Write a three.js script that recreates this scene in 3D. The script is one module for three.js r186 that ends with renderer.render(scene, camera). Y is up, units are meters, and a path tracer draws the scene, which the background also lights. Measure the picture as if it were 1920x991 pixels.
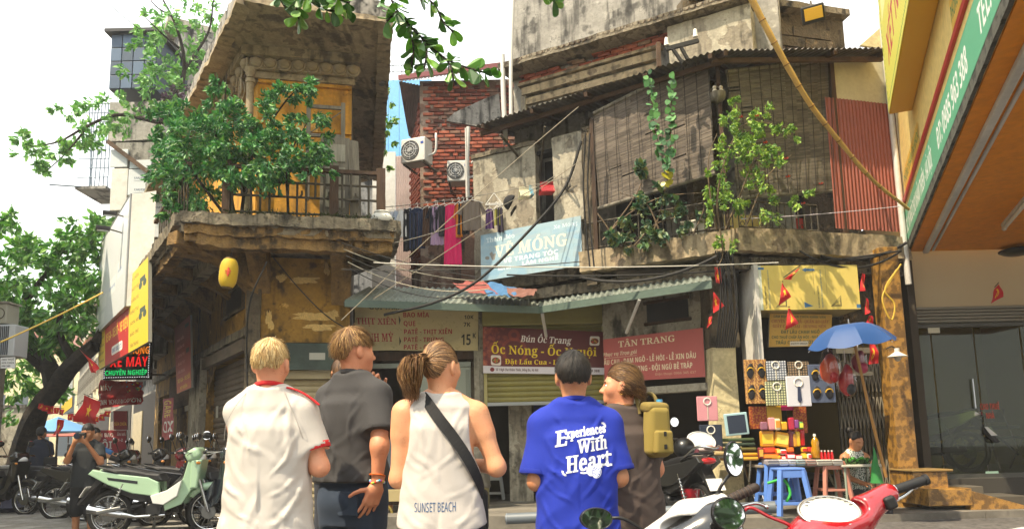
import*as THREE from'three';
import{mergeGeometries}from'three/addons/utils/BufferGeometryUtils.js';
import{RectAreaLightUniformsLib}from'three/addons/lights/RectAreaLightUniformsLib.js';
import{RoundedBoxGeometry}from'three/addons/geometries/RoundedBoxGeometry.js';
// ---------- camera, sky, sun, exposure ----------
const scene=new THREE.Scene();
const camera=new THREE.PerspectiveCamera(2*Math.atan(635 / 1400)*180 / Math.PI,1920 / 1270,0.05,400);
camera.position.set(0,1.35,0);
camera.rotation.set(8*Math.PI / 180,0,-0.022,'YXZ');
camera.setViewOffset(1920,1270,0,0,1920,991);
camera.updateMatrixWorld(true);
const EXPOSURE=2.6;
const SUN=new THREE.Vector3(-0.42,0.84,0.34).normalize();
{ 
const W=256,H=128,data=new Float32Array(W*H*4);
for(let j=0;j<H;j++)for(let i=0;i<W;i++){
const up=((j+.5) / H-.5)*Math.PI,az=((i+.5) / W-.5)*2*Math.PI;
const x=Math.cos(az)*Math.cos(up),y=Math.sin(up),z=Math.sin(az)*Math.cos(up);
const c=Math.max(0,x*SUN.x+y*SUN.y+z*SUN.z),glow=.22*Math.pow(c,4),hor=Math.pow(1-Math.max(0,y),3);
const k=(j*W+i)*4,b=.82+glow;
data[k]=b*(.97+.03*hor);data[k+1]=b;data[k+2]=b*(1.0-.05*hor);data[k+3]=1;
}
const t=new THREE.DataTexture(data,W,H,THREE.RGBAFormat,THREE.FloatType);
t.mapping=THREE.EquirectangularReflectionMapping;t.magFilter=t.minFilter=THREE.LinearFilter;t.needsUpdate=true;
scene.background=t;scene.environment=t;
}
const sun=new THREE.DirectionalLight(0xffeccc,3.1);
sun.name='sun';sun.position.copy(SUN).multiplyScalar(60).add(new THREE.Vector3(0,0,-8));sun.target.position.set(0,0,-8);sun.target.name='sun_target';
sun.castShadow=true;sun.shadow.mapSize.set(4096,4096);
Object.assign(sun.shadow.camera,{left:-30,right:30,top:30,bottom:-30,near:1,far:140});
scene.add(sun,sun.target);
scene.fog=new THREE.FogExp2(0xf6f7fa,0.0019);
RectAreaLightUniformsLib.init();
// ---------- numbers and noise ----------
const PI=Math.PI,V3=(x,y,z)=>new THREE.Vector3(x,y,z),lerp=THREE.MathUtils.lerp,clamp=THREE.MathUtils.clamp,sstep=(x,a,b)=>THREE.MathUtils.smoothstep(x,a,b);
let seed_=7;
const reseed=(s)=>{seed_=s;};
const rnd=()=>{seed_=(seed_+0x6d2b79f5)|0;let t=Math.imul(seed_^(seed_>>>15),1|seed_);t=(t+Math.imul(t^(t>>>7),61|t))^t;return((t^(t>>>14))>>>0) / 4294967296;};
const rr=(a,b)=>a+(b-a)*rnd();
const h3=(x,y,z)=>{let h=Math.imul(x,374761393)^Math.imul(y,668265263)^Math.imul(z,1274126177);h=Math.imul(h^(h>>>13),1274126177);return((h^(h>>>16))>>>0) / 4294967296;};
function vn(x,y,z){ 
const X=Math.floor(x),Y=Math.floor(y),Z=Math.floor(z);let a=x-X,b=y-Y,c=z-Z;a=a*a*(3-2*a);b=b*b*(3-2*b);c=c*c*(3-2*c);
const l=(p,q,t)=>p+(q-p)*t;
return l(l(l(h3(X,Y,Z),h3(X+1,Y,Z),a),l(h3(X,Y+1,Z),h3(X+1,Y+1,Z),a),b),l(l(h3(X,Y,Z+1),h3(X+1,Y,Z+1),a),l(h3(X,Y+1,Z+1),h3(X+1,Y+1,Z+1),a),b),c);
}
function tn(x,y,px,py,s){ 
const X=Math.floor(x),Y=Math.floor(y);let a=x-X,b=y-Y;a=a*a*(3-2*a);b=b*b*(3-2*b);
const m=(v,p)=>((v%p)+p)%p,x0=m(X,px),x1=m(X+1,px),y0=m(Y,py),y1=m(Y+1,py);
const p=h3(x0,y0,s),q=h3(x1,y0,s),r=h3(x0,y1,s),t=h3(x1,y1,s);
return p+(q-p)*a+(r-p+(p-q-r+t)*a)*b;
}
function fb(u,v,fx,fy,s,oct=5){let t=0,w=.5,n=0;for(let i=0;i<oct;i++){t+=w*tn(u*fx,v*fy,fx,fy,s+i*17);n+=w;w*=.55;fx*=2;fy*=2;}return t / n;}
// ---------- textures and materials ----------
const lin=(hex)=>{const c=new THREE.Color(hex);return[c.r,c.g,c.b];};
const toS=(c)=>Math.round(255*clamp(c<=.0031308?c*12.92:1.055*Math.pow(c,1 / 2.4)-.055,0,1));
function dataTex(n,fn,srgb=true){ 
const d=new Uint8Array(n*n*4);
for(let j=0;j<n;j++)for(let i=0;i<n;i++){
const c=fn((i+.5) / n,(j+.5) / n),k=(j*n+i)*4;
if(Array.isArray(c)){d[k]=srgb?toS(c[0]):c[0]*255;d[k+1]=srgb?toS(c[1]):c[1]*255;d[k+2]=srgb?toS(c[2]):c[2]*255;}else d[k]=d[k+1]=d[k+2]=clamp(c*255,0,255);
d[k+3]=255;
}
const t=new THREE.DataTexture(d,n,n,THREE.RGBAFormat);t.wrapS=t.wrapT=THREE.RepeatWrapping;t.magFilter=THREE.LinearFilter;if(srgb)t.colorSpace=THREE.SRGBColorSpace;t.needsUpdate=true;
return t;
}
const mix3=(a,b,t)=>[a[0]+(b[0]-a[0])*t,a[1]+(b[1]-a[1])*t,a[2]+(b[2]-a[2])*t];
const std=(o)=>new THREE.MeshStandardMaterial(o),phy=(o)=>new THREE.MeshPhysicalMaterial(o);
const col=(hex,rough=.7,metal=0)=>std({color:hex,roughness:rough,metalness:metal});
const matCache={};
const C=(hex,rough=.7,metal=0)=>matCache[hex+'/'+rough+'/'+metal]??=col(hex,rough,metal);
// old plaster: paint, patches where it has come away, streaks and spots of black mould
function plaster({paint,bare,mould=0x17130e,peel=.4,streak=.5,spots=.4,size=2.4,seed=1,bump=.012,n=512,rough=.92,tone=.25}){
const A=lin(paint),B=lin(bare),K=lin(mould),hgt=new Float32Array(n*n);
const map=dataTex(n,(u,v)=>{
const a=fb(u,v,3,3,seed),b=fb(u,v,9,9,seed+100),f=fb(u,v,60,60,seed+200,2),s=fb(u,v,26,3,seed+300,4),m=fb(u,v,7,5,seed+400),e=fb(u,v,20,20,seed+500,3);
const pl=sstep(a*.65+b*.35,1-peel-.02,1-peel+.02);
let c=mix3(A,B,pl*(.75+.25*e));
const t=1+tone*(b-.5)*2+tone*(e-.5)+.35*(f-.5),cr=1-.55*(1-sstep(Math.abs(a*.5+e*.5-.5),0,.012))*sstep(b,.45,.6);c=c.map((x)=>x*t*cr);
c=mix3(c,K,clamp(streak*1.1*sstep(s*.6+m*.4,.48,.72),0,.93));
c=mix3(c,K,clamp(spots*1.2*sstep(m*.55+e*.45,.52,.68),0,.93));
hgt[Math.min(n*n-1,Math.floor(v*n)*n+Math.floor(u*n))]=.5-.32*pl+.25*(e-.5)+.3*(f-.5);
return c;
});
const hm=dataTex(n,(u,v)=>hgt[Math.floor(v*n)*n+Math.floor(u*n)],false);
for(const t of[map,hm])t.repeat.set(1 / size,1 / size);
return std({map,bumpMap:hm,bumpScale:bump,roughness:rough});
}
// a plain surface with grain and worn patches; small pieces share one grey map under their own colour
const bumpCache={},greyCache={};
function sized(t,size){const c=t.clone();c.repeat.set(1 / size,1 / size);c.needsUpdate=true;return c;}
function worn({base,alt,size=1,fx=4,fy=4,seed=3,amt=.5,grain=.2,rough=.7,metal=0,bump=.003,n=256,edge=.06,own=false}){
if(n<512){[fx,fy]=fx / fy>3?[18,2]:fy / fx>1.8?[3,8]:Math.max(fx,fy)>7?[9,9]:[5,5];}
const A=lin(base),B=lin(alt),hm=bumpCache[fx+'/'+fy]??=dataTex(256,(u,v)=>fb(u,v,fx*6,fy*6,60,3),false);
let map,color=0xffffff;
if(own||n===512)map=dataTex(n,(u,v)=>{const a=fb(u,v,fx,fy,seed),g=fb(u,v,fx*8,fy*8,seed+30,2);return mix3(A,B,amt*sstep(a+.25*(g-.5),.5-edge,.5+edge)).map((x)=>x*(1+grain*2*(g-.5)));});
else{ 
const lum=(c)=>.3*c[0]+.6*c[1]+.1*c[2],k=Math.round(clamp(lum(B) / lum(A),.3,1)*3) / 3,am=amt>.75?1:.6,gr=grain>.2?.3:.13;
map=greyCache[[fx,fy,k,am,gr]]??=dataTex(256,(u,v)=>{const a=fb(u,v,fx,fy,3),g=fb(u,v,fx*8,fy*8,33,2),t=(1+(k-1)*am*sstep(a+.25*(g-.5),.5-edge,.5+edge))*(1+gr*2*(g-.5)) / 1.25;return[t,t,t];});
color=new THREE.Color().setRGB(...mix3(A,B,amt*.15).map((x)=>Math.min(1,x*1.25)));
}
return std({color,map:sized(map,size),bumpMap:sized(hm,size),bumpScale:bump,roughness:rough,metalness:metal});
}
function canvasTex(w,h,draw){
const c=document.createElement('canvas');c.width=w;c.height=h;const g=c.getContext('2d');draw(g,w,h);
const t=new THREE.CanvasTexture(c);t.colorSpace=THREE.SRGBColorSpace;t.magFilter=THREE.LinearFilter;return t;
}
// canvas lettering with the Vietnamese marks that the fonts lack
function vt(g,str,x,y,o={}){
const{size=40,font='sans-serif',weight='bold',style='',color='#000',align='left',sx=1,width}=o,f=`${style} ${weight} ${size}px ${font}`;
const cl=[];for(const ch of str.normalize('NFD')){if(/[\u0300-\u036f]/.test(ch)&&cl.length)cl[cl.length-1].m.push(ch);else cl.push({b:ch,m:[]});}
g.save();g.font=f;g.fillStyle=g.strokeStyle=color;g.lineCap='round';g.lineWidth=size*(weight==='bold'?.07:.05);
for(const c of cl){
const has=(k)=>c.m.includes(k);c.circ=has('\u0302');c.brev=has('\u0306');c.horn=has('\u031b');c.tone=c.m.find((k)=>'\u0301\u0300\u0309\u0303\u0323'.includes(k));
c.base=c.b;if(c.circ||c.brev)c.base=(c.b+(c.circ?'\u0302':'\u0306')).normalize('NFC');
else if(c.tone&&!c.horn&&({'\u0301':'aeiouyAEIOUY','\u0300':'aeiouAEIOU','\u0303':'aoAO'}[c.tone]??'').includes(c.b)){c.base=(c.b+c.tone).normalize('NFC');c.tone=null;}
c.w=g.measureText(c.b).width+(c.horn?size*.06:0);
}
const W=cl.reduce((a,c)=>a+c.w,0),k=width?width / W:sx;
g.translate(x,y);g.scale(k,1);let px=align==='center'?-W / 2:align==='right'?-W:0;
for(const c of cl){
g.fillText(c.base,px,0);if(o.fat){g.save();g.lineWidth=o.fat;g.lineJoin='round';g.strokeText(c.base,px,0);g.restore();}const up=c.b!==c.b.toLowerCase(),top=-size*((up?.74:.56)+(c.circ||c.brev?.2:.06)),mx=px+c.w / 2+(style==='italic'?size*.07:0);
const line=(...p)=>{g.beginPath();p.forEach(([a,b],i)=>i?g.lineTo(a,b):g.moveTo(a,b));g.stroke();};
const ox=c.circ||c.brev?size*.17:0;
if(c.horn){const hx=px+c.w-size*.1,hy=-size*(up?.7:.52);line([hx-size*.03,hy+size*.06],[hx+size*.05,hy],[hx+size*.06,hy-size*.07]);}
if(c.tone==='\u0301')line([mx+ox-size*.03,top+size*.03],[mx+ox+size*.07,top-size*.07]);
if(c.tone==='\u0300')line([mx+ox+size*.03,top+size*.03],[mx+ox-size*.07,top-size*.07]);
if(c.tone==='\u0309')line([mx+ox-size*.05,top-size*.06],[mx+ox+size*.02,top-size*.1],[mx+ox+size*.05,top-size*.04],[mx+ox,top+size*.03]);
if(c.tone==='\u0303')line([mx-size*.11,top],[mx-size*.04,top-size*.06],[mx+size*.04,top],[mx+size*.11,top-size*.06]);
if(c.tone==='\u0323'){g.beginPath();g.arc(mx,size*.16,size*.065,0,7);g.fill();}
px+=c.w;
}
g.restore();
}
// ---------- geometry ----------
const M4=()=>new THREE.Matrix4();
function tf(g,x=0,y=0,z=0,rx=0,ry=0,rz=0,s=1){return g.applyMatrix4(M4().compose(V3(x,y,z),new THREE.Quaternion().setFromEuler(new THREE.Euler(rx,ry,rz)),Array.isArray(s)?V3(...s):V3(s,s,s)));}
const bx=(w,h,d,x=0,y=0,z=0,rx=0,ry=0,rz=0)=>tf(new THREE.BoxGeometry(w,h,d),x,y,z,rx,ry,rz);
const rb=(w,h,d,r,x=0,y=0,z=0,rx=0,ry=0,rz=0,seg=2)=>tf(new RoundedBoxGeometry(w,h,d,seg,Math.min(r,w / 2.01,h / 2.01,d / 2.01)),x,y,z,rx,ry,rz);
const bb=(x0,y0,z0,x1,y1,z1)=>bx(Math.abs(x1-x0),Math.abs(y1-y0),Math.abs(z1-z0),(x0+x1) / 2,(y0+y1) / 2,(z0+z1) / 2);
const cyl=(r0,r1,h,x=0,y=0,z=0,rx=0,ry=0,rz=0,n=12)=>tf(new THREE.CylinderGeometry(r1,r0,h,n),x,y,z,rx,ry,rz);
const sph=(r,x=0,y=0,z=0,s=1,n=14)=>tf(new THREE.SphereGeometry(r,n,Math.max(6,n*.7|0)),x,y,z,0,0,0,s);
const vv=(p)=>p.isVector3?p.clone():V3(p[0],p[1],p[2]);
function bar(a,b,r,n=6,r2=r){a=vv(a);b=vv(b);const d=b.clone().sub(a),L=d.length(),g=new THREE.CylinderGeometry(r2,r,L,n);g.applyMatrix4(M4().compose(a.add(b).multiplyScalar(.5),new THREE.Quaternion().setFromUnitVectors(V3(0,1,0),d.normalize()),V3(1,1,1)));return g;}
function beam(a,b,w,h){ 
a=vv(a);b=vv(b);const d=b.clone().sub(a),L=d.length(),z=d.normalize(),x=V3(0,1,0).cross(z);if(x.lengthSq()<1e-6)x.set(1,0,0);x.normalize();const y=z.clone().cross(x);
return new THREE.BoxGeometry(w,h,L).applyMatrix4(M4().makeBasis(x,y,z).setPosition(a.add(b).multiplyScalar(.5)));
}
const tube=(pts,r,n=24,k=6)=>new THREE.TubeGeometry(new THREE.CatmullRomCurve3(pts.map(vv)),n,r,k);
function wireCurve(a,b,sag,r=.006,n=16){a=vv(a);b=vv(b);const p=[];for(let i=0;i<=n;i++){const t=i / n,q=a.clone().lerp(b,t);q.y-=sag*4*t*(1-t);p.push(q);}return tube(p,r,n*2,5);}
function quad(a,b,c,d){ 
const g=new THREE.BufferGeometry();a=vv(a);b=vv(b);c=vv(c);d=vv(d);
g.setAttribute('position',new THREE.BufferAttribute(new Float32Array([a,b,c,a,c,d].flatMap((p)=>[p.x,p.y,p.z])),3));
g.setAttribute('uv',new THREE.BufferAttribute(new Float32Array([0,0,1,0,1,1,0,0,1,1,0,1]),2));g.computeVertexNormals();return g;
}
function slabPoly(pts,y0,y1){ 
const s=new THREE.Shape(pts.map(([x,z])=>new THREE.Vector2(x,-z))),g=new THREE.ExtrudeGeometry(s,{depth:y1-y0,bevelEnabled:false});g.rotateX(-PI / 2);g.translate(0,y0,0);return g;
}
function extr(pts,depth,bevel=0,holes=[]){
const s=new THREE.Shape(pts.map((p)=>new THREE.Vector2(...p)));for(const h of holes)s.holes.push(new THREE.Path(h.map((p)=>new THREE.Vector2(...p))));
return new THREE.ExtrudeGeometry(s,{depth,bevelEnabled:bevel>0,bevelSize:bevel,bevelThickness:bevel,bevelSegments:2,curveSegments:10});
}
const rect=(x0,y0,x1,y1)=>[[x0,y0],[x1,y0],[x1,y1],[x0,y1]];
function rough(g,amp,f=3,ph=0){const p=g.attributes.position;for(let i=0;i<p.count;i++){const x=p.getX(i),y=p.getY(i),z=p.getZ(i);p.setXYZ(i,x+amp*(vn(x*f+ph,y*f,z*f)-.5)*2,y+amp*(vn(x*f+31+ph,y*f+7,z*f)-.5)*2,z+amp*(vn(x*f+11,y*f+53+ph,z*f)-.5)*2);}g.computeVertexNormals();return g;}
function boxUV(g){
const p=g.attributes.position,n=g.attributes.normal,uv=new Float32Array(p.count*2);
for(let i=0;i<p.count;i+=3){
const ax=Math.abs(n.getX(i)+n.getX(i+1)+n.getX(i+2)),ay=Math.abs(n.getY(i)+n.getY(i+1)+n.getY(i+2)),az=Math.abs(n.getZ(i)+n.getZ(i+1)+n.getZ(i+2));
for(let k=i;k<i+3;k++){if(az>=ax&&az>=ay){uv[k*2]=p.getX(k);uv[k*2+1]=p.getY(k);}else if(ax>=ay){uv[k*2]=p.getZ(k);uv[k*2+1]=p.getY(k);}else{uv[k*2]=p.getX(k);uv[k*2+1]=p.getZ(k);}}
}
g.setAttribute('uv',new THREE.BufferAttribute(uv,2));
}
function merged(geos,keepUV){
const list=(Array.isArray(geos)?geos:[geos]).map((g)=>{let q=g.index?g.toNonIndexed():g;for(const k of Object.keys(q.attributes))if(!['position','normal','uv','color'].includes(k))q.deleteAttribute(k);if(!q.attributes.normal)q.computeVertexNormals();if(!q.attributes.uv)q.setAttribute('uv',new THREE.BufferAttribute(new Float32Array(q.attributes.position.count*2),2));q.morphAttributes={};return q;});
const g=list.length>1?mergeGeometries(list,false):list[0];if(!keepUV)boxUV(g);return g;
}
const used={};
const numbered=(n)=>{const k=used[n]=(used[n]??-1)+1;return k?n+'_'+String(k).padStart(3,'0'):n;};
const shade=(m)=>{m.castShadow=m.receiveShadow=true;return m;};
function part(name,geos,mat,parent,keepUV){const m=shade(new THREE.Mesh(merged(geos,keepUV),mat));m.name=name;parent.add(m);return m;}
function tag(o,label,category,group){o.userData.label=label;o.userData.category=category;if(group)o.userData.group=group;return o;}
function thing(name,label,category,o={}){
const g=new THREE.Group();g.name=numbered(name);scene.add(g);if(o.pos)g.position.set(...o.pos);if(o.turn)g.rotation.y=o.turn;return tag(g,label,category,o.group);
}
function one(name,geos,mat,label,category,o={}){const m=part(numbered(name),geos,mat,scene,o.keepUV);if(o.pos)m.position.set(...o.pos);if(o.turn)m.rotation.y=o.turn;return tag(m,label,category,o.group);}
function struct(name,geos,mat,keepUV){const m=part(numbered(name),geos,mat,scene,keepUV);m.userData.kind='structure';return m;}
function copyOf(o,label,pos,turn,s){const c=o.clone();c.name=numbered(o.name.replace(/_\d{3}$/,''));c.userData={...o.userData};if(label)c.userData.label=label;if(pos)c.position.set(...pos);if(turn!==undefined)c.rotation.y=turn;if(s)c.scale.setScalar(s);scene.add(c);return c;}
// ---------- the photograph's sight lines, to place things at their distances ----------
function sight(u,v){return V3((u-960) / 1400,(635-v) / 1400,-1).applyQuaternion(camera.quaternion);}
function at(u,v,D){const d=sight(u,v);return camera.position.clone().addScaledVector(d,-D / d.z);}
function atH(u,v,H){const d=sight(u,v);return camera.position.clone().addScaledVector(d,(H-1.35) / d.y);}
const pxm=(D)=>D / 1400; 
class Wall{ 
constructor(x0,z0,x1,z1){this.x=x0;this.z=z0;const L=this.L=Math.hypot(x1-x0,z1-z0);this.sx=(x1-x0) / L;this.sz=(z1-z0) / L;this.nx=-this.sz;this.nz=this.sx;this.turn=Math.atan2(-this.sz,this.sx);}
hit(u,v,off=0){const d=sight(u,v),c=camera.position,t=((this.x+this.nx*off-c.x)*this.nx+(this.z+this.nz*off-c.z)*this.nz) / (d.x*this.nx+d.z*this.nz),px=c.x+d.x*t,pz=c.z+d.z*t;return[(px-this.x)*this.sx+(pz-this.z)*this.sz,c.y+d.y*t];}
q(u0,v0,u1,v1,off=0){const a=this.hit(u0,v0,off),b=this.hit(u1,v0,off),c=this.hit(u0,v1,off),d=this.hit(u1,v1,off);return{s0:(a[0]+c[0]) / 2,s1:(b[0]+d[0]) / 2,h1:(a[1]+b[1]) / 2,h0:(c[1]+d[1]) / 2};}
box(u0,v0,u1,v1,o0,o1,off=o1){const r=this.q(u0,v0,u1,v1,off);return bb(r.s0,r.h0,o0,r.s1,r.h1,o1);}
at(s,h,o=0){return V3(this.x+this.sx*s+this.nx*o,h,this.z+this.sz*s+this.nz*o);}
pt(u,v,off=0){const[s,h]=this.hit(u,v,off);return V3(s,h,off);}
get o(){return{pos:[this.x,0,this.z],turn:this.turn};}
}
const ground=(x,z)=>{const D=-z;return .30*sstep(D,3.2,8.6)+.10*sstep(x,.5,4)*sstep(D,4,8.5);};
function leafGeo(L,W,fold=.25,bend=.25){ 
const p=[[0,0,0],[-W*.42,L*.35,fold*W],[0,L*.4,0],[W*.42,L*.35,fold*W],[-W*.4,L*.7,fold*W*.8-bend*L*.2],[0,L*.72,-bend*L*.25],[W*.4,L*.7,fold*W*.8-bend*L*.2],[0,L,-bend*L*.6]];
const f=[0,2,1,0,3,2,1,2,5,1,5,4,2,3,6,2,6,5,4,5,7,5,6,7],g=new THREE.BufferGeometry();
g.setAttribute('position',new THREE.BufferAttribute(new Float32Array(f.flatMap((i)=>p[i])),3));g.computeVertexNormals();return g;
}
// ---------- shared weathered materials ----------
const MT={
yellow:plaster({paint:'#cc9530',bare:'#d6b066',mould:0x4a3010,peel:.32,streak:.4,spots:.2,seed:11,size:2.4,tone:.3}),
yellowDark:plaster({paint:'#94702a',bare:'#c9a258',mould:0x15100a,peel:.44,streak:.5,spots:.65,seed:23,size:1.9,tone:.4}),
buff:plaster({paint:'#a09074',bare:'#6f6150',mould:0x1f1b15,peel:.42,streak:.45,spots:.5,seed:31,size:1.7,tone:.35}),
brown:plaster({paint:'#5d5342',bare:'#7d6a4c',mould:0x100e0a,peel:.4,streak:.6,spots:.65,seed:41,size:1.4,bump:.03,tone:.45}),
slab:plaster({paint:'#7d7462',bare:'#544c3e',mould:0x100f0b,peel:.45,streak:.65,spots:.65,seed:57,size:1.3,bump:.025,tone:.4}),
grey:plaster({paint:'#8b8880',bare:'#a39f94',mould:0x1c1b19,peel:.38,streak:.7,spots:.6,seed:63,size:2.2,tone:.3}),
greyBlack:plaster({paint:'#908c84',bare:'#a5a097',mould:0x0f0f0f,peel:.4,streak:.75,spots:.85,seed:71,size:2.4}),
rot:plaster({paint:'#7d6238',bare:'#b08038',mould:0x15100a,peel:.4,streak:.5,spots:.6,seed:45,size:1.2,bump:.03,tone:.5}),
cream:plaster({paint:'#cfc39a',bare:'#a99a74',mould:0x4b4330,peel:.22,streak:.3,spots:.2,seed:83,size:2}),
beige:plaster({paint:'#a39d8c',bare:'#7f7768',mould:0x1d1a15,peel:.4,streak:.6,spots:.5,seed:91,size:1.7,tone:.35}),
mottle:worn({base:'#a67c38',alt:'#5a4222',size:.5,fx:9,fy:9,seed:97,amt:.8,grain:.3,rough:.45,edge:.12,n:512}),
patch:worn({base:'#cfae6a',alt:'#a98648',size:.6,amt:.7,grain:.3,rough:.95,edge:.15}),
concrete:worn({base:'#7d786e',alt:'#56524a',size:1.6,fx:4,fy:4,seed:103,amt:.6,grain:.3,rough:.92,edge:.25,n:512}),
asphalt:worn({base:'#5c5a58',alt:'#474543',size:1.5,fx:5,fy:5,seed:107,amt:.6,grain:.55,rough:.93,bump:.006,edge:.3,n:512}),
paver:worn({base:'#8f8d88',alt:'#77746e',size:1.3,fx:5,fy:5,seed:109,amt:.6,grain:.25,rough:.9,edge:.3}),
wood:worn({base:'#4a3524',alt:'#2a1d13',size:.8,fx:18,fy:2,seed:113,amt:.7,grain:.35,rough:.85,edge:.25}),
greyWood:worn({base:'#7d776a',alt:'#57503f',size:.7,fx:20,fy:2,seed:127,amt:.7,grain:.35,rough:.9,edge:.25}),
shutter:worn({base:'#75695a',alt:'#514234',size:.9,fx:3,fy:7,seed:131,amt:.6,grain:.2,rough:.6,metal:.2,edge:.25}),
beigeShut:worn({base:'#a89a76',alt:'#84744e',size:.9,fx:3,fy:7,seed:137,amt:.5,grain:.2,rough:.55,edge:.25}),
oliveShut:worn({base:'#8d8540',alt:'#756d33',size:1.4,fx:3,fy:7,seed:139,amt:.4,grain:.12,rough:.45,edge:.25}),
rust:worn({base:'#5d4634',alt:'#35281f',size:.6,fx:6,fy:6,seed:149,amt:.7,grain:.35,rough:.85,edge:.2}),
iron:worn({base:'#4b4436',alt:'#2d2922',size:.3,fx:5,fy:5,seed:151,amt:.6,grain:.3,rough:.75,edge:.2}),
redSheet:worn({base:'#8f4733',alt:'#6f3426',size:1.6,fx:4,fy:3,seed:157,amt:.5,grain:.15,rough:.55,edge:.3}),
greySheet:worn({base:'#8a8880',alt:'#54514b',size:.9,fx:5,fy:3,seed:163,amt:.7,grain:.3,rough:.7,metal:.2,edge:.2}),
greenSheet:worn({base:'#7d857c',alt:'#4c5a52',size:1.1,fx:7,fy:3,seed:167,amt:.6,grain:.3,rough:.75,edge:.2}),
white:worn({base:'#d4d2cb',alt:'#b7b4aa',size:1.5,fx:4,fy:3,seed:173,amt:.5,grain:.08,rough:.6,edge:.3}),
paintYellow:worn({base:'#ecca7c',alt:'#e6c06c',size:2,fx:3,fy:3,seed:179,amt:.5,grain:.06,rough:.8,edge:.35}),
orange:worn({base:'#f59214',alt:'#e6840e',size:2.2,fx:3,fy:2,seed:181,amt:.6,grain:.07,rough:.7,edge:.35}),
black:C('#101010',.6),steel:C('#b9bcbe',.3,.9),darkMetal:C('#2a2a2b',.5,.5),rubber:C('#161616',.85),
};
const MIRROR=std({color:'#f2f2f2',roughness:.02,metalness:1});
const wp=(name,geos,mat,parent,wall,keepUV)=>{const m=part(name,geos,mat,parent,keepUV);const o=parent.isMesh?null:parent.position;if(o){m.position.set(wall.x-o.x,-o.y,wall.z-o.z);m.rotation.y=wall.turn;}return m;};
const hang=(name,geos,mat,label,cat,wall,group,keepUV)=>{const m=one(name,geos,mat,label,cat,{group,keepUV});m.position.set(wall.x,0,wall.z);m.rotation.y=wall.turn;return m;};
function corr(a,b,c,d,waves,amp=.012,seg=6,rows=2,jag=0){ 
a=vv(a);b=vv(b);c=vv(c);d=vv(d);const nu=waves*seg,n=b.clone().sub(a).cross(d.clone().sub(a)).normalize(),pos=[],idx=[];
for(let j=0;j<=rows;j++)for(let i=0;i<=nu;i++){const u=i / nu;let v=j / rows;if(!j&&jag)v-=jag*(vn(Math.floor(i / seg)*.37,3,1)-.5);const p=a.clone().lerp(b,u).lerp(d.clone().lerp(c,u),v).addScaledVector(n,amp*Math.sin(i / seg*2*PI)+amp*.8*(vn(u*waves*.2,v*3,5)-.5));pos.push(p.x,p.y,p.z);}
for(let j=0;j<rows;j++)for(let i=0;i<nu;i++){const k=j*(nu+1)+i;idx.push(k,k+1,k+nu+2,k,k+nu+2,k+nu+1);}
const g=new THREE.BufferGeometry();g.setAttribute('position',new THREE.BufferAttribute(new Float32Array(pos),3));g.setIndex(idx);g.computeVertexNormals();return g;
}
function bracket(depth,top,hw,he,width,s){ 
const p=[[0,top-hw],[0,top],[depth,top],[depth,top-he]];for(let i=1;i<7;i++){const t=i / 7;p.push([depth*(1-t),top-he-(hw-he)*Math.pow(t,2.2)]);}
return extr(p,width,.012).rotateY(-PI / 2).translate(s+width / 2,0,0);
}
function slats(parent,mat,s0,h0,s1,h1,o,step=.085,name='slat'){ 
const g=new THREE.CylinderGeometry(step*.62,step*.62,s1-s0,8,1,true,-.95,1.9);g.rotateX(0).rotateZ(PI / 2);g.rotateX(0);
const geo=boxGeoShared(s1-s0,step);let n=Math.round((h1-h0) / step);
for(let i=0;i<n;i++){const m=shade(new THREE.Mesh(geo,mat));m.name=name;m.position.set((s0+s1) / 2,h0+(i+.5)*(h1-h0) / n,o);m.scale.y=(h1-h0) / n / step;parent.add(m);}
}
const slatCache={};
function boxGeoShared(w,step){return slatCache[w+'/'+step]??=merged(extr([[0,-step / 2],[0,step / 2-.004],[.012,step / 2-.012],[.02,0],[.012,-step / 2+.012]],w,0).rotateY(PI / 2).translate(-w / 2,0,0).rotateY(PI).scale(1,1,1));}
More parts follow.
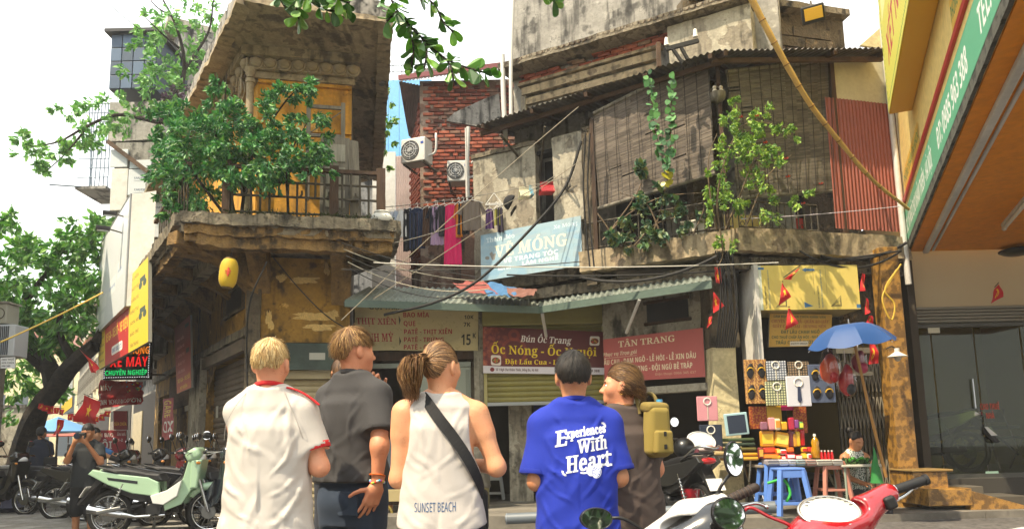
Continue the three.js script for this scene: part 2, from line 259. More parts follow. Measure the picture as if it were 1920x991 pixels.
// ---------- ground ----------
{
const xs=[],zs=[];for(let x=-120;x<-12;x+=12)xs.push(x);for(let x=-12;x<=12;x+=.6)xs.push(x);for(let x=24;x<=120;x+=12)xs.push(x);
for(let z=60;z>2;z-=6)zs.push(z);for(let z=1.8;z>=-16;z-=.5)zs.push(z);for(let z=-20;z>=-160;z-=10)zs.push(z);
const pos=[],idx=[],nx=xs.length;for(const z of zs)for(const x of xs)pos.push(x,ground(x,z),z);
for(let j=0;j<zs.length-1;j++)for(let i=0;i<nx-1;i++){const k=j*nx+i;idx.push(k,k+1,k+nx+1,k,k+nx+1,k+nx);}
const g=new THREE.BufferGeometry();g.setAttribute('position',new THREE.BufferAttribute(new Float32Array(pos),3));g.setIndex(idx);g.computeVertexNormals();
struct('road',g,MT.asphalt);
// raised pavement in front of the shops, with its kerb
const front=[[-2.5,-9.75],[-.4,-9.55],[1.6,-9.0],[3.2,-8.45],[4.6,-8.75],[9,-9.05]],back=[[9,-14],[-2.5,-14]];
struct('pavement',slabPoly([...front,...back],.2,.47),MT.concrete);
const kb=[];for(let i=0;i<front.length-1;i++){const a=front[i],b=front[i+1],n=Math.max(2,Math.round(Math.hypot(b[0]-a[0],b[1]-a[1]) / .7));for(let k=0;k<n;k++){const p=V3(lerp(a[0],b[0],k / n),.36,lerp(a[1],b[1],k / n)+.06),q=V3(lerp(a[0],b[0],(k+.985) / n),.36,lerp(a[1],b[1],(k+.985) / n)+.06);kb.push(rough(beam(p,q,.12,.235),.008,6));}}
const kerb=new THREE.Group();kerb.name='kerb';kerb.userData.kind='structure';scene.add(kerb);for(const g of kb)part('kerb_stone',g,MT.concrete,kerb);
// square pavers of the left-hand pavement
const pav=struct('pavement',slabPoly([[-14,-8.2],[-3.9,-8.2],[-3.9,-10.4],[-8.6,-17.6],[-16,-17.6]],.2,.318),C('#45423e',.95));pav.name='tiled_pavement';
reseed(5);const pg=[0,1,2].map(()=>merged(rb(.292,.03,.292,.006,0,0,0,0,0,0,1))),mats=[MT.paver,worn({base:'#85827b',alt:'#6c6962',size:1.1,fx:5,fy:5,seed:211,amt:.6,grain:.25,rough:.92,edge:.3}),worn({base:'#9a9892',alt:'#807d76',size:1.2,fx:5,fy:5,seed:213,amt:.6,grain:.25,rough:.88,edge:.3})];
let n=0;for(let z=-9.0;z>-14.6;z-=.3)for(let x=-10.2;x<-4.2;x+=.3){if(n>=290)continue;const D=-z;const q=V3(x,.32,z).project(camera);if(q.x<-1.02||q.x>-.52||q.y<-1.02)continue;n++;const m=shade(new THREE.Mesh(pg[n%3],mats[Math.floor(rnd()*3)]));m.name='paver';m.position.set(x,.322+rr(-.003,.003),z);m.rotation.set(rr(-.008,.008),rr(-.01,.01),rr(-.008,.008));pav.add(m);}
}
// ---------- left corner building ----------
const LF=new Wall(-3.70,-10.49,-2.37,-10.78),LS=new Wall(-8.64,-18.01,-3.70,-10.49),LR=new Wall(-2.37,-10.78,-3.37,-15.7);
const LBF=new Wall(-4.23,-9.3,-1.55,-9.88),LBS=new Wall(-8.9,-16.41,-4.23,-9.3); 
const LB=thing('corner_building','old yellow two storey corner building with peeling plaster and mossy balcony','building',{pos:[-3.7,0,-10.49]});
{
const F2=4.35,EV=7.2;
// walls: upper storey bright ochre, ground storey blotched
wp('upper_wall',bb(0,F2,-.2,LF.L,EV,0),MT.yellow,LB,LF);
wp('upper_wall',[bb(0,F2,-.2,3.1,EV,0),bb(3.1,F2,-.2,4.1,F2+.05,0),bb(3.1,6.7,-.2,4.1,EV,0),bb(4.1,F2,-.2,LS.L-.004,EV,0)],MT.yellow,LB,LS);
wp('side_wall',bb(.002,.2,-.2,5,EV,0),MT.brown,LB,LR);
wp('lower_wall',[bb(0,2.86,-.22,LF.L,4.1,0),bb(0,.2,-.22,.12,2.86,0),bb(1.22,.2,-.22,LF.L,2.86,0)],MT.yellowDark,LB,LF);
// corner pilaster and frieze
wp('pilaster',[rough(new THREE.BoxGeometry(.2,3.9,.06,2,30,1),.01,5).translate(.02,2.15,.03)],MT.brown,LB,LF);
wp('frieze',[bb(-.02,6.03,0,LF.L,6.1,.05),...Array.from({length:8},(_,i)=>bb(.06+i*.165,6.12,0,.075+i*.165,6.72,.02)),bb(0,6.75,0,LF.L,6.8,.06),bb(0,F2+.9,0,LF.L,F2+.93,.012)],MT.yellow,LB,LF);
wp('cornice',[bb(-.1,6.8,0,LF.L+.05,6.9,.1),bb(-.14,6.9,0,LF.L+.08,7.02,.17),bb(-.2,7.06,0,LF.L+.12,EV,.3)],MT.buff,LB,LF);
wp('cornice',[bb(0,6.8,0,LS.L+.06,6.9,.1),bb(0,6.9,0,LS.L+.1,7.02,.17),bb(0,7.06,0,LS.L+.15,EV,.3)],MT.buff,LB,LS);
const boss=merged([sph(.085,0,0,0,[1,.9,.8],12),tf(new THREE.TorusGeometry(.09,.02,6,14),0,0,-.02)]);
for(let i=0;i<8;i++){const m=wp('stucco_boss',boss.clone(),MT.buff,LB,LF);m.geometry.translate(-.02+i*.2,6.99,.2);}
for(let i=0;i<20;i++){const m=wp('stucco_boss',boss.clone(),MT.buff,LB,LS);m.geometry.translate(LS.L+.05-i*.3,6.98,.22);}
reseed(9);for(let i=0;i<7;i++){const s=LS.L-.5-i*.75,g=[];for(let k=0;k<4;k++)g.push(tf(new THREE.TorusGeometry(.1+.03*k,.022,5,12,4.2),s+.06*k,6.78-.02*k,.1+.03*k,0,rr(-.3,.3),rr(0,6)));wp('stucco_scroll',g,MT.buff,LB,LS);}
// eaves: soffit slab, worn edge and tile lip
const ev=[[-9.0,-17.6],[-3.44,-9.12],[-1.67,-9.69],[-2.9,-15.8],[-7,-18]].map(([x,z])=>[x+3.7,z+10.49]);
part('eave_slab',slabPoly(ev,EV,EV+.2),MT.buff,LB);
const edge=(a,b,y,hgt,thick,mat,amp,nm)=>{const L=Math.hypot(b[0]-a[0],b[1]-a[1]),g=rough(rough(new THREE.BoxGeometry(L,hgt,thick,Math.round(L / .05),4,2),amp*.55,3,L),amp*.5,15,L),m=part(nm,g,mat,LB);m.position.set((a[0]+b[0]) / 2,y,(a[1]+b[1]) / 2);m.rotation.y=Math.atan2(-(b[1]-a[1]),b[0]-a[0]);return m;};
for(let i=0;i<3;i++)edge(ev[i],ev[i+1],EV+.12,.3,.13,MT.greyBlack,.03,'eave_edge');
for(let i=0;i<3;i++)edge(ev[i],ev[i+1],EV-.015,.07,.2,MT.buff,.03,'drip_mould');
part('roof',slabPoly(ev.map(([x,z])=>[x*.9-.2,z*.9-.3]),EV+.2,EV+.5),MT.greyBlack,LB);
// balcony
const bs=[[-9.0,-16.5],[-4.23,-9.3],[-1.55,-9.88],[-1.85,-11.2],[-7.6,-17.6]].map(([x,z])=>[x+3.7,z+10.49]);
part('balcony_slab',slabPoly(bs,F2-.2,F2),MT.slab,LB);
edge(bs[0],bs[1],F2-.04,.17,.16,MT.slab,.03,'balcony_edge');edge(bs[1],bs[2],F2-.03,.15,.16,MT.slab,.03,'balcony_edge');edge(bs[2],bs[3],F2-.04,.18,.12,MT.slab,.03,'balcony_edge');
edge([bs[1][0]+.04,bs[1][1]-.05],[bs[2][0]-.05,bs[2][1]-.05],F2-.17,.13,.12,MT.rot,.04,'balcony_mould');edge([bs[1][0]+.15,bs[1][1]-.16],[bs[2][0]-.1,bs[2][1]-.16],F2-.3,.16,.22,MT.rot,.05,'balcony_mould');
edge([bs[0][0]+.15,bs[0][1]],[bs[1][0]+.1,bs[1][1]-.06],F2-.22,.2,.16,MT.rot,.045,'balcony_mould');
for(let i=0;i<6;i++)wp('balcony_bracket',rough(bracket(.95,F2-.2,.42,.12,.2,LS.L-.1-i*1.35),.014,6),MT.rot,LB,LS);
wp('balcony_bracket',rough(bracket(.9,F2-.18,.75,.18,.26,LF.L-.13),.02,6),MT.rot,LB,LF);
wp('balcony_bracket',rough(bracket(.95,F2-.18,.6,.16,.24,.1),.02,6),MT.rot,LB,LF);
wp('balcony_bracket',rough(bracket(1.3,F2-.2,.6,.14,.2,0).rotateY(-.75),.014,6),MT.rot,LB,LF);
wp('soffit_beam',[rough(new THREE.BoxGeometry(LS.L,.22,.16,60,2,2),.02,5).translate(LS.L / 2,F2-.3,.5)],MT.slab,LB,LS);
// moss tufts along the balcony lip are one mass
reseed(31);const mg=[];for(let i=0;i<260;i++){const q=LBF.at(rr(.1,2.7),F2+.05+rr(-.02,.03),rr(-.02,.1));mg.push(tf(leafGeo(rr(.03,.08),rr(.015,.03)),q.x+3.7,q.y,q.z+10.49,rr(-1.2,1.2),rr(0,6),rr(-1,1)));}
const moss=part('moss',mg,std({color:'#2f3a12',roughness:1,side:2}),LB);moss.userData.kind='stuff';
// cracked plaster flakes left on the blotched wall: thin irregular sheets
reseed(77);for(const[u,v,w,h]of[[565,525,.42,.13],[585,592,.5,.12],[600,612,.4,.1],[612,505,.07,.18],[530,520,.13,.13],[622,590,.16,.14],[505,600,.1,.3]]){const[s,hh]=LF.hit(u,v),p=[];for(let k=0;k<34;k++){const a=k / 34*2*PI,r=.5*(.35+1.0*vn(Math.cos(a)*2.2+s*3,Math.sin(a)*2.2+hh*5,1)+.3*rnd());p.push([s+Math.cos(a)*r*w,hh+Math.sin(a)*r*h]);}wp('plaster_patch',extr(p,.006,.002),MT.patch,LB,LF);}
// ground floor, front: green fascia board, shutter
wp('fascia_board',bb(.05,2.46,.02,LF.L+.28,2.84,.09),worn({base:'#3f4e46',alt:'#2c362f',size:1,fx:4,fy:4,seed:221,amt:.6,grain:.2,rough:.7,edge:.2}),LB,LF);
wp('notice',bb(.8,2.6,.091,1.02,2.7,.096),C('#a8a79c',.8),LB,LF);
const sh=wp('roller_shutter',[bb(.12,2.34,-.14,1.22,2.46,-.02),bb(.12,.3,-.16,1.22,2.34,-.15)],MT.beigeShut,LB,LF);slats(sh,MT.beigeShut,.13,.35,1.21,2.34,-.14,.09);
// ground floor, side
const Q=(u0,v0,u1,v1)=>LS.q(u0,v0,u1,v1),s1=Q(386,640,462,880),holes=[[s1.s0,.25,s1.s1,2.75]],pil=Q(366,640,386,880),s2=Q(344,720,366,870),gt=Q(306,735,335,860);
holes.push([s2.s0,.25,s2.s1,2.1],[gt.s0-.1,.25,gt.s1+.1,2.35],[.6,.25,2.6,2.6]);
wp('lower_wall',extr(rect(0,.2,LS.L-.004,4.1),.22,0,holes.map(([a,b,c,d])=>rect(a,b,c,d).reverse())).translate(0,0,-.22),MT.yellowDark,LB,LS);
const rs=wp('roller_shutter',[bb(s1.s0,.3,-.16,s1.s1,2.75,-.15),bb(s1.s0-.03,2.75,-.05,s1.s1+.05,2.92,.1)],MT.shutter,LB,LS);slats(rs,MT.shutter,s1.s0+.01,.32,s1.s1-.01,2.75,-.14,.095);
for(const[s,h,w,hh,c]of[[s1.s0+.25,1.9,.16,.2,'#c9c6b8'],[s1.s0+.12,1.4,.12,.1,'#b7b3a4'],[s1.s1-.3,1.15,.2,.28,'#b33a2c']])wp('stuck_notice',bb(s,h,-.118,s+w,h+hh,-.112),C(c,.8),LB,LS);
const r2=wp('roller_shutter',bb(s2.s0,.3,-.16,s2.s1,2.1,-.15),MT.shutter,LB,LS);slats(r2,MT.shutter,s2.s0+.01,.32,s2.s1-.01,2.1,-.14,.095);
wp('door_post',[bb(pil.s0,.2,.003,pil.s1,2.95,.12),bb(pil.s0-.6,2.1,.003,pil.s0-.003,2.2,.08)],MT.beige,LB,LS);
wp('lintel',rough(new THREE.BoxGeometry(LS.L,.12,.1,40,1,1),.012,4).translate(LS.L / 2,3.02,.05),MT.slab,LB,LS);
const board=Q(322,615,366,720);wp('brick_infill',bb(board.s0,2.22,.003,board.s1,2.9,.03),worn({base:'#5e4a35',alt:'#3f3024',size:.5,fx:4,fy:10,seed:231,amt:.7,grain:.3,rough:.95,edge:.1}),LB,LS);
const vent=Q(425,545,458,585);wp('vent_hole',[bb(vent.s0,vent.h0,.003,vent.s1,vent.h1,.01)],MT.black,LB,LS);const vf=wp('vent_frame',[bb(vent.s0-.04,vent.h0-.04,.002,vent.s1+.04,vent.h0,.05),bb(vent.s0-.04,vent.h1,.002,vent.s1+.04,vent.h1+.04,.05),bb(vent.s0-.04,vent.h0,.002,vent.s0,vent.h1,.05),bb(vent.s1,vent.h0,.002,vent.s1+.04,vent.h1,.05)],MT.brown,LB,LS);vf.userData.kind=undefined;
// folding gate
const fg=wp('folding_gate',[bb(gt.s0-.1,2.3,-.1,gt.s1+.1,2.35,-.04),bb(gt.s0-.1,.3,-.1,gt.s1+.1,.34,-.04)],MT.iron,LB,LS);const ng=9;for(let i=0;i<=ng;i++)part('gate_bar',bb(-.012,.34,-.08,.012,2.3,-.05),MT.iron,fg).position.x=lerp(gt.s0-.09,gt.s1+.09,i / ng);
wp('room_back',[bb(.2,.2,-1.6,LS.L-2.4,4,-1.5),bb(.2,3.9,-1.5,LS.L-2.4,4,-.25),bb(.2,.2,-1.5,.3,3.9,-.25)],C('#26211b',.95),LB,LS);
// upper openings on the side: shutters behind the creeper
wp('window_shutter',[bb(3.1,F2+.05,-.15,4.1,6.7,-.1),...Array.from({length:16},(_,i)=>bb(3.15,F2+.2+i*.15,-.1,4.05,F2+.3+i*.15,-.06))],C('#4f5c4d',.8),LB,LS);
// rain pipe down the corner
wp('rain_pipe',[bar([-.1,5.2,.12],[-.1,6.75,.12],.055,12),bar([-.1,5.2,.12],[-.1,F2,.1],.05,12),cyl(.07,.07,.06,-.1,6.72,.12),cyl(.075,.075,.08,-.1,5.3,.12),cyl(.05,.09,.14,-.1,6.84,.13)],MT.buff,LB,LF);
}
// ---------- old house with blinds, in the middle ----------
const CE=new Wall(-.50,-11.0,2.85,-9.15),CF=new Wall(2.85,-9.15,5.35,-9.80);
const GA=new Wall(-2.45,-11.45,-.45,-11.45),GB=new Wall(-.45,-11.25,1.40,-11.25),GC=new Wall(1.34,-10.95,2.62,-9.9),GD=new Wall(2.62,-9.6,5.2,-9.75);
const CB=thing('old_house','weathered grey two storey house with bamboo blinds over its wrap-around balcony','building',{pos:[2.85,0,-9.15]});
function blindMade(wall,tl,tr,br,bl,o,n,hex,seed,name){
const[a,b,c,d]=[tl,tr,br,bl].map((p)=>wall.pt(p[0],p[1],o));reseed(seed);
const t=thing(name,'','blind',wall.o),gs=[[],[],[]];
for(let i=0;i<n;i++){const y0=i / n,y1=(i+.93) / n,q=(u,v)=>{const l=a.clone().lerp(d,v),r=b.clone().lerp(c,v),p=l.lerp(r,u);p.z+=.035*Math.sin(v*5+u*4)*v+.012*(vn(u*7,v*9,seed)-.5);return p;};const m=9;
for(let k=0;k<m;k++){if(rnd()<.012)continue;const u0=k / m,u1=(k+1) / m,j=rr(-.0016,.0016);gs[Math.floor(rnd()*2.999)].push(quad(q(u0,y1+j),q(u1,y1+j),q(u1,y0+j),q(u0,y0+j)));}}
const tone=[1,.78,.6].map((k)=>{const c2=new THREE.Color(hex);return worn({base:'#'+c2.clone().multiplyScalar(k*1.15).getHexString(),alt:'#'+c2.clone().multiplyScalar(k*.72).getHexString(),size:1.1,fx:3,fy:9,seed:seed+k*10|0,amt:.9,grain:.3,rough:.85,edge:.3});});
gs.forEach((g,i)=>{tone[i].side=2;part('reeds',g,tone[i],t).userData.kind='stuff';});
const cords=10;for(let k=0;k<=cords;k++){const u=k / cords;part('cord',bar(a.clone().lerp(b,u).setZ(o+.035),d.clone().lerp(c,u).setZ(o+.05),.005,4),C('#241f1b',.9),t);}
part('rail',bar(a,b,.03,6),MT.greyWood,t);part('rail',bar(d,c,.028,6),MT.greyWood,t);
return t;
}
{
const F2=3.93,hb=CE.hit(1120,215,-.8);
// balcony slab
const pe=[CE.at(1.72,0,0),CE.at(CE.L,0,.06),CF.at(CF.L,0,0),CF.at(CF.L,0,-.9),CE.at(CE.L+.1,0,-.9),CE.at(-.2,0,-.95),CE.at(-.2,0,-.35),CE.at(1.72,0,-.35)].map((p)=>[p.x-2.85,p.z+9.15]);
part('balcony_slab',slabPoly(pe,F2-.24,F2-.02),MT.slab,CB);
const strip=(w,s0,s1,y,hh,d,o,mat,nm,amp=.018)=>wp(nm,rough(rough(new THREE.BoxGeometry(s1-s0,hh,d,Math.max(4,Math.round((s1-s0) / .05)),4,2),amp*.6,4,s0),amp*.55,15,s0).translate((s0+s1) / 2,y,o),mat,CB,w);
strip(CE,1.7,CE.L,F2-.11,.28,.14,.0,MT.buff,'balcony_edge');strip(CF,0,CF.L,F2-.1,.3,.14,0,MT.buff,'balcony_edge');
strip(CE,-.1,CE.L-.1,F2-.42,.14,.2,-.25,MT.slab,'soffit_beam');strip(CF,0,CF.L,F2-.36,.16,.2,-.2,MT.slab,'soffit_beam');strip(CE,-.2,1.75,F2-.16,.2,.14,-.3,MT.slab,'balcony_edge');
// back walls of the upper storey
wp('upper_wall',bb(.25,F2,-1.0,CE.L+.6,9.2,-.82),MT.grey,CB,CE);wp('upper_wall',bb(-.1,F2,-1.0,CF.L,7.6,-.82),MT.brown,CB,CF);
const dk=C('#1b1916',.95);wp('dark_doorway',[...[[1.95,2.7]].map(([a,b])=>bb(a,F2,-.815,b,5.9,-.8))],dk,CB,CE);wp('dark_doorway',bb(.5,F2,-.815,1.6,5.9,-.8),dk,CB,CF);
// left end: low plaster wall, doorway, free slab of plaster, pier
const lw=CE.q(888,285,1005,425,-.35);wp('plaster_wall',rough(new THREE.BoxGeometry(lw.s1-lw.s0,lw.h1-F2+.15,.14,14,18,1),.012,4).translate((lw.s0+lw.s1) / 2,(lw.h1+F2-.15) / 2,-.42),MT.beige,CB,CE);
wp('coping',rough(new THREE.BoxGeometry(lw.s1-lw.s0+.06,.07,.2,16,2,2),.012,6).translate((lw.s0+lw.s1) / 2,lw.h1+.035,-.42),MT.slab,CB,CE);
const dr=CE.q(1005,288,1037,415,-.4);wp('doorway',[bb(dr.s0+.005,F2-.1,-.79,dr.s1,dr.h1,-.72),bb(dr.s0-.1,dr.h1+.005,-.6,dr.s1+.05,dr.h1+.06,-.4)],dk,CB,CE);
const ps=CE.q(1037,250,1093,415,-.15);wp('plaster_panel',rough(new THREE.BoxGeometry(ps.s1-ps.s0,ps.h1-ps.h0,.1,8,16,1),.012,5).translate((ps.s0+ps.s1) / 2,(ps.h1+ps.h0) / 2,-.2),MT.beige,CB,CE);
const pr=CE.q(1095,235,1113,500,-.02);wp('pier',rough(new THREE.BoxGeometry(pr.s1-pr.s0,pr.h1-3.5,.16,3,30,2),.012,5).translate((pr.s0+pr.s1) / 2,(pr.h1+3.5) / 2,-.1),MT.brown,CB,CE);
// mouldings above the tin roof
const yb=(v)=>CE.hit(1100,v,-.8)[1];
wp('moulding',[bb(.45,yb(150),-.815,2.75,yb(136),-.72),bb(.4,yb(133),-.815,2.8,yb(128),-.68),bb(.45,yb(168),-.815,2.75,yb(156),-.76)],MT.buff,CB,CE);
wp('moulding_board',bb(.42,yb(210),-.815,.5,yb(150),-.74),MT.beige,CB,CE);
wp('plaster_band',bb(.55,yb(205),-.815,2.7,yb(171),-.79),MT.beige,CB,CE);
reseed(15);const bkg=merged(rb(.2,.055,.1,.008));const bm=['#a4523a','#8c4330','#b5654b','#9a7d66'].map((c,i)=>worn({base:c,alt:'#6b4434',size:.3,fx:4,fy:4,seed:300+i,amt:.5,grain:.3,rough:.95,edge:.2,n:128}));
for(let r=0;r<3;r++)for(let s=.5;s<2.9;s+=.215){if(rnd()<.22&&r)continue;const m=shade(new THREE.Mesh(bkg,bm[Math.floor(rnd()*4)]));m.name='brick';m.position.copy(CE.at(s+(r%2)*.1,yb(124)+r*.066,-.77+rr(-.01,.01))).sub(CB.position);m.rotation.y=CE.turn+rr(-.02,.02);CB.add(m);}
const blk=CE.q(1262,32,1385,118,-.55);wp('plaster_block',rough(new THREE.BoxGeometry(blk.s1-blk.s0+.25,blk.h1-blk.h0,.3,10,8,2),.015,4).translate((blk.s0+blk.s1) / 2+.06,(blk.h1+blk.h0) / 2,-.68),MT.beige,CB,CE);
// tile ledge and upper parapet wall
const lh=CE.hit(1120,78,-.5)[1];wp('ledge',rough(new THREE.BoxGeometry(3.9,.1,.5,50,2,3),.012,5).translate(CE.L / 2+.25,lh,-.62),MT.slab,CB,CE);
const tl=merged(new THREE.CylinderGeometry(.045,.05,.3,8,1,true,-PI / 2,PI).rotateX(PI / 2+.25));const tmat=worn({base:'#8a5b48',alt:'#4a3a32',size:.3,fx:3,fy:3,seed:320,amt:.6,grain:.3,rough:.95,edge:.2,n:128});tmat.side=2;
for(let i=0;i<40;i++){const m=shade(new THREE.Mesh(tl,tmat));m.name='roof_tile';m.position.copy(CE.at(.33+i*.092,lh+.075,-.5)).sub(CB.position);m.rotation.set(0,CE.turn,0);CB.add(m);}
wp('parapet_wall',bb(.38,lh+.1,-1.0,CE.L+.5,11.5,-.83),MT.greyBlack,CB,CE);wp('end_wall',bb(.25,F2,-5,.38,11.5,-1.002),MT.greyBlack,CB,CE);
wp('wall_top',rough(new THREE.BoxGeometry(CF.L,.1,.4,30,1,2),.01,5).translate(CF.L / 2,7.65,-.85),MT.slab,CB,CF);
reseed(21);for(let r=0;r<6;r++){let s=.12;while(s<2.1){const w=rr(.3,.7);wp('block',rough(new THREE.BoxGeometry(w-.02,.15,.06,4,2,1),.008,8,s).translate(s+w / 2,6.45+r*.17,-.79),r%3?MT.brown:MT.wood,CB,CF);s+=w;}}
const ct=CF.q(1612,28,1676,88,-.5);wp('gable_panel',extr([[ct.s0,ct.h0],[ct.s1,ct.h0],[ct.s1,ct.h1]],.04).translate(0,0,-.55),MT.cream,CB,CF);
// tin roof over the balcony, with rafters
const a=at(885,236,10.9),b=at(1348,92,8.75),c=at(1674,90,9.3),off=V3(2.85,0,-9.15);[a,b,c].forEach((p)=>p.sub(off));
const back=(p,w,k=1.15)=>p.clone().add(V3(-w.nx*k,.26,-w.nz*k));
const rs=worn({base:'#6b655b',alt:'#3a352e',size:.7,fx:5,fy:4,seed:330,amt:.7,grain:.3,rough:.8,edge:.2});rs.side=2;
part('tin_roof',corr(a,b,back(b,CE),back(a,CE),46,.014,6,3,.05),rs,CB);part('tin_roof',corr(b,c,back(c,CF),back(b,CF),30,.014,6,3,.04),rs,CB);
for(let i=0;i<5;i++){const p=a.clone().lerp(b,.05+i*.23),q=back(p,CE,1.1);p.y-=.05;q.y-=.05;part('rafter',beam(p,q,.05,.06),MT.wood,CB);}
for(let i=0;i<4;i++){const p=b.clone().lerp(c,.04+i*.31),q=back(p,CF,1.1);p.y-=.05;q.y-=.05;part('rafter',beam(p,q,.05,.06),MT.wood,CB);}
const pur=(p,q,w,k)=>{p=p.clone();q=q.clone();p.add(V3(-w.nx*k,-.09+.2*k,-w.nz*k));q.add(V3(-w.nx*k,-.09+.2*k,-w.nz*k));part('purlin',beam(p,q,.05,.06),MT.rust,CB);};
pur(a,b,CE,.25);pur(b,c,CF,.2);
wp('roof_brace',[bar([.62,5.55,-.75],[.5,5.95,.1],.02)],MT.iron,CB,CE);wp('roof_brace',bar([.7,5.2,-.7],[1.25,5.9,.1],.018),MT.iron,CB,CE);
for(const[w,u,v,o,r]of[[CE,1110,222,.02,.03],[CE,1345,108,-.05,.025],[CF,1556,112,0,.035]]){const[s,h]=w.hit(u,v,o);wp('post',[bb(s-r,F2-.02,o-r,s+r,h,o+r)],MT.wood,CB,w);}
// panels beside the second blind
const bp=CF.q(1554,102,1668,192,.0);wp('cream_panel',bb(bp.s0+.04,bp.h0,-.04,bp.s1,bp.h1,0),worn({base:'#c4c1a8',alt:'#a39f88',size:1.4,amt:.5,grain:.1,rough:.8}),CB,CF);
const rp=CF.q(1558,190,1689,431,.03);const rg=corr([rp.s0,rp.h0,.03],[rp.s1,rp.h0,.03],[rp.s1,rp.h1,.03],[rp.s0,rp.h1,.03],20,.011,8,2);MT.redSheet.side=2;wp('corrugated_panel',rg,MT.redSheet,CB,CF);
wp('pipe',[bar([CF.L-.08,F2-.6,.05],[CF.L-.1,7.2,.05],.04,10)],MT.white,CB,CF);
// balcony railing and what stands behind it
const rail=(w,s0,s1,n,hh,o)=>{const t=wp('railing',bar([s0,F2+hh,o],[s1,F2+hh,o],.014,6),MT.iron,CB,w);part('rail',bar([s0,F2+.08,o],[s1,F2+.08,o],.012,6),MT.iron,t);for(let i=0;i<=n;i++)part('baluster',bar([lerp(s0,s1,i / n),F2+.0,o],[lerp(s0,s1,i / n),F2+hh,o],.009,5),MT.iron,t);for(let i=0;i<n;i+=3)part('scroll',tf(new THREE.TorusGeometry(.03,.006,5,10),lerp(s0,s1,(i+.5) / n),F2+.12,o),MT.iron,t);};
rail(CF,.06,1.22,12,.42,0);rail(CE,1.78,CE.L-.02,18,.44,.02);
wp('parapet_panel',[bb(.1,F2,-.42,.62,F2+.36,-.36)],C('#d9c47c',.7),CB,CF);wp('parapet_panel',[bb(.66,F2,-.45,1.0,F2+.42,-.4)],C('#9b8f76',.7),CB,CF);wp('parapet_panel',[bb(1.02,F2,-.45,1.2,F2+.4,-.38)],C('#d8d2bd',.7),CB,CF);wp('parapet_panel',bb(1.1,F2,-.36,1.22,F2+.34,-.3),C('#a5261f',.6),CB,CF);
// ---- ground storey ----
const H=3.55;
wp('ground_wall',[bb(-.02,2.95,-.2,GA.L,H,-.06),bb(1.75,.4,-.2,GA.L,2.95,-.06)],MT.brown,CB,GA);
const dq=GA.q(692,694,768,950),dp=GA.q(772,692,884,940);wp('lintel',[bb(-.05,2.66,-.2,GA.L,2.8,.02),bb(-.05,2.82,-.2,GA.L,2.9,-.02)],MT.wood,CB,GA);
const df=wp('door_frame',[bb(dq.s0-.04,.4,-.1,dq.s0,2.62,-.02),bb(dq.s1-.01,.4,-.1,dq.s1+.05,2.62,-.02),bb(dq.s0-.04,2.55,-.1,dp.s1,2.62,-.025)],C('#8f978c',.5,.2),CB,GA);
part('door_panel',[rb(dp.s1-dp.s0-.04,2.13,.04,.01,(dp.s0+dp.s1) / 2+.02,1.48,-.06)],C('#9aa193',.5,.1),df);part('door_rail',[bb(dp.s0+.03,1.5,-.038,dp.s1-.02,1.56,-.025),bb(dp.s0+.03,.42,-.038,dp.s0+.09,2.5,-.026),bb(dp.s1-.08,.42,-.038,dp.s1-.02,2.5,-.027)],C('#868d80',.5,.2),df);
wp('door_post',rough(new THREE.BoxGeometry(.12,3,.14,2,24,2),.006,5).translate(GA.L-.08,1.9,.02),MT.beige,CB,GA);
// shutter behind the snail noodle banner
const sq=GB.q(900,590,1130,752);const sh=wp('roller_shutter',[bb(.02,sq.h0,-.07,GB.L-.02,H,-.06)],MT.oliveShut,CB,GB);slats(sh,MT.oliveShut,.03,sq.h0,GB.L-.03,3.1,-.05,.08);part('shutter_box',rb(GB.L,.3,.26,.02,GB.L / 2,3.28,-.05),MT.oliveShut,sh);part('bottom_bar',bb(.02,sq.h0-.05,-.08,GB.L-.02,sq.h0,-.03),MT.steel,sh);for(const s of[.01,GB.L-.03])part('guide_rail',bb(s,.4,-.1,s+.05,3.1,0),C('#a59b62',.5),sh);
wp('ground_wall',[bb(-.06,.4,-.24,.0,H,-.1),bb(GB.L,.4,-.3,GB.L+.12,H,-.05)],MT.beige,CB,GB);
// bay under the red wedding-hire sign
wp('ground_wall',[bb(.0,2.82,-.14,GC.L,H+.05,-.02),bb(.0,.4,-.18,.5,2.2,-.06)],MT.beige,CB,GC);const wq=GC.q(1212,565,1290,600);wp('vent_window',[bb(wq.s0,wq.h0,-.018,wq.s1,wq.h1,-.01)],MT.black,CB,GC);wp('vent_frame',[bb(wq.s0-.04,wq.h0-.04,-.019,wq.s1+.04,wq.h0,.02),bb(wq.s0-.04,wq.h1,-.019,wq.s1+.04,wq.h1+.04,.02)],MT.wood,CB,GC);
wp('lintel',bb(.3,2.0,-.16,GC.L,2.1,.05),MT.beige,CB,GC);
// white pier and the cable-hung pier above
const w0=GD.q(1342,650,1386,860);wp('pier',rough(new THREE.BoxGeometry(w0.s1-w0.s0,w0.h1-.4,.34,3,20,3),.008,4).translate((w0.s0+w0.s1) / 2,(w0.h1+.4) / 2,-.17),MT.cream,CB,GD);
wp('pier',rough(new THREE.BoxGeometry(w0.s1-w0.s0+.06,3.72-w0.h1-.01,.4,3,14,3),.02,6).translate((w0.s0+w0.s1) / 2+.02,(3.72+w0.h1+.01) / 2,-.17),MT.brown,CB,GD);
wp('ground_wall',[bb(.45,2.75,-.3,GD.L,3.72,-.2)],MT.brown,CB,GD);
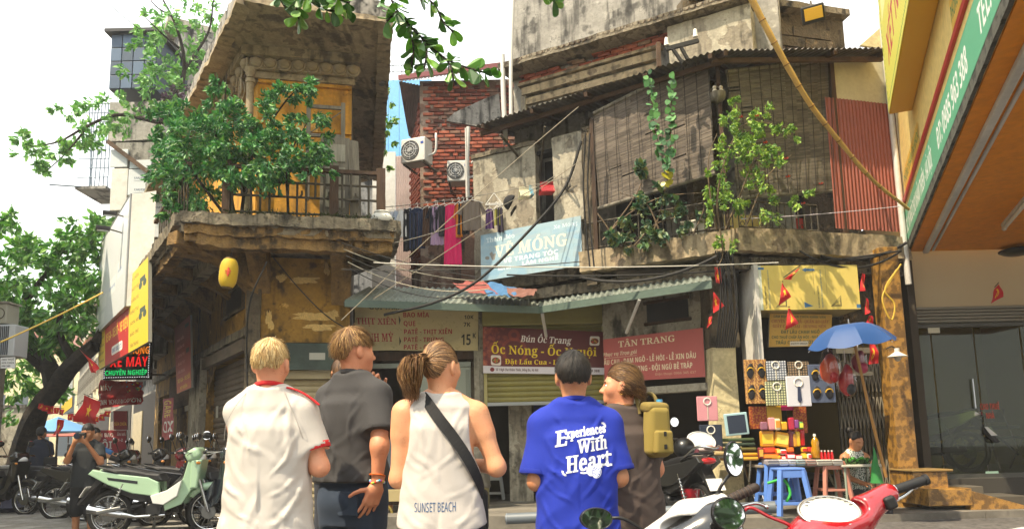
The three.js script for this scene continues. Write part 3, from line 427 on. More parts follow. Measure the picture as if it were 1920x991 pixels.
// dim rooms behind the openings
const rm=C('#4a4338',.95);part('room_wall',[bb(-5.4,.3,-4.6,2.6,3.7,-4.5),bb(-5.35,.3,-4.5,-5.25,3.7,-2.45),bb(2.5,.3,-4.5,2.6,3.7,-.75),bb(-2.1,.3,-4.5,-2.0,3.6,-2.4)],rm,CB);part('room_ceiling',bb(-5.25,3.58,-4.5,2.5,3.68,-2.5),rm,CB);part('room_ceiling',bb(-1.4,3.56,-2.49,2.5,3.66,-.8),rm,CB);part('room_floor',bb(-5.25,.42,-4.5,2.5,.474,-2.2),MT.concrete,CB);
const ip=GB.q(952,755,1002,900,-.4);wp('inner_pier',rough(new THREE.BoxGeometry(.36,3,.3,3,20,2),.01,4).translate(ip.s0+.2,1.95,-.6),MT.beige,CB,GB);
wp('inner_panel',bb(ip.s1+.02,.5,-1.0,ip.s1+.5,2.2,-.95),C('#1e2c5c',.7),CB,GB);
}
{const t=blindMade(CE,[1113,213],[1328,104],[1342,324],[1122,391],.07,74,'#6a6055',41,'bamboo_blind');tag(t,'brown bamboo blind hanging slanted behind the vine of round leaves','blind','blinds on the balcony');
const t2=blindMade(CF,[1362,134],[1553,112],[1561,357],[1385,372],.0,78,'#665f52',43,'bamboo_blind');tag(t2,'greyer ragged bamboo blind beside the red corrugated panel','blind','blinds on the balcony');}
// ---- awning over the shop fronts ----
{
const aw=thing('awning','corrugated green-grey awning with a green edge board over the shop signs','awning',{pos:[.3,0,-10.5]}),o=V3(.3,0,-10.5);
const A=at(646,562,10.0).sub(o),B=at(1010,575,10.55).sub(o),Cc=at(1335,526,8.95).sub(o),A2=at(690,538,11.15).sub(o),B2=at(1010,541,11.3).sub(o),C2=at(1330,511,9.75).sub(o);MT.greenSheet.side=2;
part('corrugated_sheet',corr(A,B,B2,A2,30,.016,6,4),MT.greenSheet,aw);part('corrugated_sheet',corr(B,Cc,C2,B2,28,.016,6,4),MT.greenSheet,aw);
const green=worn({base:'#53655b',alt:'#3c4841',size:1,fx:5,fy:3,seed:350,amt:.5,grain:.15,rough:.6,edge:.2});
const dn=V3(0,-.045,0);part('edge_board',beam(A.clone().add(dn),B.clone().add(dn),.025,.1),green,aw);part('edge_board',beam(B.clone().add(dn),Cc.clone().add(dn),.025,.1),green,aw);
for(const[p,q]of[[A,A2],[A.clone().lerp(B,.5),A2.clone().lerp(B2,.5)],[B,B2],[B.clone().lerp(Cc,.5),B2.clone().lerp(C2,.5)],[Cc,C2]])part('rafter',beam(p.clone().add(V3(0,-.05,-.02)),q.clone().add(V3(0,-.05,0)),.04,.05),MT.iron,aw);
part('tie_rod',bar(B.clone().add(V3(.05,-.1,0)),B.clone().add(V3(.12,-.35,-.55)),.025,8),MT.white,aw);part('tie_rod',bar(B.clone().lerp(Cc,.62).add(V3(0,-.1,0)),B.clone().lerp(Cc,.62).add(V3(-.1,-.45,-.6)),.022,8),MT.white,aw);
}
// ---------- the alley: brick house, tin wall, blue block ----------
{
const W=new Wall(at(792,300,14.5).x,-14.5,at(948,300,14.5).x,-14.5),W2=new Wall(at(776,300,15.2).x,-15.2,W.x,-14.5),bh=thing('brick_house','narrow bare red brick house at the back of the alley','building',{pos:[W.x,0,-14.5]});
const top=W.hit(870,150)[1],mid=W.hit(870,415)[1];
const mort=plaster({paint:'#6e5446',bare:'#8a7a6c',mould:0x15110e,peel:.4,streak:.7,spots:.6,seed:361,size:1.6});
wp('wall',bb(-.05,0,-1.2,W.L+.3,top,0),mort,bh,W);wp('wall',bb(-.3,0,-1.2,W2.L,top,-.01),mort,bh,W2);
reseed(63);const bg=merged(rb(.205,.058,.05,.008,0,0,0,0,0,0,1)),bg2=merged(rb(.1,.058,.05,.008,0,0,0,0,0,0,1)),bm=['#9c4f3a','#7f3d2d','#ad6148','#5b342a','#8d6a58'].map((c,i)=>worn({base:c,alt:'#4a2c24',size:.4,fx:4,fy:4,seed:370+i,amt:.6,grain:.35,rough:.95,edge:.2,n:128}));
let n=0;for(let r=0;mid+r*.08<top-.06;r++)for(let k=0;k<9;k++){if(n>292)break;const s=.02+k*.222+(r%2)*.11;if(s>W.L+.1)continue;const m=shade(new THREE.Mesh(rnd()<.1?bg2:bg,bm[Math.floor(rnd()*4.6)]));n++;m.name='brick';m.position.copy(W.at(s+.1,mid+.04+r*.08,.012+rr(-.012,.012))).sub(bh.position);m.rotation.y=W.turn;bh.add(m);}
const bs=[];for(let r=0;mid-.8+r*.08<top-.06;r++)for(let k=0;k<4;k++)bs.push(rb(.205,.058,.05,.008,-.2+k*.222+(r%2)*.11,mid-.76+r*.08,.012+rr(-.01,.01),0,0,0,1));wp('brick_courses',bs,bm[1],bh,W2).userData.kind='stuff';
const dq=(u,v)=>W.hit(u,v);wp('render_patch',rough(extr([dq(838,228),dq(852,214),dq(905,190),dq(935,178),dq(940,240),dq(890,238)],.03,.008),.01,8).translate(0,0,.03),MT.greyBlack,bh,W);
const rp=[at(747,152,14.2),at(940,128,14.0),at(940,120,16),at(790,128,16.5)].map((p)=>p.sub(bh.position)),rmat=worn({base:'#5b4a46',alt:'#3a2f2c',size:.8,fx:5,fy:3,seed:381,amt:.6,grain:.2,rough:.8,edge:.2});rmat.side=2;
part('roof_sheet',corr(rp[0],rp[1],rp[2],rp[3],26,.015,6,2),rmat,bh);part('roof_edge',beam(rp[0].clone().add(V3(0,.06,.03)),rp[1].clone().add(V3(0,.06,.03)),.03,.1),C('#6d2b30',.6),bh);
const sd=[at(768,262,15.4),at(790,160,14.5),at(748,152,14.2),at(752,205,14.8)].map((p)=>p.sub(bh.position));part('side_sheet',corr(sd[0],at(786,255,15.0).sub(bh.position),sd[1],sd[2],7,.02,6,10,.2),rmat,bh);
wp('door',bb(.2,.3,.01,1,2.4,.05),MT.wood,bh,W);
// tin wall lower left
const TW=new Wall(at(716,330,17).x,-17,at(778,330,17).x,-17),tq=TW.q(722,292,776,470),tn_=thing('tin_wall','pale pink corrugated tin wall behind the clothes line','wall',TW.o);const tm=worn({base:'#cdb9b2',alt:'#b8a79f',size:1.5,fx:3,fy:3,seed:391,amt:.5,grain:.1,rough:.6,edge:.3});tm.side=2;part('corrugated_sheet',corr([tq.s0+.25,0,0],[tq.s1,0,0],[tq.s1,tq.h1,0],[tq.s0+.25,tq.h1,0],9,.015,6,1),tm,tn_);part('plaster_strip',bb(tq.s0-.3,0,-.1,tq.s0+.24,tq.h1+.1,.02),MT.white,tn_);
// blue clad block far behind
const bp=at(740,300,40),bl=thing('blue_building','tall pale blue clad block far behind the alley with a rail on its roof','building',{pos:[bp.x,0,-40]}),bt=at(740,150,40).y,bmat=worn({base:'#5f9fcc',alt:'#5593c1',size:3,fx:3,fy:3,seed:395,amt:.5,grain:.04,rough:.5,edge:.4});
for(let i=0;i<6;i++)part('cladding_panel',bb(-1.6+i*.62,0,-5,-1.6+i*.62+.6,bt,0),bmat,bl);part('roof_rail',[bar([-1.6,bt+.9,0],[2,bt+.9,0],.03),bar([-1.6,bt+.5,0],[2,bt+.5,0],.02),...Array.from({length:8},(_,i)=>bar([-1.6+i*.5,bt,0],[-1.6+i*.5,bt+.9,0],.025))],MT.darkMetal,bl);
}
// ---------- signs ----------
function gq(tl,tr,br,bl,nx,ny,disp){ 
[tl,tr,br,bl]=[tl,tr,br,bl].map(vv);const pos=[],uv=[],idx=[],n=br.clone().sub(bl).cross(tl.clone().sub(bl)).normalize();
for(let j=0;j<=ny;j++)for(let i=0;i<=nx;i++){const u=i / nx,v=j / ny,p=bl.clone().lerp(br,u).lerp(tl.clone().lerp(tr,u),v);if(disp){const d=disp(u,v);if(d.isVector3)p.add(d);else p.addScaledVector(n,d);}pos.push(p.x,p.y,p.z);uv.push(u,v);}
for(let j=0;j<ny;j++)for(let i=0;i<nx;i++){const k=j*(nx+1)+i;idx.push(k,k+1,k+nx+2,k,k+nx+2,k+nx+1);}
const g=new THREE.BufferGeometry();g.setAttribute('position',new THREE.BufferAttribute(new Float32Array(pos),3));g.setAttribute('uv',new THREE.BufferAttribute(new Float32Array(uv),2));g.setIndex(idx);g.computeVertexNormals();return g;
}
function board(name,label,wall,px,o,thick,cw,ch,draw,opt={}){ 
const c=px.map((p)=>wall.pt(p[0],p[1],o)),t=thing(name,label,opt.cat||'sign',{...wall.o,group:opt.group});
if(!opt.cloth)part('board',extr([c[3],c[2],c[1],c[0]].map((p)=>[p.x,p.y]),thick).translate(0,0,o-thick-.003),opt.edge||C('#8d8a82',.5),t);
const m=std({map:canvasTex(cw,ch,draw),roughness:opt.rough??.55,side:opt.cloth?2:0});
part(opt.cloth?'cloth':'face',gq(c[0],c[1],c[2],c[3],opt.cloth?28:1,opt.cloth?12:1,opt.cloth),m,t,true);
if(opt.frame){const r=opt.frame,fr=part('frame',[[0,1],[1,2],[2,3],[3,0]].map(([i,j])=>bar(c[i].clone().setZ(o),c[j].clone().setZ(o),r,6)),opt.edge||MT.iron,t);}
return t;
}
const grime=(g,w,h,n,col,s)=>{reseed(s);for(let i=0;i<n;i++){g.fillStyle=col;g.globalAlpha=rr(.02,.16);const x=rnd()*w,y=rnd()*h;g.beginPath();g.ellipse(x,y,rr(1,22),rr(1,9),rr(0,3),0,7);g.fill();}g.globalAlpha=1;};
const ripple=(s,a)=>(u,v)=>a*(vn(u*9+s,v*2.4,s)-.5)+a*.7*(vn(u*3+v*6,v*5-u*5,s+3)-.5)-a*.4*Math.sin(v*PI)*Math.sin(u*PI);
board('cloth_banner','creased beige sandwich banner with red lettering and prices under the awning',GA,[[664,572],[897,574],[896,657],[668,657]],.14,.02,1024,384,(g,w,h)=>{
g.fillStyle='#c9b98a';g.fillRect(0,0,w,h);grime(g,w,h,260,'#6b5a33',3);
vt(g,'GỌI TÂM',120,34,{size:46,color:'#3a3a34',sx:1.3});const red='#a3202c';
vt(g,'THỊT XIÊN',12,160,{size:72,color:red,font:'serif',width:330});vt(g,'BÁNH MỲ',12,305,{size:96,color:red,width:300,font:'serif'});
[['BAO MÌA',95],['QUE',165],['PATÊ - THỊT XIÊN',235],['PATÊ - TRỨNG',305],['PATÊ - CHẢ',372]].forEach(([t,y])=>vt(g,t,395,y,{size:56,color:red,sx:.92}));
vt(g,'10K',905,110,{size:46,color:'#26241f'});vt(g,'7K',900,175,{size:50,color:'#26241f'});vt(g,'15',880,335,{size:130,color:'#26241f',sx:.6});vt(g,'K',975,275,{size:60,color:'#26241f',sx:.8});
g.fillStyle='#26241f';for(const y of[120,300]){g.beginPath();g.moveTo(362,y-40);g.lineTo(376,y);g.lineTo(362,y+40);g.fill();}
},{cat:'banner',cloth:ripple(4,.11),rough:.8});
board('shop_sign','maroon snail noodle banner with yellow lettering over the olive roller shutter',GB,[[905,612],[1136,622],[1133,702],[906,699]],.06,.02,1024,384,(g,w,h)=>{
g.fillStyle='#5e1416';g.fillRect(0,0,w,h);reseed(8);
for(let i=0;i<260;i++){g.fillStyle=['#a8522c','#8a3520','#c4744a','#6e1d1a'][i%4];g.globalAlpha=rr(.1,.45);g.beginPath();g.arc(Math.pow(rnd(),1.6)*190,rnd()*330,rr(4,22),0,7);g.fill();}g.globalAlpha=.4;g.strokeStyle='#b4502c';g.lineWidth=26;g.beginPath();g.arc(260,190,96,0,7);g.stroke();g.beginPath();g.arc(260,60,36,0,7);g.stroke();g.globalAlpha=1;
vt(g,'Bún Ốc Trang',520,112,{size:74,font:'serif',style:'italic',color:'#f4efe6',align:'center',width:420});
vt(g,'Ốc Nóng - Ốc Nguội',65,218,{size:100,font:'serif',color:'#f2d413',width:890});vt(g,'Đặt Lẩu Cua - Lẩu Ếch',180,300,{size:58,font:'serif',color:'#f2d413'});
g.fillStyle='#ddd8dd';g.fillRect(0,322,w,62);g.fillStyle='#7a1a1e';g.beginPath();g.arc(75,352,18,0,7);g.fill();vt(g,'Số 1 Ngõ Chợ Khâm Thiên, Đống Đa, Hà Nội',105,362,{size:30,color:'#3a1516',width:360});vt(g,'0983 000 388',985,362,{size:30,color:'#3a1516',align:'right'});
for(const[x,y]of[[65,232],[890,40]]){g.fillStyle='#e6dccf';g.beginPath();g.roundRect(x,y,84,84,14);g.fill();g.fillStyle='#7d3318';g.beginPath();g.ellipse(x+42,y+44,34,26,0,0,7);g.fill();for(let i=0;i<14;i++){g.fillStyle=['#d98a3a','#6f8a3a','#c93a24'][i%3];g.beginPath();g.arc(x+42+rr(-24,24),y+40+rr(-16,16),6,0,7);g.fill();}}
});
board('shop_sign','faded red wedding-hire sign with cream lettering, tilted up to the right',GC,[[1131,636],[1318,614],[1323,706],[1134,716]],.1,.02,1024,480,(g,w,h)=>{
g.fillStyle='#b55a55';g.fillRect(0,0,w,h);grime(g,w,h,90,'#7a302c',5);const c='#e6d9b4';
vt(g,'TÂN TRANG',165,108,{size:92,font:'serif',color:c,width:590});vt(g,'Phục vụ Trọn gói',-12,195,{size:56,font:'serif',style:'italic',color:c,width:370});g.fillStyle=c;g.fillRect(0,214,360,3);
vt(g,'TRẦU CAU - DẠM NGÕ - LỄ HỎI - LỄ XIN DÂU',-60,290,{size:76,color:c,width:1010});vt(g,'LONG PHƯỢNG - ĐỘI NGŨ BÊ TRÁP',110,385,{size:76,color:c,width:800});
vt(g,'Chợ Khâm Thiên',60,455,{size:34,color:'#d3b08f',weight:'normal'});vt(g,'Điện thoại: 0966 345 437',540,440,{size:34,color:'#d3b08f',weight:'normal',width:400});
},{rough:.45});
board('shop_sign','peeling pale blue hairdresser board below the plaster wall and clothes line',CE,[[901,441],[1089,404],[1092,497],[902,527]],.06,.02,1024,480,(g,w,h)=>{
g.fillStyle='#93aeba';g.fillRect(0,0,w,h);reseed(11);for(let i=0;i<90;i++){g.fillStyle=['#5a90bd','#a6c2cc','#9a9894','#4d86b5'][i%4];g.globalAlpha=rr(.05,.22);g.beginPath();g.ellipse(rnd()*w,rnd()*h,rr(20,120),rr(15,60),0,0,7);g.fill();}g.globalAlpha=1;
const c='#ebe2c2';vt(g,'Thêm Béo',60,90,{size:64,font:'serif',style:'italic',weight:'normal',color:'#d9e3e4'});vt(g,'Xe Móng',760,80,{size:50,font:'serif',style:'italic',weight:'normal',color:'#d3e0e6',width:230});
vt(g,'VẼ MÓNG',150,260,{size:165,font:'serif',color:c,width:740});vt(g,'VẼ TRANG TÓC',240,330,{size:60,color:'#e4ecec',width:560});vt(g,'LÀM NGHỀ',430,385,{size:52,color:'#e4ecec',width:370});vt(g,'NỐI MI',180,400,{size:40,color:'#d9e6ea'});
for(let i=0;i<170;i++){g.strokeStyle='#4d5a5e';g.globalAlpha=rr(.08,.4);g.lineWidth=rr(.6,2);const x=rnd()*w,y=rnd()*h;g.beginPath();g.moveTo(x,y);g.lineTo(x+rr(-3,3),y+rr(10,90));g.stroke();}g.globalAlpha=.8;g.fillStyle='#7d7468';g.beginPath();for(const[x,y]of[[95,210],[120,190],[135,220],[165,215],[150,280],[125,285],[110,250]])g.lineTo(x,y);g.fill();g.beginPath();g.ellipse(70,250,24,18,.4,0,7);g.fill();g.globalAlpha=1;
},{rough:.7});
// composite-panel box and the lettered board below it, over the stall
{
const c=GD.q(1424,497,1611,580,.42),s0=c.s0,t=thing('sign_box','large cream composite panel box with blue arrows above the stall','sign',GD.o),side=GD.q(1390,505,1424,650,.2);
const mat=std({roughness:.5,map:canvasTex(1024,460,(g,w,h)=>{g.fillStyle='#d8c268';g.fillRect(0,0,w,h);grime(g,w,h,60,'#8d7a3a',7);g.fillStyle='#c9cfc0';g.fillRect(0,0,30,h);g.fillStyle='#3f6f9a';const arrow=(x,y,k)=>{g.beginPath();g.moveTo(x,y);g.lineTo(x+40*k,y-24);g.lineTo(x+40*k,y-12);g.lineTo(x+130*k,y-12);g.lineTo(x+130*k,y+12);g.lineTo(x+40*k,y+12);g.lineTo(x+40*k,y+24);g.fill();};arrow(450,48,1);g.fillRect(0,20,60,22);g.beginPath();g.moveTo(450,380);g.lineTo(540,425);g.lineTo(450,440);g.fill();g.fillRect(985,410,39,40);
for(const[x,txt]of[[70,'ALUMINIUM COMPOSITE'],[610,'ALUMINIUM COMPOSITE']]){g.save();g.translate(x,445);g.rotate(-PI / 2);vt(g,txt,0,0,{size:24,color:'#2d3330',width:230});vt(g,'PROTECTIVE FILM REMOVE BEFORE 45 DAYS',0,34,{size:18,color:'#3f5f80',width:400});g.restore();}
g.strokeStyle='#4f4a30';g.lineWidth=3;for(const x of[160,720])for(let k=0;k<4;k++){const a=k*10;g.beginPath();g.moveTo(x+a,430-a*.5);g.lineTo(x+110-a*.3,320+a*1.6);g.lineTo(x+110-a*.3,430-a*.5);g.closePath();g.stroke();}g.fillStyle='#4a4126';g.fillRect(560,0,3,300);g.fillRect(690,0,2,300);})});
part('face',gq([s0,c.h1,.42],[c.s1,c.h1,.42],[c.s1,c.h0,.42],[s0,c.h0,.42],1,1),mat,t,true);part('box_body',bb(s0+.003,c.h0,-.19,c.s1-.003,c.h1,.416),C('#b7ab77',.5),t);
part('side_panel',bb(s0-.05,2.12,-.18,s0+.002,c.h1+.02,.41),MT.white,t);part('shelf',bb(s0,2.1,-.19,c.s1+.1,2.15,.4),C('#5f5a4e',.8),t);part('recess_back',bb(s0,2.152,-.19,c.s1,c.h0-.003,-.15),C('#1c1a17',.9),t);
}
board('shop_sign','small old ochre board listing offering trays, under the composite box',GD,[[1444,587],[1561,589],[1558,648],[1442,650]],.2,.03,1024,512,(g,w,h)=>{
g.fillStyle='#c0983f';g.fillRect(0,0,w,h);grime(g,w,h,200,'#5a3f14',13);const gr='#1f4a33',rd='#8f3a2a';
vt(g,'LÀM ĐẸP VÀ SỬA CHỮA KHĂN VẤN',60,62,{size:46,color:gr,width:860});vt(g,'CHUYÊN VÀNG MÃ - QUẦN ÁO GIẤY',30,140,{size:62,font:'serif',color:rd,width:940});vt(g,'GIẤY CÁC LOẠI - HƯƠNG NẾN',50,215,{size:62,font:'serif',color:rd,width:880});
vt(g,'ĐẶT LẦU CHẠM NGÕ',190,305,{size:72,color:gr,width:640});vt(g,'CHO THUÊ CHẮP ĂN HỎI - NHẬN ĐẶT',40,385,{size:60,color:gr,width:930});vt(g,'TRẦU CAU LỄ CƯỚI',110,470,{size:72,color:gr,width:620});g.fillStyle='#d8d2bd';g.fillRect(350,430,300,72);vt(g,'01675731 0902526',362,482,{size:44,color:'#3a352b',width:276});
});
// ---------- right: yellow shop with its long projecting fascia ----------
const FW=new Wall(5.42,-9.9,1.98,-1.75);
{
const hs={dark0:FW.hit(1899,0)[1],dark1:FW.hit(1883,0)[1],green1:FW.hit(1830,0)[1],red0:FW.hit(1818,0)[1],red1:FW.hit(1811,0)[1]},y0=hs.dark0;
const yb=thing('yellow_shop_building','yellow building with a long green phone number fascia and orange underside','building',{pos:[5.42,0,-9.9]}),L=FW.L;
wp('yellow_wall',bb(0,y0+.02,-.3,L,9.5,0),MT.paintYellow,yb,FW);
wp('dark_strip',rough(new THREE.BoxGeometry(L,hs.dark1-y0,.03,120,2,1),.004,9).translate(L / 2,(hs.dark1+y0) / 2,.0),worn({base:'#5a5a50',alt:'#3a3a34',size:.6,fx:5,fy:5,amt:.8,grain:.3,rough:.9}),yb,FW);
const ga=canvasTex(2048,96,(g,w,h)=>{g.fillStyle='#63b08c';g.fillRect(0,0,w,h);g.fillStyle='#57a17e';for(let i=1;i<6;i++)g.fillRect(i*w / 6,0,3,h);vt(g,'ĐC: 16 NGÕ CHỢ KHÂM THIÊN - HÀ NỘI',40,74,{size:66,color:'#f5f5f0',width:640});vt(g,'ĐT: 0985 963 388',780,74,{size:70,color:'#f5f5f0',width:400});vt(g,'TEL: TƯ VẤN MIỄN PHÍ',1290,74,{size:70,color:'#f5f5f0',width:560});});
wp('green_band',bb(.002,hs.dark1+.003,-.002,L,hs.green1,.012),C('#63b08c',.5),yb,FW);wp('lettering',gq([.01,hs.green1-.004,.0145],[L,hs.green1-.004,.0145],[L,hs.dark1+.008,.0145],[.01,hs.dark1+.008,.0145],1,1),std({map:ga,roughness:.5}),yb,FW,true);
wp('red_stripe',rb(L,hs.red1-hs.red0,.05,.01,L / 2,(hs.red0+hs.red1) / 2,.0),C('#c0352f',.45),yb,FW);
// raised green letters on the yellow wall
const lt=canvasTex(1024,128,(g,w,h)=>{g.fillStyle='#e1b448';g.fillRect(0,0,w,h);vt(g,'PHÒNG KHÁM ĐA KHOA',10,92,{size:88,color:'#2f7a4c',width:1000});});lt.wrapS=lt.wrapT=THREE.ClampToEdgeWrapping;
const gl=(u0,v0,u1,v1,i)=>{const a=FW.hit(u0,v0),b=FW.hit(u1,v1),h=hs.red1+.05,hh=.26;wp('wall_lettering',gq([a[0],h+hh,.006],[b[0],h+hh,.006],[b[0],h,.006],[a[0],h,.006],1,1),std({map:lt,roughness:.6}),yb,FW,true);};gl(1702,390,1728,290);gl(1788,60,1835,-60);
// projecting light box sign
const hb=FW.hit(1712,207)[1],sf=FW.hit(1712,207)[0],bxm=C('#d9a513',.5);
const sb=thing('box_sign','yellow box sign with dotted edge jutting from the yellow wall','sign',FW.o);part('box',rb(4.2,2.2,.24,.01,sf+2.1,hb+1.1,.125),bxm,sb);
part('face',gq([sf+.01,hb+2.19,.249],[sf+4.19,hb+2.19,.249],[sf+4.19,hb+.01,.249],[sf+.01,hb+.01,.249],1,1),std({roughness:.5,map:canvasTex(1024,512,(g,w,h)=>{g.fillStyle='#dfd96a';g.fillRect(0,0,w,h);g.fillStyle='#c9c43a';for(let y=0;y<h;y+=12)for(let x=(y / 12%2)*6;x<w;x+=12)g.fillRect(x,y,5,5);g.strokeStyle='#4f8f4a';g.lineWidth=8;g.setLineDash([10,8]);g.strokeRect(20,20,w-40,h-40);g.setLineDash([]);g.fillStyle='#efe9a0';g.fillRect(60,120,w-120,150);vt(g,'SIÊU ÂM',120,240,{size:120,color:'#2f7a3c'});vt(g,'XÉT NGHIỆM',120,430,{size:120,color:'#c03a4a'});})}),sb,true);
// orange underside, gutter, strip along the edge
const far=FW.at(0,0),near=FW.at(L,0),pts=[[far.x,far.z],[near.x,near.z],[12,near.z],[12,far.z]].map(([x,z])=>[x-5.42,z+9.9]);
part('soffit',slabPoly(pts,y0,y0+.3).translate(.03,0,0),MT.orange,yb);const seam=[];for(let i=1;i<5;i++)seam.push(bb(.6,y0-.004,i*1.6,6.4,y0+.002,i*1.6+.012));part('soffit_seam',seam,C('#8f4505',.8),yb).userData.kind='stuff';
wp('gutter',[rb(L-.04,.06,.07,.02,L / 2,y0-.032,-.2),rb(L-.04,.03,.03,.01,L / 2,y0-.02,-.29)],MT.white,yb,FW);
wp('upper_mass',bb(0.01,4.1,-5,L-.1,9.4,-.3),MT.paintYellow,yb,FW);
// shop front under the far end
const GS=new Wall(4.98,-10.1,9.2,-10.1),y=(u,v)=>GS.hit(u,v)[1],rb0=y(1800,605),rb1=y(1800,575),fl=y(1800,893);
wp('beige_wall',bb(.0,rb1+.003,-.25,GS.L,y0+.4,-.05),C('#c4b48f',.85),yb,GS);wp('roller_box',[...Array.from({length:5},(_,i)=>rb(GS.L-.02,(rb1-rb0) / 5-.006,.12,.01,GS.L / 2,lerp(rb0,rb1,(i+.5) / 5),-.0))],C('#7a7768',.5,.2),yb,GS);
const gs=[1712,1764,1846,1935,2040].map((u)=>GS.hit(u,760)[0]);const fr=wp('shop_frame',[bb(gs[0]-.06,fl,-.1,gs[0],rb0,-.03),bb(gs[0],rb0-.05,-.1,GS.L,rb0-.003,-.03),bb(gs[0],fl-.02,-.1,GS.L,fl+.03,-.03)],C('#4b4a42',.4,.5),yb,GS);
for(let i=0;i<4;i++){const p=part('glass_pane',bb(gs[i]+.012,fl+.035,-.07,gs[i+1]-.012,rb0-.055,-.06),phy({color:'#b9c4a4',transmission:1,roughness:.02,thickness:0,ior:1.35}),fr);if(i<3&&i)part('door_handle',bar([gs[i+1]-.1+(i===2?.2:0),fl+.9,-.03],[gs[i+1]-.1+(i===2?.2:0),fl+1.3,-.03],.012,8),MT.steel,fr);}
for(const[i,u,v,w,h,c]of[[0,1752,612,22,12,'#d8d3b8'],[1,1862,883,24,18,'#8fb0a0']]){const q=GS.q(u-w / 2,v,u+w / 2,v+h,-.05);wp('stuck_notice',bb(q.s0,q.h0,-.056,q.s1,q.h1,-.052),C(c,.8),yb,GS);}
{const q=GS.q(1838,750,1876,790,-.05);wp('door_lettering',gq([q.s0,q.h1,-.05],[q.s1,q.h1,-.05],[q.s1,q.h0,-.05],[q.s0,q.h0,-.05],1,1),std({transparent:true,roughness:.6,map:canvasTex(256,128,(g)=>{vt(g,'CHO THUÊ',10,55,{size:50,color:'#c8462a'});vt(g,'NHÀ',70,110,{size:50,color:'#c8462a'});})}),yb,GS,true);}
const ol=C('#a8955a',.85);for(const[x,z]of[[1.3,-1.6],[2.9,-1.6]]){const p=GS.at(x,3.5,z),t=thing('ceiling_strip_lamp',x<2?'left lit strip lamp on the ceiling of the glass fronted shop':'right lit strip lamp on the ceiling of the glass fronted shop','lamp',{pos:p.toArray()});part('tube_lamp',rb(1.1,.03,.08,.01,0,0,0),std({color:'#e8e6dc',emissive:'#fff6e0',emissiveIntensity:1.2}),t);part('fitting',rb(1.15,.03,.1,.01,0,.032,0),MT.white,t);const l=new THREE.RectAreaLight(0xfff2d8,9,1.1,.1);l.name='strip_light';l.position.set(0,-.03,0);l.rotation.x=-PI / 2;t.add(l);}part('room_wall',[bb(-.4,fl-.1,-4.9,4,3.9,-4.8),bb(-.45,fl-.1,-4.9,-.35,3.9,-.3),bb(3.9,fl-.1,-4.8,4,3.9,-.3)],ol,yb);part('room_ceiling',bb(-.35,3.55,-4.8,3.9,3.65,-.46),C('#8f876a',.8),yb);part('room_floor',bb(-.6,fl-.12,-4.9,4,fl-.02,-.22),C('#5b5a50',.4),yb);part('inner_column',bb(.25,fl-.02,-1.6,.75,3.55,-1.1),C('#a58a34',.8),yb);
// mottled stone pier and steps
const pl=GD.q(1655,480,1688,870,.12);const P0=at(1672,870,9.45);const pz=0.42;part('stone_pier',rb(.25,y0-.05-pz,.25,.01,P0.x-5.42+.2,(y0-.05+pz) / 2,P0.z+9.9-.1),MT.mottle,yb);
const P1=at(1722,870,9.35);part('stone_step',rb(.42,.38,.5,.012,P1.x-5.42,.72,P1.z+9.9),MT.mottle,yb);part('stone_step',rb(.5,.028,.56,.012,P1.x-5.42+.02,.925,P1.z+9.9),C('#8d7444',.5),yb);part('stone_step',rb(.52,.2,.6,.012,P1.x-5.42+.12,.62,P1.z+9.9+.12),MT.mottle,yb);part('stone_ramp',extr([[0,0],[.75,0],[0,.22]],.5,.006).translate(P1.x-5.42+.36,.47,P1.z+9.9-.1),MT.mottle,yb);
const P2=at(1800,918,9.3);part('door_step',rb(1.1,.12,.5,.01,P2.x-5.42+.1,.55,P2.z+9.9),C('#4f4b42',.8),yb);part('door_step',rb(.85,.1,.4,.01,P2.x-5.42-.1,.66,P2.z+9.9-.25),C('#5b564b',.8),yb);part('threshold',bb(.0,.44,-.8,3.9,fl-.025,-.1),C('#3d3a34',.8),yb);
// fluorescent tubes under the soffit, dome lamp
const tb=(u,v,w2,v2,lbl)=>{const p=atH(u,v,y0-.06),q=atH(w2,v2,y0-.06),d=q.clone().sub(p).normalize(),b=p.clone().addScaledVector(d,1.2),t=thing('tube_lamp',lbl,'lamp',{pos:p.toArray()});part('tube',bar([0,0,0],b.clone().sub(p),.02,10),C('#e9e6d8',.4),t);part('fitting',beam([0,.04,0],b.clone().sub(p).add(V3(0,.04,0)),.06,.035),MT.white,t);for(const e of[V3(0,0,0),b.clone().sub(p)])part('end_cap',sph(.028,e.x,e.y,e.z),MT.white,t);};
tb(1884,428,1925,380,'white fluorescent tube fixed under the orange underside');
const dl=at(1896,497,9.9);const d=thing('dome_lamp','dark round ceiling lamp at the back of the orange canopy','lamp',{pos:[dl.x,y0-.06,-9.75]});part('dome',tf(new THREE.SphereGeometry(.2,20,8,0,2*PI,0,PI / 2),0,0,0,PI,0,0,[1,.35,1]),C('#33352f',.3),d);part('rim',tf(new THREE.TorusGeometry(.2,.015,8,28),0,0,0,PI / 2),MT.darkMetal,d);
}
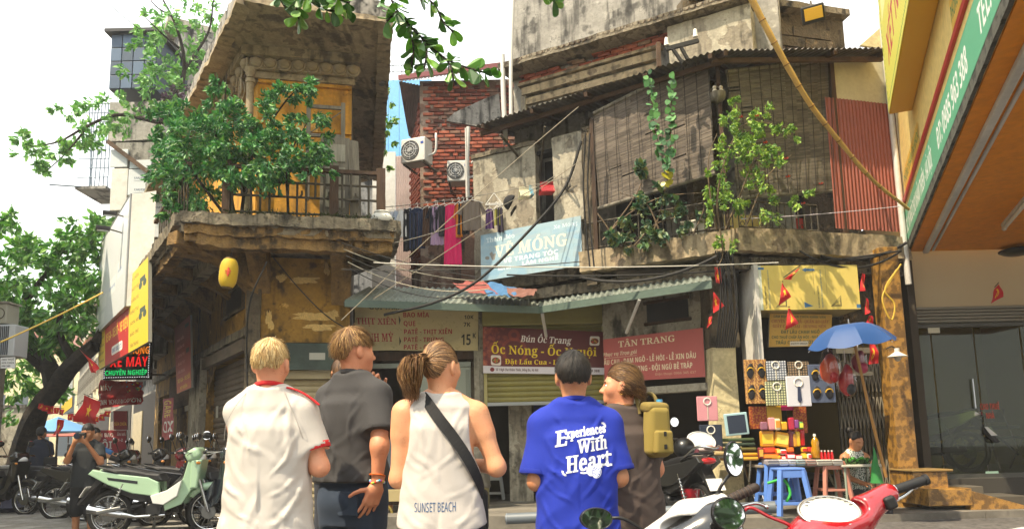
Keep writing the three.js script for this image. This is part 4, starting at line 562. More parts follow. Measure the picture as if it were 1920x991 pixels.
// ---------- folding gate beside the stall ----------
{
const q=GD.q(1575,662,1668,890,.02),t=thing('folding_gate','tall black folding metal gate half drawn beside the stone pier','gate',GD.o),n=13,w=q.s1-q.s0,h0=.5,h1=q.h1;
part('top_rail',bb(q.s0,h1,-.03,q.s1+.05,h1+.07,.06),C('#a59d86',.7),t);part('bottom_rail',bb(q.s0,h0-.03,-.02,q.s1,h0,.04),MT.iron,t);
const gm=worn({base:'#4f4a3c',alt:'#2c2a25',size:.4,fx:4,fy:4,seed:401,amt:.6,grain:.3,rough:.6,metal:.4,edge:.2});
for(let i=0;i<=n;i++)part('gate_bar',[bb(-.014,h0,0,.014,h1,.03)],gm,t).position.x=q.s0+w*i / n;
const d=w / n;for(let i=0;i<n;i++)for(const[a,b]of[[h0+.15,h0+.55],[h0+.95,h0+1.35],[h1-.5,h1-.1]]){part('lattice_strap',bar([q.s0+d*i,a,.036],[q.s0+d*(i+1),b,.036],.008,4),C('#8a8474',.6,.3),t);part('lattice_strap',bar([q.s0+d*i,b,.046],[q.s0+d*(i+1),a,.046],.008,4),C('#8a8474',.6,.3),t);}
}
// ---------- leaves ----------
function leafMass(n,place,L,W,palette,sd,keep){ 
reseed(sd);const base=keep||leafGeo(1,W,.25,.3),bp=base.attributes.position.array,bn=base.attributes.normal.array,k=bp.length / 3,pos=new Float32Array(n*k*3),nor=new Float32Array(n*k*3),colr=new Float32Array(n*k*3),m=M4(),q=new THREE.Quaternion(),v=V3(),nm=new THREE.Matrix3(),pal=palette.map(lin);let w=0;
for(let i=0;i<n;i++){
const s=place(i);if(!s)continue;const len=rr(L[0],L[1]);q.setFromUnitVectors(V3(0,1,0),s.d.normalize());q.multiply(new THREE.Quaternion().setFromAxisAngle(V3(0,1,0),s.spin??rnd()*6.28));m.compose(s.p,q,V3(len,len,len));nm.getNormalMatrix(m);
const c=mix3(pal[Math.floor(rnd()*pal.length)],pal[Math.floor(rnd()*pal.length)],rnd()),f=rr(.8,1.2);
for(let j=0;j<k;j++){v.set(bp[j*3],bp[j*3+1],bp[j*3+2]).applyMatrix4(m).toArray(pos,w*3);v.set(bn[j*3],bn[j*3+1],bn[j*3+2]).applyMatrix3(nm).normalize().toArray(nor,w*3);colr[w*3]=c[0]*f;colr[w*3+1]=c[1]*f;colr[w*3+2]=c[2]*f;w++;}
}
const g=new THREE.BufferGeometry();g.setAttribute('position',new THREE.BufferAttribute(pos.slice(0,w*3),3));g.setAttribute('normal',new THREE.BufferAttribute(nor.slice(0,w*3),3));g.setAttribute('color',new THREE.BufferAttribute(colr.slice(0,w*3),3));g.setAttribute('uv',new THREE.BufferAttribute(new Float32Array(w*2),2));return g;
}
const LEAF=phy({color:'#ffffff',vertexColors:true,roughness:.55,side:2,transmission:.45,thickness:0}),BARK=worn({base:'#3a3027',alt:'#1d1812',size:.5,fx:9,fy:3,seed:411,amt:.8,grain:.4,rough:.95,bump:.03,edge:.2});
const rdir=()=>{const a=rnd()*6.28,z=rr(-1,1),r=Math.sqrt(1-z*z);return V3(r*Math.cos(a),z,r*Math.sin(a));};
function clumps(list,drop=.35){ 
const total=list.reduce((a,c)=>a+c[4],0),sprays=[];let acc=0;
for(const[u,v,D,r,w,squash=1]of list){const c=at(u,v,D),R=r*pxm(D);for(let i=0;i<Math.max(5,w*3);i++){const d=rdir(),k=Math.pow(rnd(),.45);sprays.push({p:c.clone().add(V3(d.x*R*k,d.y*R*k*squash,d.z*R*k)),d:d.clone().add(V3(0,.2,.1)).normalize(),R:R*rr(.22,.42)});}}
return()=>{const s=sprays[Math.floor(rnd()*sprays.length)],t=Math.pow(rnd(),.7),d=rdir();return{p:s.p.clone().addScaledVector(s.d,t*s.R*.9).add(d.multiplyScalar(s.R*.55)).add(V3(0,-t*t*s.R*drop,0)),d:s.d.clone().multiplyScalar(.8).add(rdir().multiplyScalar(.8)).add(V3(0,-drop,0))};};
}
function limb(pts,r0,r1,n=20,k=9){ 
const c=new THREE.CatmullRomCurve3(pts.map(vv)),g=new THREE.TubeGeometry(c,n,1,k),p=g.attributes.position;
for(let i=0;i<=n;i++){const o=c.getPointAt(i / n),r=lerp(r0,r1,i / n);for(let j=0;j<=k;j++){const q=i*(k+1)+j,x=p.getX(q)-o.x,y=p.getY(q)-o.y,z=p.getZ(q)-o.z,f=r*(1+.3*(vn(x*2+i*.5,y*2+i*.3,z*2)-.5));p.setXYZ(q,o.x+x*f,o.y+y*f,o.z+z*f);}}
g.computeVertexNormals();return g;
}
// ---------- left street: far houses ----------
{
const dirx=-.549,dirz=-.836,base=(t)=>[-8.64+dirx*t,-18.01+dirz*t];
const houses=[['row_house','tall grey concrete row house with a dark metal clad top room and jutting panels',0.05,6,12.4,MT.greyBlack],['row_house','cream row house with rusty cages over its balconies, farther down the street',6.1,7,10,MT.beige],['row_house','pale far row house with a cornice at the end of the street',13.2,9,8.4,MT.cream],['row_house','farthest buff house of the left-hand street behind the trees',22.3,12,9.5,MT.beige]];
houses.forEach(([nm,lb,t,len,H,m],hi)=>{
const a=base(t+len),b=base(t),W=new Wall(a[0],a[1],b[0],b[1]),h=thing(nm,lb,'house',W.o),gl=C('#2c3236',.25,.1);
part('wall',bb(0,0,-6,W.L,H,-.2),m,h);part('cornice',[bb(-.0,H,-6,W.L,H+.15,.1)],MT.beige,h);
for(let f=0;f<Math.floor(H / 3.3);f++){part('floor_band',bb(0,3.35+f*3.1,-.2,W.L,3.55+f*3.1,.05),MT.grey,h);if(f)for(let i=0;i<Math.floor(len / 2);i++){const s=.5+i*2,y=1.2+f*3.2;const w=part('window',bb(s,y,-.2,s+1.1,y+1.4,-.17),gl,h);part('frame',[bb(s-.06,y-.06,-.2,s,y+1.46,-.12),bb(s+1.1,y-.06,-.2,s+1.16,y+1.46,-.12),bb(s,y+1.4,-.2,s+1.1,y+1.46,-.12),bb(s-.1,y-.1,-.2,s+1.2,y-.06,-.08),bb(s+.53,y,-.2,s+.57,y+1.4,-.14)],MT.beige,w);}}
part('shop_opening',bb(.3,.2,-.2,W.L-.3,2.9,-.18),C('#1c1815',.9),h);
part('shop_shutter',bb(.5,.25,-.176,W.L*.42,2.5,-.15),hi%2?MT.shutter:MT.beigeShut,h);
});
// parts of the tall house that jut over the street, seen from the side
const T=new Wall(at(203,300,16.6).x,-16.6,at(325,300,16.6).x,-16.6),th=thing('jutting_extension','grey extension of white composite panels jutting from the tall row house','extension',T.o),r=(u0,v0,u1,v1)=>T.q(u0,v0,u1,v1);
const q1=r(203,190,305,262);part('concrete_box',rough(new THREE.BoxGeometry(q1.s1-q1.s0,q1.h1-q1.h0,2.6,10,8,4),.02,3).translate((q1.s0+q1.s1) / 2,(q1.h0+q1.h1) / 2,-1.3),MT.greyBlack,th);
const q2=r(208,265,322,540);part('wall',bb(q2.s0,q2.h0-1.5,-2.5,q2.s1,q2.h1-.01,-.02),MT.grey,th);const rsv=[T.pt(205,268),T.pt(290,332)];part('sloping_beam',beam(rsv[0].setZ(.06),rsv[1].setZ(.06),.14,.1),MT.rust,th);
const pan=(u0,v0,u1,v1,m)=>{const q=r(u0,v0,u1,v1);return part('panel',rb(q.s1-q.s0-.01,q.h1-q.h0-.01,.04,.008,(q.s0+q.s1) / 2,(q.h0+q.h1) / 2,.005),m,th);};const pm=C('#c7ccd0',.45);
pan(206,280,240,314,pm);pan(243,300,284,316,pm);pan(207,316,239,395,MT.white);pan(240,317,281,366,pm);pan(282,350,308,366,pm);pan(283,368,320,408,pm);pan(283,409,320,445,pm);
for(const[u,v]of[[252,330],[252,352],[292,385]]){const q=r(u,v,u+24,v+9);part('lettering',gq([q.s0,q.h1,.03],[q.s1,q.h1,.03],[q.s1,q.h0,.03],[q.s0,q.h0,.03],1,1),matCache.mat_??=std({roughness:.5,map:canvasTex(128,48,(g)=>{g.fillStyle='#c7ccd0';g.fillRect(0,0,128,48);g.translate(128,48);g.rotate(PI);vt(g,'Mateco',8,36,{size:36,color:'#30425c',style:'italic'});})}),th,true);}
const q3=r(206,64,292,166),tr=thing('rooftop_room','dark blue metal clad rooftop room on the tall row house','rooftop room',T.o);part('wall',bb(q3.s0,q3.h0,-3,q3.s1,q3.h1,-.02),C('#33404f',.5,.3),tr);for(let i=0;i<4;i++)for(let j=0;j<4;j++)part('wall_panel',rb((q3.s1-q3.s0) / 4-.02,(q3.h1-q3.h0) / 4-.02,.03,.008,lerp(q3.s0,q3.s1,(i+.5) / 4),lerp(q3.h0,q3.h1,(j+.5) / 4),-.0),C(['#3b4a5c','#46586b','#354351'][(i+j*2)%3],.45,.3),tr);part('roof',bb(q3.s0-.1,q3.h1,-3.2,q3.s1+.1,q3.h1+.08,.15),MT.darkMetal,tr);
const q4=r(182,168,210,200);part('green_roof',bb(q4.s0,q4.h0,-5,q4.s1,q4.h1-.1,-3),C('#3f6a5a',.5),tr);
// cage frames farther on
const G=new Wall(at(148,250,24).x,-24,at(206,250,24).x,-24),cg=thing('balcony_cage','grey steel balcony cages hanging on the far side of the extension','balcony cage',G.o),gq0=G.q(148,195,205,350);for(let i=0;i<=7;i++)part('cage_bar',bar([lerp(gq0.s0+.5*(i<3?1-i / 3:0),gq0.s1,i / 7),gq0.h0,0],[lerp(gq0.s0+.25,gq0.s1,i / 7),gq0.h1,0],.02,5),C('#6d7a86',.5,.4),cg);for(let j=0;j<=9;j++)part('cage_bar',bar([gq0.s0,lerp(gq0.h0,gq0.h1,j / 9),.02],[gq0.s1,lerp(gq0.h0,gq0.h1,j / 9),.02],.02,5),C('#6d7a86',.5,.4),cg);part('cage_floor',bb(gq0.s0,gq0.h0-.1,-1.5,gq0.s1,gq0.h0,.1),MT.grey,cg);
// house corner at the extreme left with its air conditioners
const HL=new Wall(at(-160,600,14).x,-14,at(-4,600,14).x,-14),hl=thing('corner_house','grey house corner at the left edge of the street behind the air conditioners','house',HL.o);part('wall',bb(-3,.2,-.3,HL.L,4.15,0),MT.grey,hl);part('pipe',bar([HL.L-.1,.3,.06],[HL.L-.1,4.1,.06],.05,8),MT.white,hl);
const ac=thing('condenser','ribbed white condenser unit at the left edge above the small notice','air conditioner',HL.o),a1=HL.q(-14,608,26,668,.5);part('casing',rb(a1.s1-a1.s0,a1.h1-a1.h0,.4,.02,(a1.s0+a1.s1) / 2,(a1.h0+a1.h1) / 2,.3),C('#aeb4ba',.5),ac);for(let i=0;i<8;i++)part('fin',bb(a1.s0+.02+i*.035,a1.h0+.03,.5,a1.s0+.035+i*.035,a1.h1-.03,.515),C('#3a3f45',.6),ac);part('bracket',bar([a1.s0+.1,a1.h0-.02,0],[a1.s0+.1,a1.h0-.02,.5],.015),MT.iron,ac);
const a2=HL.q(-18,568,10,606,.5),acb=thing('condenser','weathered grey condenser stacked on top at the left edge','air conditioner',HL.o);part('casing',rb(a2.s1-a2.s0,a2.h1-a2.h0,.36,.02,(a2.s0+a2.s1) / 2,(a2.h0+a2.h1) / 2,.3),C('#8f9085',.6),acb);part('fan_guard',tf(new THREE.TorusGeometry(.1,.008,5,20),(a2.s0+a2.s1) / 2,(a2.h0+a2.h1) / 2,.485),MT.iron,acb);part('cover',bb(a2.s0-.03,a2.h1,.1,a2.s1+.03,a2.h1+.03,.52),MT.grey,acb);
board('notice','small white notice hanging below the ribbed condenser',HL,[[0,670],[28,669],[27,690],[0,690]],.5,.01,128,96,(g,w,h)=>{g.fillStyle='#d9dcdf';g.fillRect(0,0,w,h);for(let i=0;i<3;i++)vt(g,['CHO THUÊ','SỬA CHỮA','098 345'][i],8,28+i*28,{size:22,color:'#333b46'});});
// low wall and plinth under the tree
const LWl=new Wall(at(-40,800,19).x,-19,at(62,800,19).x,-19),lwl=thing('street_wall','dull beige street wall behind the leaning tree trunk','wall',LWl.o),lq=LWl.q(-40,765,62,870);part('wall',bb(-4,.1,-.2,lq.s1,lq.h1,0),MT.beige,lwl);part('coping',bb(-4,lq.h1,-.25,lq.s1+.05,lq.h1+.08,.05),MT.grey,lwl);
const pb=at(22,915,15.5);const plb=thing('electric_cabinet','pale grey cabinet with a stained front at the foot of the tree','cabinet',{pos:[pb.x,.3,pb.z]});part('body',rb(.42,.78,.4,.02,0,.39,0),MT.grey,plb);part('lid',rb(.48,.06,.46,.015,0,.81,0),MT.white,plb);
}
{ 
const h=thing('row_house','tall cream house on the near left side of the street, outside the picture','house',{pos:[-9.8,0,-13]});part('wall',bb(-4,0,0,0,8.2,15),MT.cream,h);part('cornice',bb(-4.1,8.2,-.1,.25,8.5,15.1),MT.beige,h);for(let i=0;i<5;i++)for(const y of[1,4.2])part('window',bb(.003,y,1.2+i*2.8,.05,y+1.7,2.4+i*2.8),C('#2b3238',.3),h);
}
{ 
const W=new Wall(at(10,700,58).x,-58,at(150,700,58).x,-58),h=thing('row_house','wide hazy far house closing the end of the left street','house',W.o);part('wall',bb(-6,0,-6,W.L,9,0),MT.cream,h);part('roof',extr([[-6.5,9],[W.L+.5,9],[W.L / 2,11.5]],6).translate(0,0,-6),C('#8a5a4a',.8),h);for(let i=0;i<4;i++)for(const y of[1.2,4.4])part('window',bb(-1+i*1.8,y,.003,.1+i*1.8,y+1.6,.03),C('#38434a',.3),h);
[[108,795,22,'#5d8fc0','blue market parasol far down the left street'],[70,800,26,'#b9b2a4','pale market awning beside the far blue parasol'],[128,808,34,'#a8564a','rust red market parasol under the bunting']].forEach(([u,v,D,c,lb])=>{const p=at(u,v,D),t=thing('parasol',lb,'parasol',{pos:p.toArray()});part('canopy',tf(new THREE.ConeGeometry(1.1,.45,10,1,true),0,0,0),std({color:c,roughness:.8,side:2}),t);part('pole',bar([0,-p.y+.3,0],[0,.2,0],.03),MT.iron,t);});
}
// ---------- signs of the left street ----------
{
const wallFrom=(uN,vN,DN,uF,vF)=>{const p=at(uN,vN,DN),q=atH(uF,vF,p.y);return new Wall(q.x,q.z,p.x,p.z);};
// white light box over the street
const B=wallFrom(245,364,12.2,190,455),qb=B.q(190,460,245,545),top=B.hit(245,364)[1],lb=thing('light_box','big blank white light box above the yellow and red motorbike banner','sign',B.o);
const near=at(245,364,12.2),nw=at(292,366,12.05);const W2=near.distanceTo(V3(nw.x,near.y,nw.z));const dx=V3(nw.x-near.x,0,nw.z-near.z).normalize(),lx=dx.x*B.sx+dx.z*B.sz,lo=dx.x*B.nx+dx.z*B.nz;
const shp=[[0,0],[B.L,0],[B.L+lx*W2,lo*W2],[lx*W2,lo*W2]];part('box',slabPoly(shp.map(([s,o])=>[s,o]),qb.h0-.5,top),MT.white,lb);
part('face',gq([0,top,.008],[B.L,top,.008],[B.L,qb.h0-.5,.008],[0,qb.h0-.5,.008],1,1),std({roughness:.4,map:canvasTex(256,256,(g,w,h)=>{g.fillStyle='#c6cbce';g.fillRect(0,0,w,h);g.fillStyle='#d6d9da';for(const[x,y,a,b]of[[30,170,60,34],[110,150,60,40],[180,130,50,40],[40,215,40,30]])g.fillRect(x,y,a,b);vt(g,'hyosung',112,176,{size:13,color:'#7d93b8',style:'italic'});vt(g,'mobil',182,156,{size:13,color:'#7d93b8',style:'italic'});})}),lb,true);
part('edge_frame',[bar([0,top,0],[B.L,top,0],.02),bar([B.L,top,0],[B.L,qb.h0-.5,0],.02),bar([0,top,0],[0,qb.h0-.5,0],.02)],C('#8f9496',.5),lb);
for(const[u,v]of[[205,400],[192,428]]){const p=at(u,v,12.6),s=thing('flood_lamp',u>200?'upper small black flood lamp on an arm beside the white light box':'lower small black flood lamp beside the white light box','lamp',{pos:p.toArray(),turn:.5});part('body',rb(.22,.07,.14,.015),MT.black,s);part('lens',bb(-.09,-.041,-.05,.09,-.036,.05),C('#c9ced0',.2),s);part('arm',bar([.1,0,0],[.4,-.04,-.1],.012),MT.iron,s);}
// yellow and red repair banner
const Y=wallFrom(277,480,11.1,183,582),yw=[[184,582],[277,481],[277,640],[184,693]];
board('shop_sign','yellow and red motorbike repair banner hanging below the white light box',Y,yw,.0,.05,1024,640,(g,w,h)=>{
g.fillStyle='#dcc032';g.fillRect(0,0,w,h);g.fillStyle='#b5231c';g.fillRect(170,0,520,h);
vt(g,'TRƯỜNG PHÁT MOTOR',200,110,{size:60,color:'#e6c93a',width:460});vt(g,'SỬA CHỮA - BẢO DƯỠNG',190,240,{size:76,color:'#f1efe6',width:480});vt(g,'XE GA - XE SỐ - XE ĐIỆN',190,420,{size:120,color:'#e6c93a',width:490});
g.fillStyle='#e9e7e0';g.beginPath();g.roundRect(330,500,240,80,20);g.fill();vt(g,'0987.088.173',345,560,{size:54,color:'#3c5a96',width:210});
['THAY DẦU','BƠM VÁ','SĂM LỐP','RỬA XE','ẮC QUY','SƠN XE'].forEach((t,i)=>vt(g,t,30,190+i*78,{size:30,color:'#7a5a1a',width:110}));['SỬA CHỮA','NHỚT XE','QUẤN XE','ĐẠI TU','SƠN XE','BẢO TRÌ','TÂN TRANG'].forEach((t,i)=>vt(g,t,720,70+i*90,{size:36,color:'#7a5a1a',width:150}));
g.fillStyle='#4a5a8c';g.fillRect(40,70,90,60);g.fillStyle='#3b4f4a';for(const y of[90,330]){for(const x of[900,970]){g.beginPath();g.arc(x,y+80,28,0,7);g.fill();}g.fillRect(890,y+20,90,40);}
},{edge:C('#8d8a7c',.5)});
// LED sign, facing up the street
const E=new Wall(at(193,680,16).x,-16,at(282,680,16).x,-16),eq=E.q(194,612,282,711),led=thing('led_sign','black LED sign with glowing orange, red and green words under the banner','sign',E.o),em=canvasTex(512,576,(g,w,h)=>{g.fillStyle='#000';g.fillRect(0,0,w,h);vt(g,'PHÒNG',240,300,{size:110,color:'#ff8a10',width:265});vt(g,'XE MÁY',70,440,{size:150,color:'#ff1a1a',width:420});vt(g,'CHUYÊN NGHIỆP',18,532,{size:76,color:'#18e878',width:470});g.fillStyle='#fff';for(let x=8;x<w;x+=26){g.fillRect(x,552,12,8);g.fillRect(x,8,12,8);}for(let y=8;y<h;y+=26){g.fillRect(496,y,8,12);g.fillRect(6,y,8,12);}});
part('casing',rb(eq.s1-eq.s0,eq.h1-eq.h0,.12,.012,(eq.s0+eq.s1) / 2,(eq.h0+eq.h1) / 2,-.065),MT.black,led);part('display',gq([eq.s0+.01,eq.h1-.01,0],[eq.s1-.01,eq.h1-.01,0],[eq.s1-.01,eq.h0+.01,0],[eq.s0+.01,eq.h0+.01,0],1,1),std({color:'#050505',roughness:.5,emissive:'#ffffff',emissiveMap:em,emissiveIntensity:.38}),led,true);part('arm',[bar([eq.s1,eq.h1-.1,-.06],[eq.s1+.5,eq.h1-.1,-.3],.02),bar([eq.s1,eq.h0+.1,-.06],[eq.s1+.5,eq.h0+.1,-.3],.02)],MT.iron,led);
// red cloth banners
const R1=new Wall(at(178,740,16.4).x,-16.4,at(268,740,16.4).x,-16.4);
board('cloth_banner','rumpled red cloth banner with white words under the LED sign',R1,[[183,711],[268,716],[262,757],[180,766]],0,.02,512,288,(g,w,h)=>{g.fillStyle='#a9141a';g.fillRect(0,0,w,h);vt(g,'MÁY',22,110,{size:74,color:'#e9e4da',width:130});vt(g,'N',10,185,{size:60,color:'#e9e4da'});vt(g,'SINH KHUNG SƯỜN',-4,255,{size:70,color:'#e9e4da',width:500});reseed(3);for(let i=0;i<16;i++){g.fillStyle=['#e0b02a','#3f8f4a','#3a66b0'][i%3];g.beginPath();g.arc(rr(330,490),rr(10,160),rr(6,14),0,7);g.fill();}},{cat:'banner',cloth:ripple(9,.22),rough:.8});
const Lq=(p,o)=>p;
board('vertical_banner','long red and orange vertical banner hung in front of the shutters',LS,[[326,615],[356,590],[358,726],[331,738]],.3,.03,256,768,(g,w,h)=>{const d=g.createLinearGradient(0,0,0,h);d.addColorStop(0,'#8c1518');d.addColorStop(.7,'#b32a1c');d.addColorStop(1,'#d2661c');g.fillStyle=d;g.fillRect(0,0,w,h);['- THAY DẦU','- QUẤN XE','- SƠN XE','- ĐẠI TU','- TÂN TRANG'].forEach((t,i)=>vt(g,t,20,200+i*90,{size:44,color:'#e6a08c',width:130}));vt(g,'XE GA - XE SỐ',20,660,{size:60,color:'#f0cf3a',width:215});vt(g,'XE ĐIỆN',60,740,{size:46,color:'#f0cf3a',width:130});g.fillStyle='#3a1c1c';g.fillRect(170,60,60,40);g.fillRect(175,330,55,50);},{cat:'banner'});
board('vertical_banner','short red banner with big yellow and white letters by the folding gate',LS,[[304,748],[324,745],[323,822],[302,826]],.28,.02,192,512,(g,w,h)=>{g.fillStyle='#b3141a';g.fillRect(0,0,w,h);g.save();g.translate(150,20);g.rotate(PI / 2);vt(g,'GARE',0,100,{size:130,color:'#e8c832',width:220});g.restore();vt(g,'OX',15,420,{size:190,color:'#efe9e2',width:160});},{cat:'banner',cloth:ripple(3,.04)});
const R2=new Wall(at(176,840,16.8).x,-16.8,at(240,840,16.8).x,-16.8);board('shop_sign','red repair shop board with white words behind the man with the camera',R2,[[178,806],[236,806],[236,848],[178,848]],0,.03,512,360,(g,w,h)=>{g.fillStyle='#a3323c';g.fillRect(0,0,w,h);vt(g,'NH BAO',10,110,{size:90,color:'#e6dcd6',width:290});vt(g,'ÔI',100,300,{size:170,color:'#e6dcd6',width:180});vt(g,'ẮN MÀ',360,90,{size:60,color:'#e6dcd6',width:140});vt(g,'1-2',370,180,{size:60,color:'#e6dcd6'});});
board('shop_sign','dark red board with yellow repair words above the white-lettered board',R2,[[212,770],[238,770],[238,805],[212,805]],.2,.03,128,160,(g,w,h)=>{g.fillStyle='#8c1a20';g.fillRect(0,0,w,h);vt(g,'SỬA CHỮA',8,125,{size:40,color:'#e0b03a',width:112});});
const R3=new Wall(at(114,740,21).x,-21,at(140,740,21).x,-21);board('shop_sign','distant white and red upright board beside the brown awning',R3,[[114,712],[136,690],[134,762],[114,778]],0,.05,128,256,(g,w,h)=>{g.fillStyle='#c9ccc4';g.fillRect(0,0,w,h);g.fillStyle='#b5301f';g.fillRect(0,0,w,60);g.fillStyle='#d9b63a';g.fillRect(0,190,w,66);vt(g,'MÁY NỔ',8,130,{size:40,color:'#34425c',width:110});});
// brown awning farther along
const aw=thing('awning','small faded brown cloth awning far down the left street','awning',{pos:at(160,660,16.5).toArray()}),ap=at(160,660,16.5);part('cloth',gq(at(172,622,17.5).sub(ap),at(192,618,15.6).sub(ap),at(186,655,15.2).sub(ap),at(124,690,18).sub(ap),12,5,(u,v)=>.04*Math.sin(u*14)),std({color:'#7d4a26',roughness:.9,side:2}),aw);part('frame',bar(at(124,690,18).sub(ap),at(186,656,15.2).sub(ap),.02),MT.iron,aw);
}
// ---------- flags ----------
const flagTex={};const star=(g,x,y,r,n=5)=>{g.beginPath();for(let i=0;i<10;i++){const a=-PI / 2+i*PI / 5,q=i%2?r*.39:r;g.lineTo(x+Math.cos(a)*q,y+Math.sin(a)*q);}g.fill();};
const flagMat=(k)=>flagTex[k]??=phy({roughness:.75,side:2,transmission:.25,thickness:0,map:canvasTex(192,128,(g,w,h)=>{g.fillStyle='#c8141a';g.fillRect(0,0,w,h);g.fillStyle=g.strokeStyle='#f2c81e';if(k==='star')star(g,96,66,40);else{g.lineWidth=11;g.beginPath();g.arc(96,60,30,-1.9,1.4);g.stroke();g.beginPath();g.moveTo(72,92);g.lineTo(118,46);g.stroke();g.save();g.translate(116,44);g.rotate(PI / 4);g.fillRect(-20,-8,34,16);g.restore();g.beginPath();g.moveTo(92,88);g.lineTo(76,102);g.stroke();}})});
function flag(kind,label,px,D,group,s=1){ 
const p=px.map((q)=>at(q[0],q[1],D)),o=p[0].clone(),t=thing('flag',label,'flag',{pos:o.toArray(),group}),L=p.map((q)=>q.clone().sub(o)),sc=L[2].length();
part('cloth',gq(L[0],L[1],L[2],L[3],10,8,(u,v)=>sc*.14*(Math.sin(u*5+v*3+s*7)+.6*Math.sin(v*7+s))*(.3+(1-v)*.7)),flagMat(kind),t,true);part('cord',bar([0,.02,0],L[1].clone().add(V3(0,.02,0)),.006,5),C('#3a2a22',.9),t);return t;
}
{
const G='small party and star flags hung along the stall';
flag('star','uppermost small star flag beside the pier above the red sign',[[1340,500],[1352,503],[1356,533],[1341,531]],9.0,G,1);flag('star','yellow star flag hanging in the middle of the string beside the red sign',[[1338,547],[1340,549],[1358,574],[1336,588]],8.95,G,2);flag('star','folded lowest flag at the right end of the red sign',[[1330,594],[1336,592],[1334,606],[1325,616]],8.9,G,3);
flag('party','topmost flag blown sideways in front of the composite box',[[1470,523],[1503,499],[1490,514],[1485,524]],8.85,G,4);flag('star','star flag hanging in front of the cream composite box',[[1467,530],[1469,531],[1484,556],[1462,572]],8.85,G,5);flag('party','hammer and sickle flag in front of the ochre board',[[1478,578],[1482,578],[1498,606],[1474,618]],8.85,G,6);
flag('party','upper flag of the string left of the stone pier',[[1616,512],[1622,514],[1625,548],[1613,545]],8.9,G,7);flag('party','middle flag of the string left of the stone pier',[[1623,556],[1627,560],[1634,585],[1622,590]],8.9,G,8);flag('star','half hidden flag just above the blue umbrella',[[1630,590],[1636,592],[1640,608],[1624,606]],8.9,G,9);flag('party','red flag hanging under the right edge of the umbrella',[[1632,644],[1642,646],[1650,680],[1628,683]],8.6,G,10);
flag('party','red flag under a gold bow hanging alone below the canopy',[[1866,541],[1874,532],[1883,556],[1858,569]],9.2,null,11);
flag('star','large flag with a yellow star hanging over the motorbikes',[[156,740],[186,752],[183,795],[138,790]],13.8,null,12);flag('star','red flag tied slanting to the edge of the brown awning',[[147,652],[180,682],[186,700],[172,698]],12.8,null,13);flag('star','triangular red flag drooping below the bunting string',[[108,785],[120,787],[112,812],[98,816]],15,null,14);
reseed(19);const S=[[72,756],[80,759],[90,762],[100,763],[110,766],[126,776],[136,778],[154,780],[164,780],[176,779],[186,776],[195,770]];S.forEach(([u,v],i)=>{const w=rr(9,13),h=rr(11,15);flag(i%3?'star':'party',i%3?'little star flag on the bunting string across the left street':'little hammer and sickle flag on the bunting string across the left street',[[u,v],[u+w,v+rr(-2,3)],[u+w-2,v+h],[u-1,v+h-rr(0,3)]],15.2,'bunting flags across the left street',i);});
}
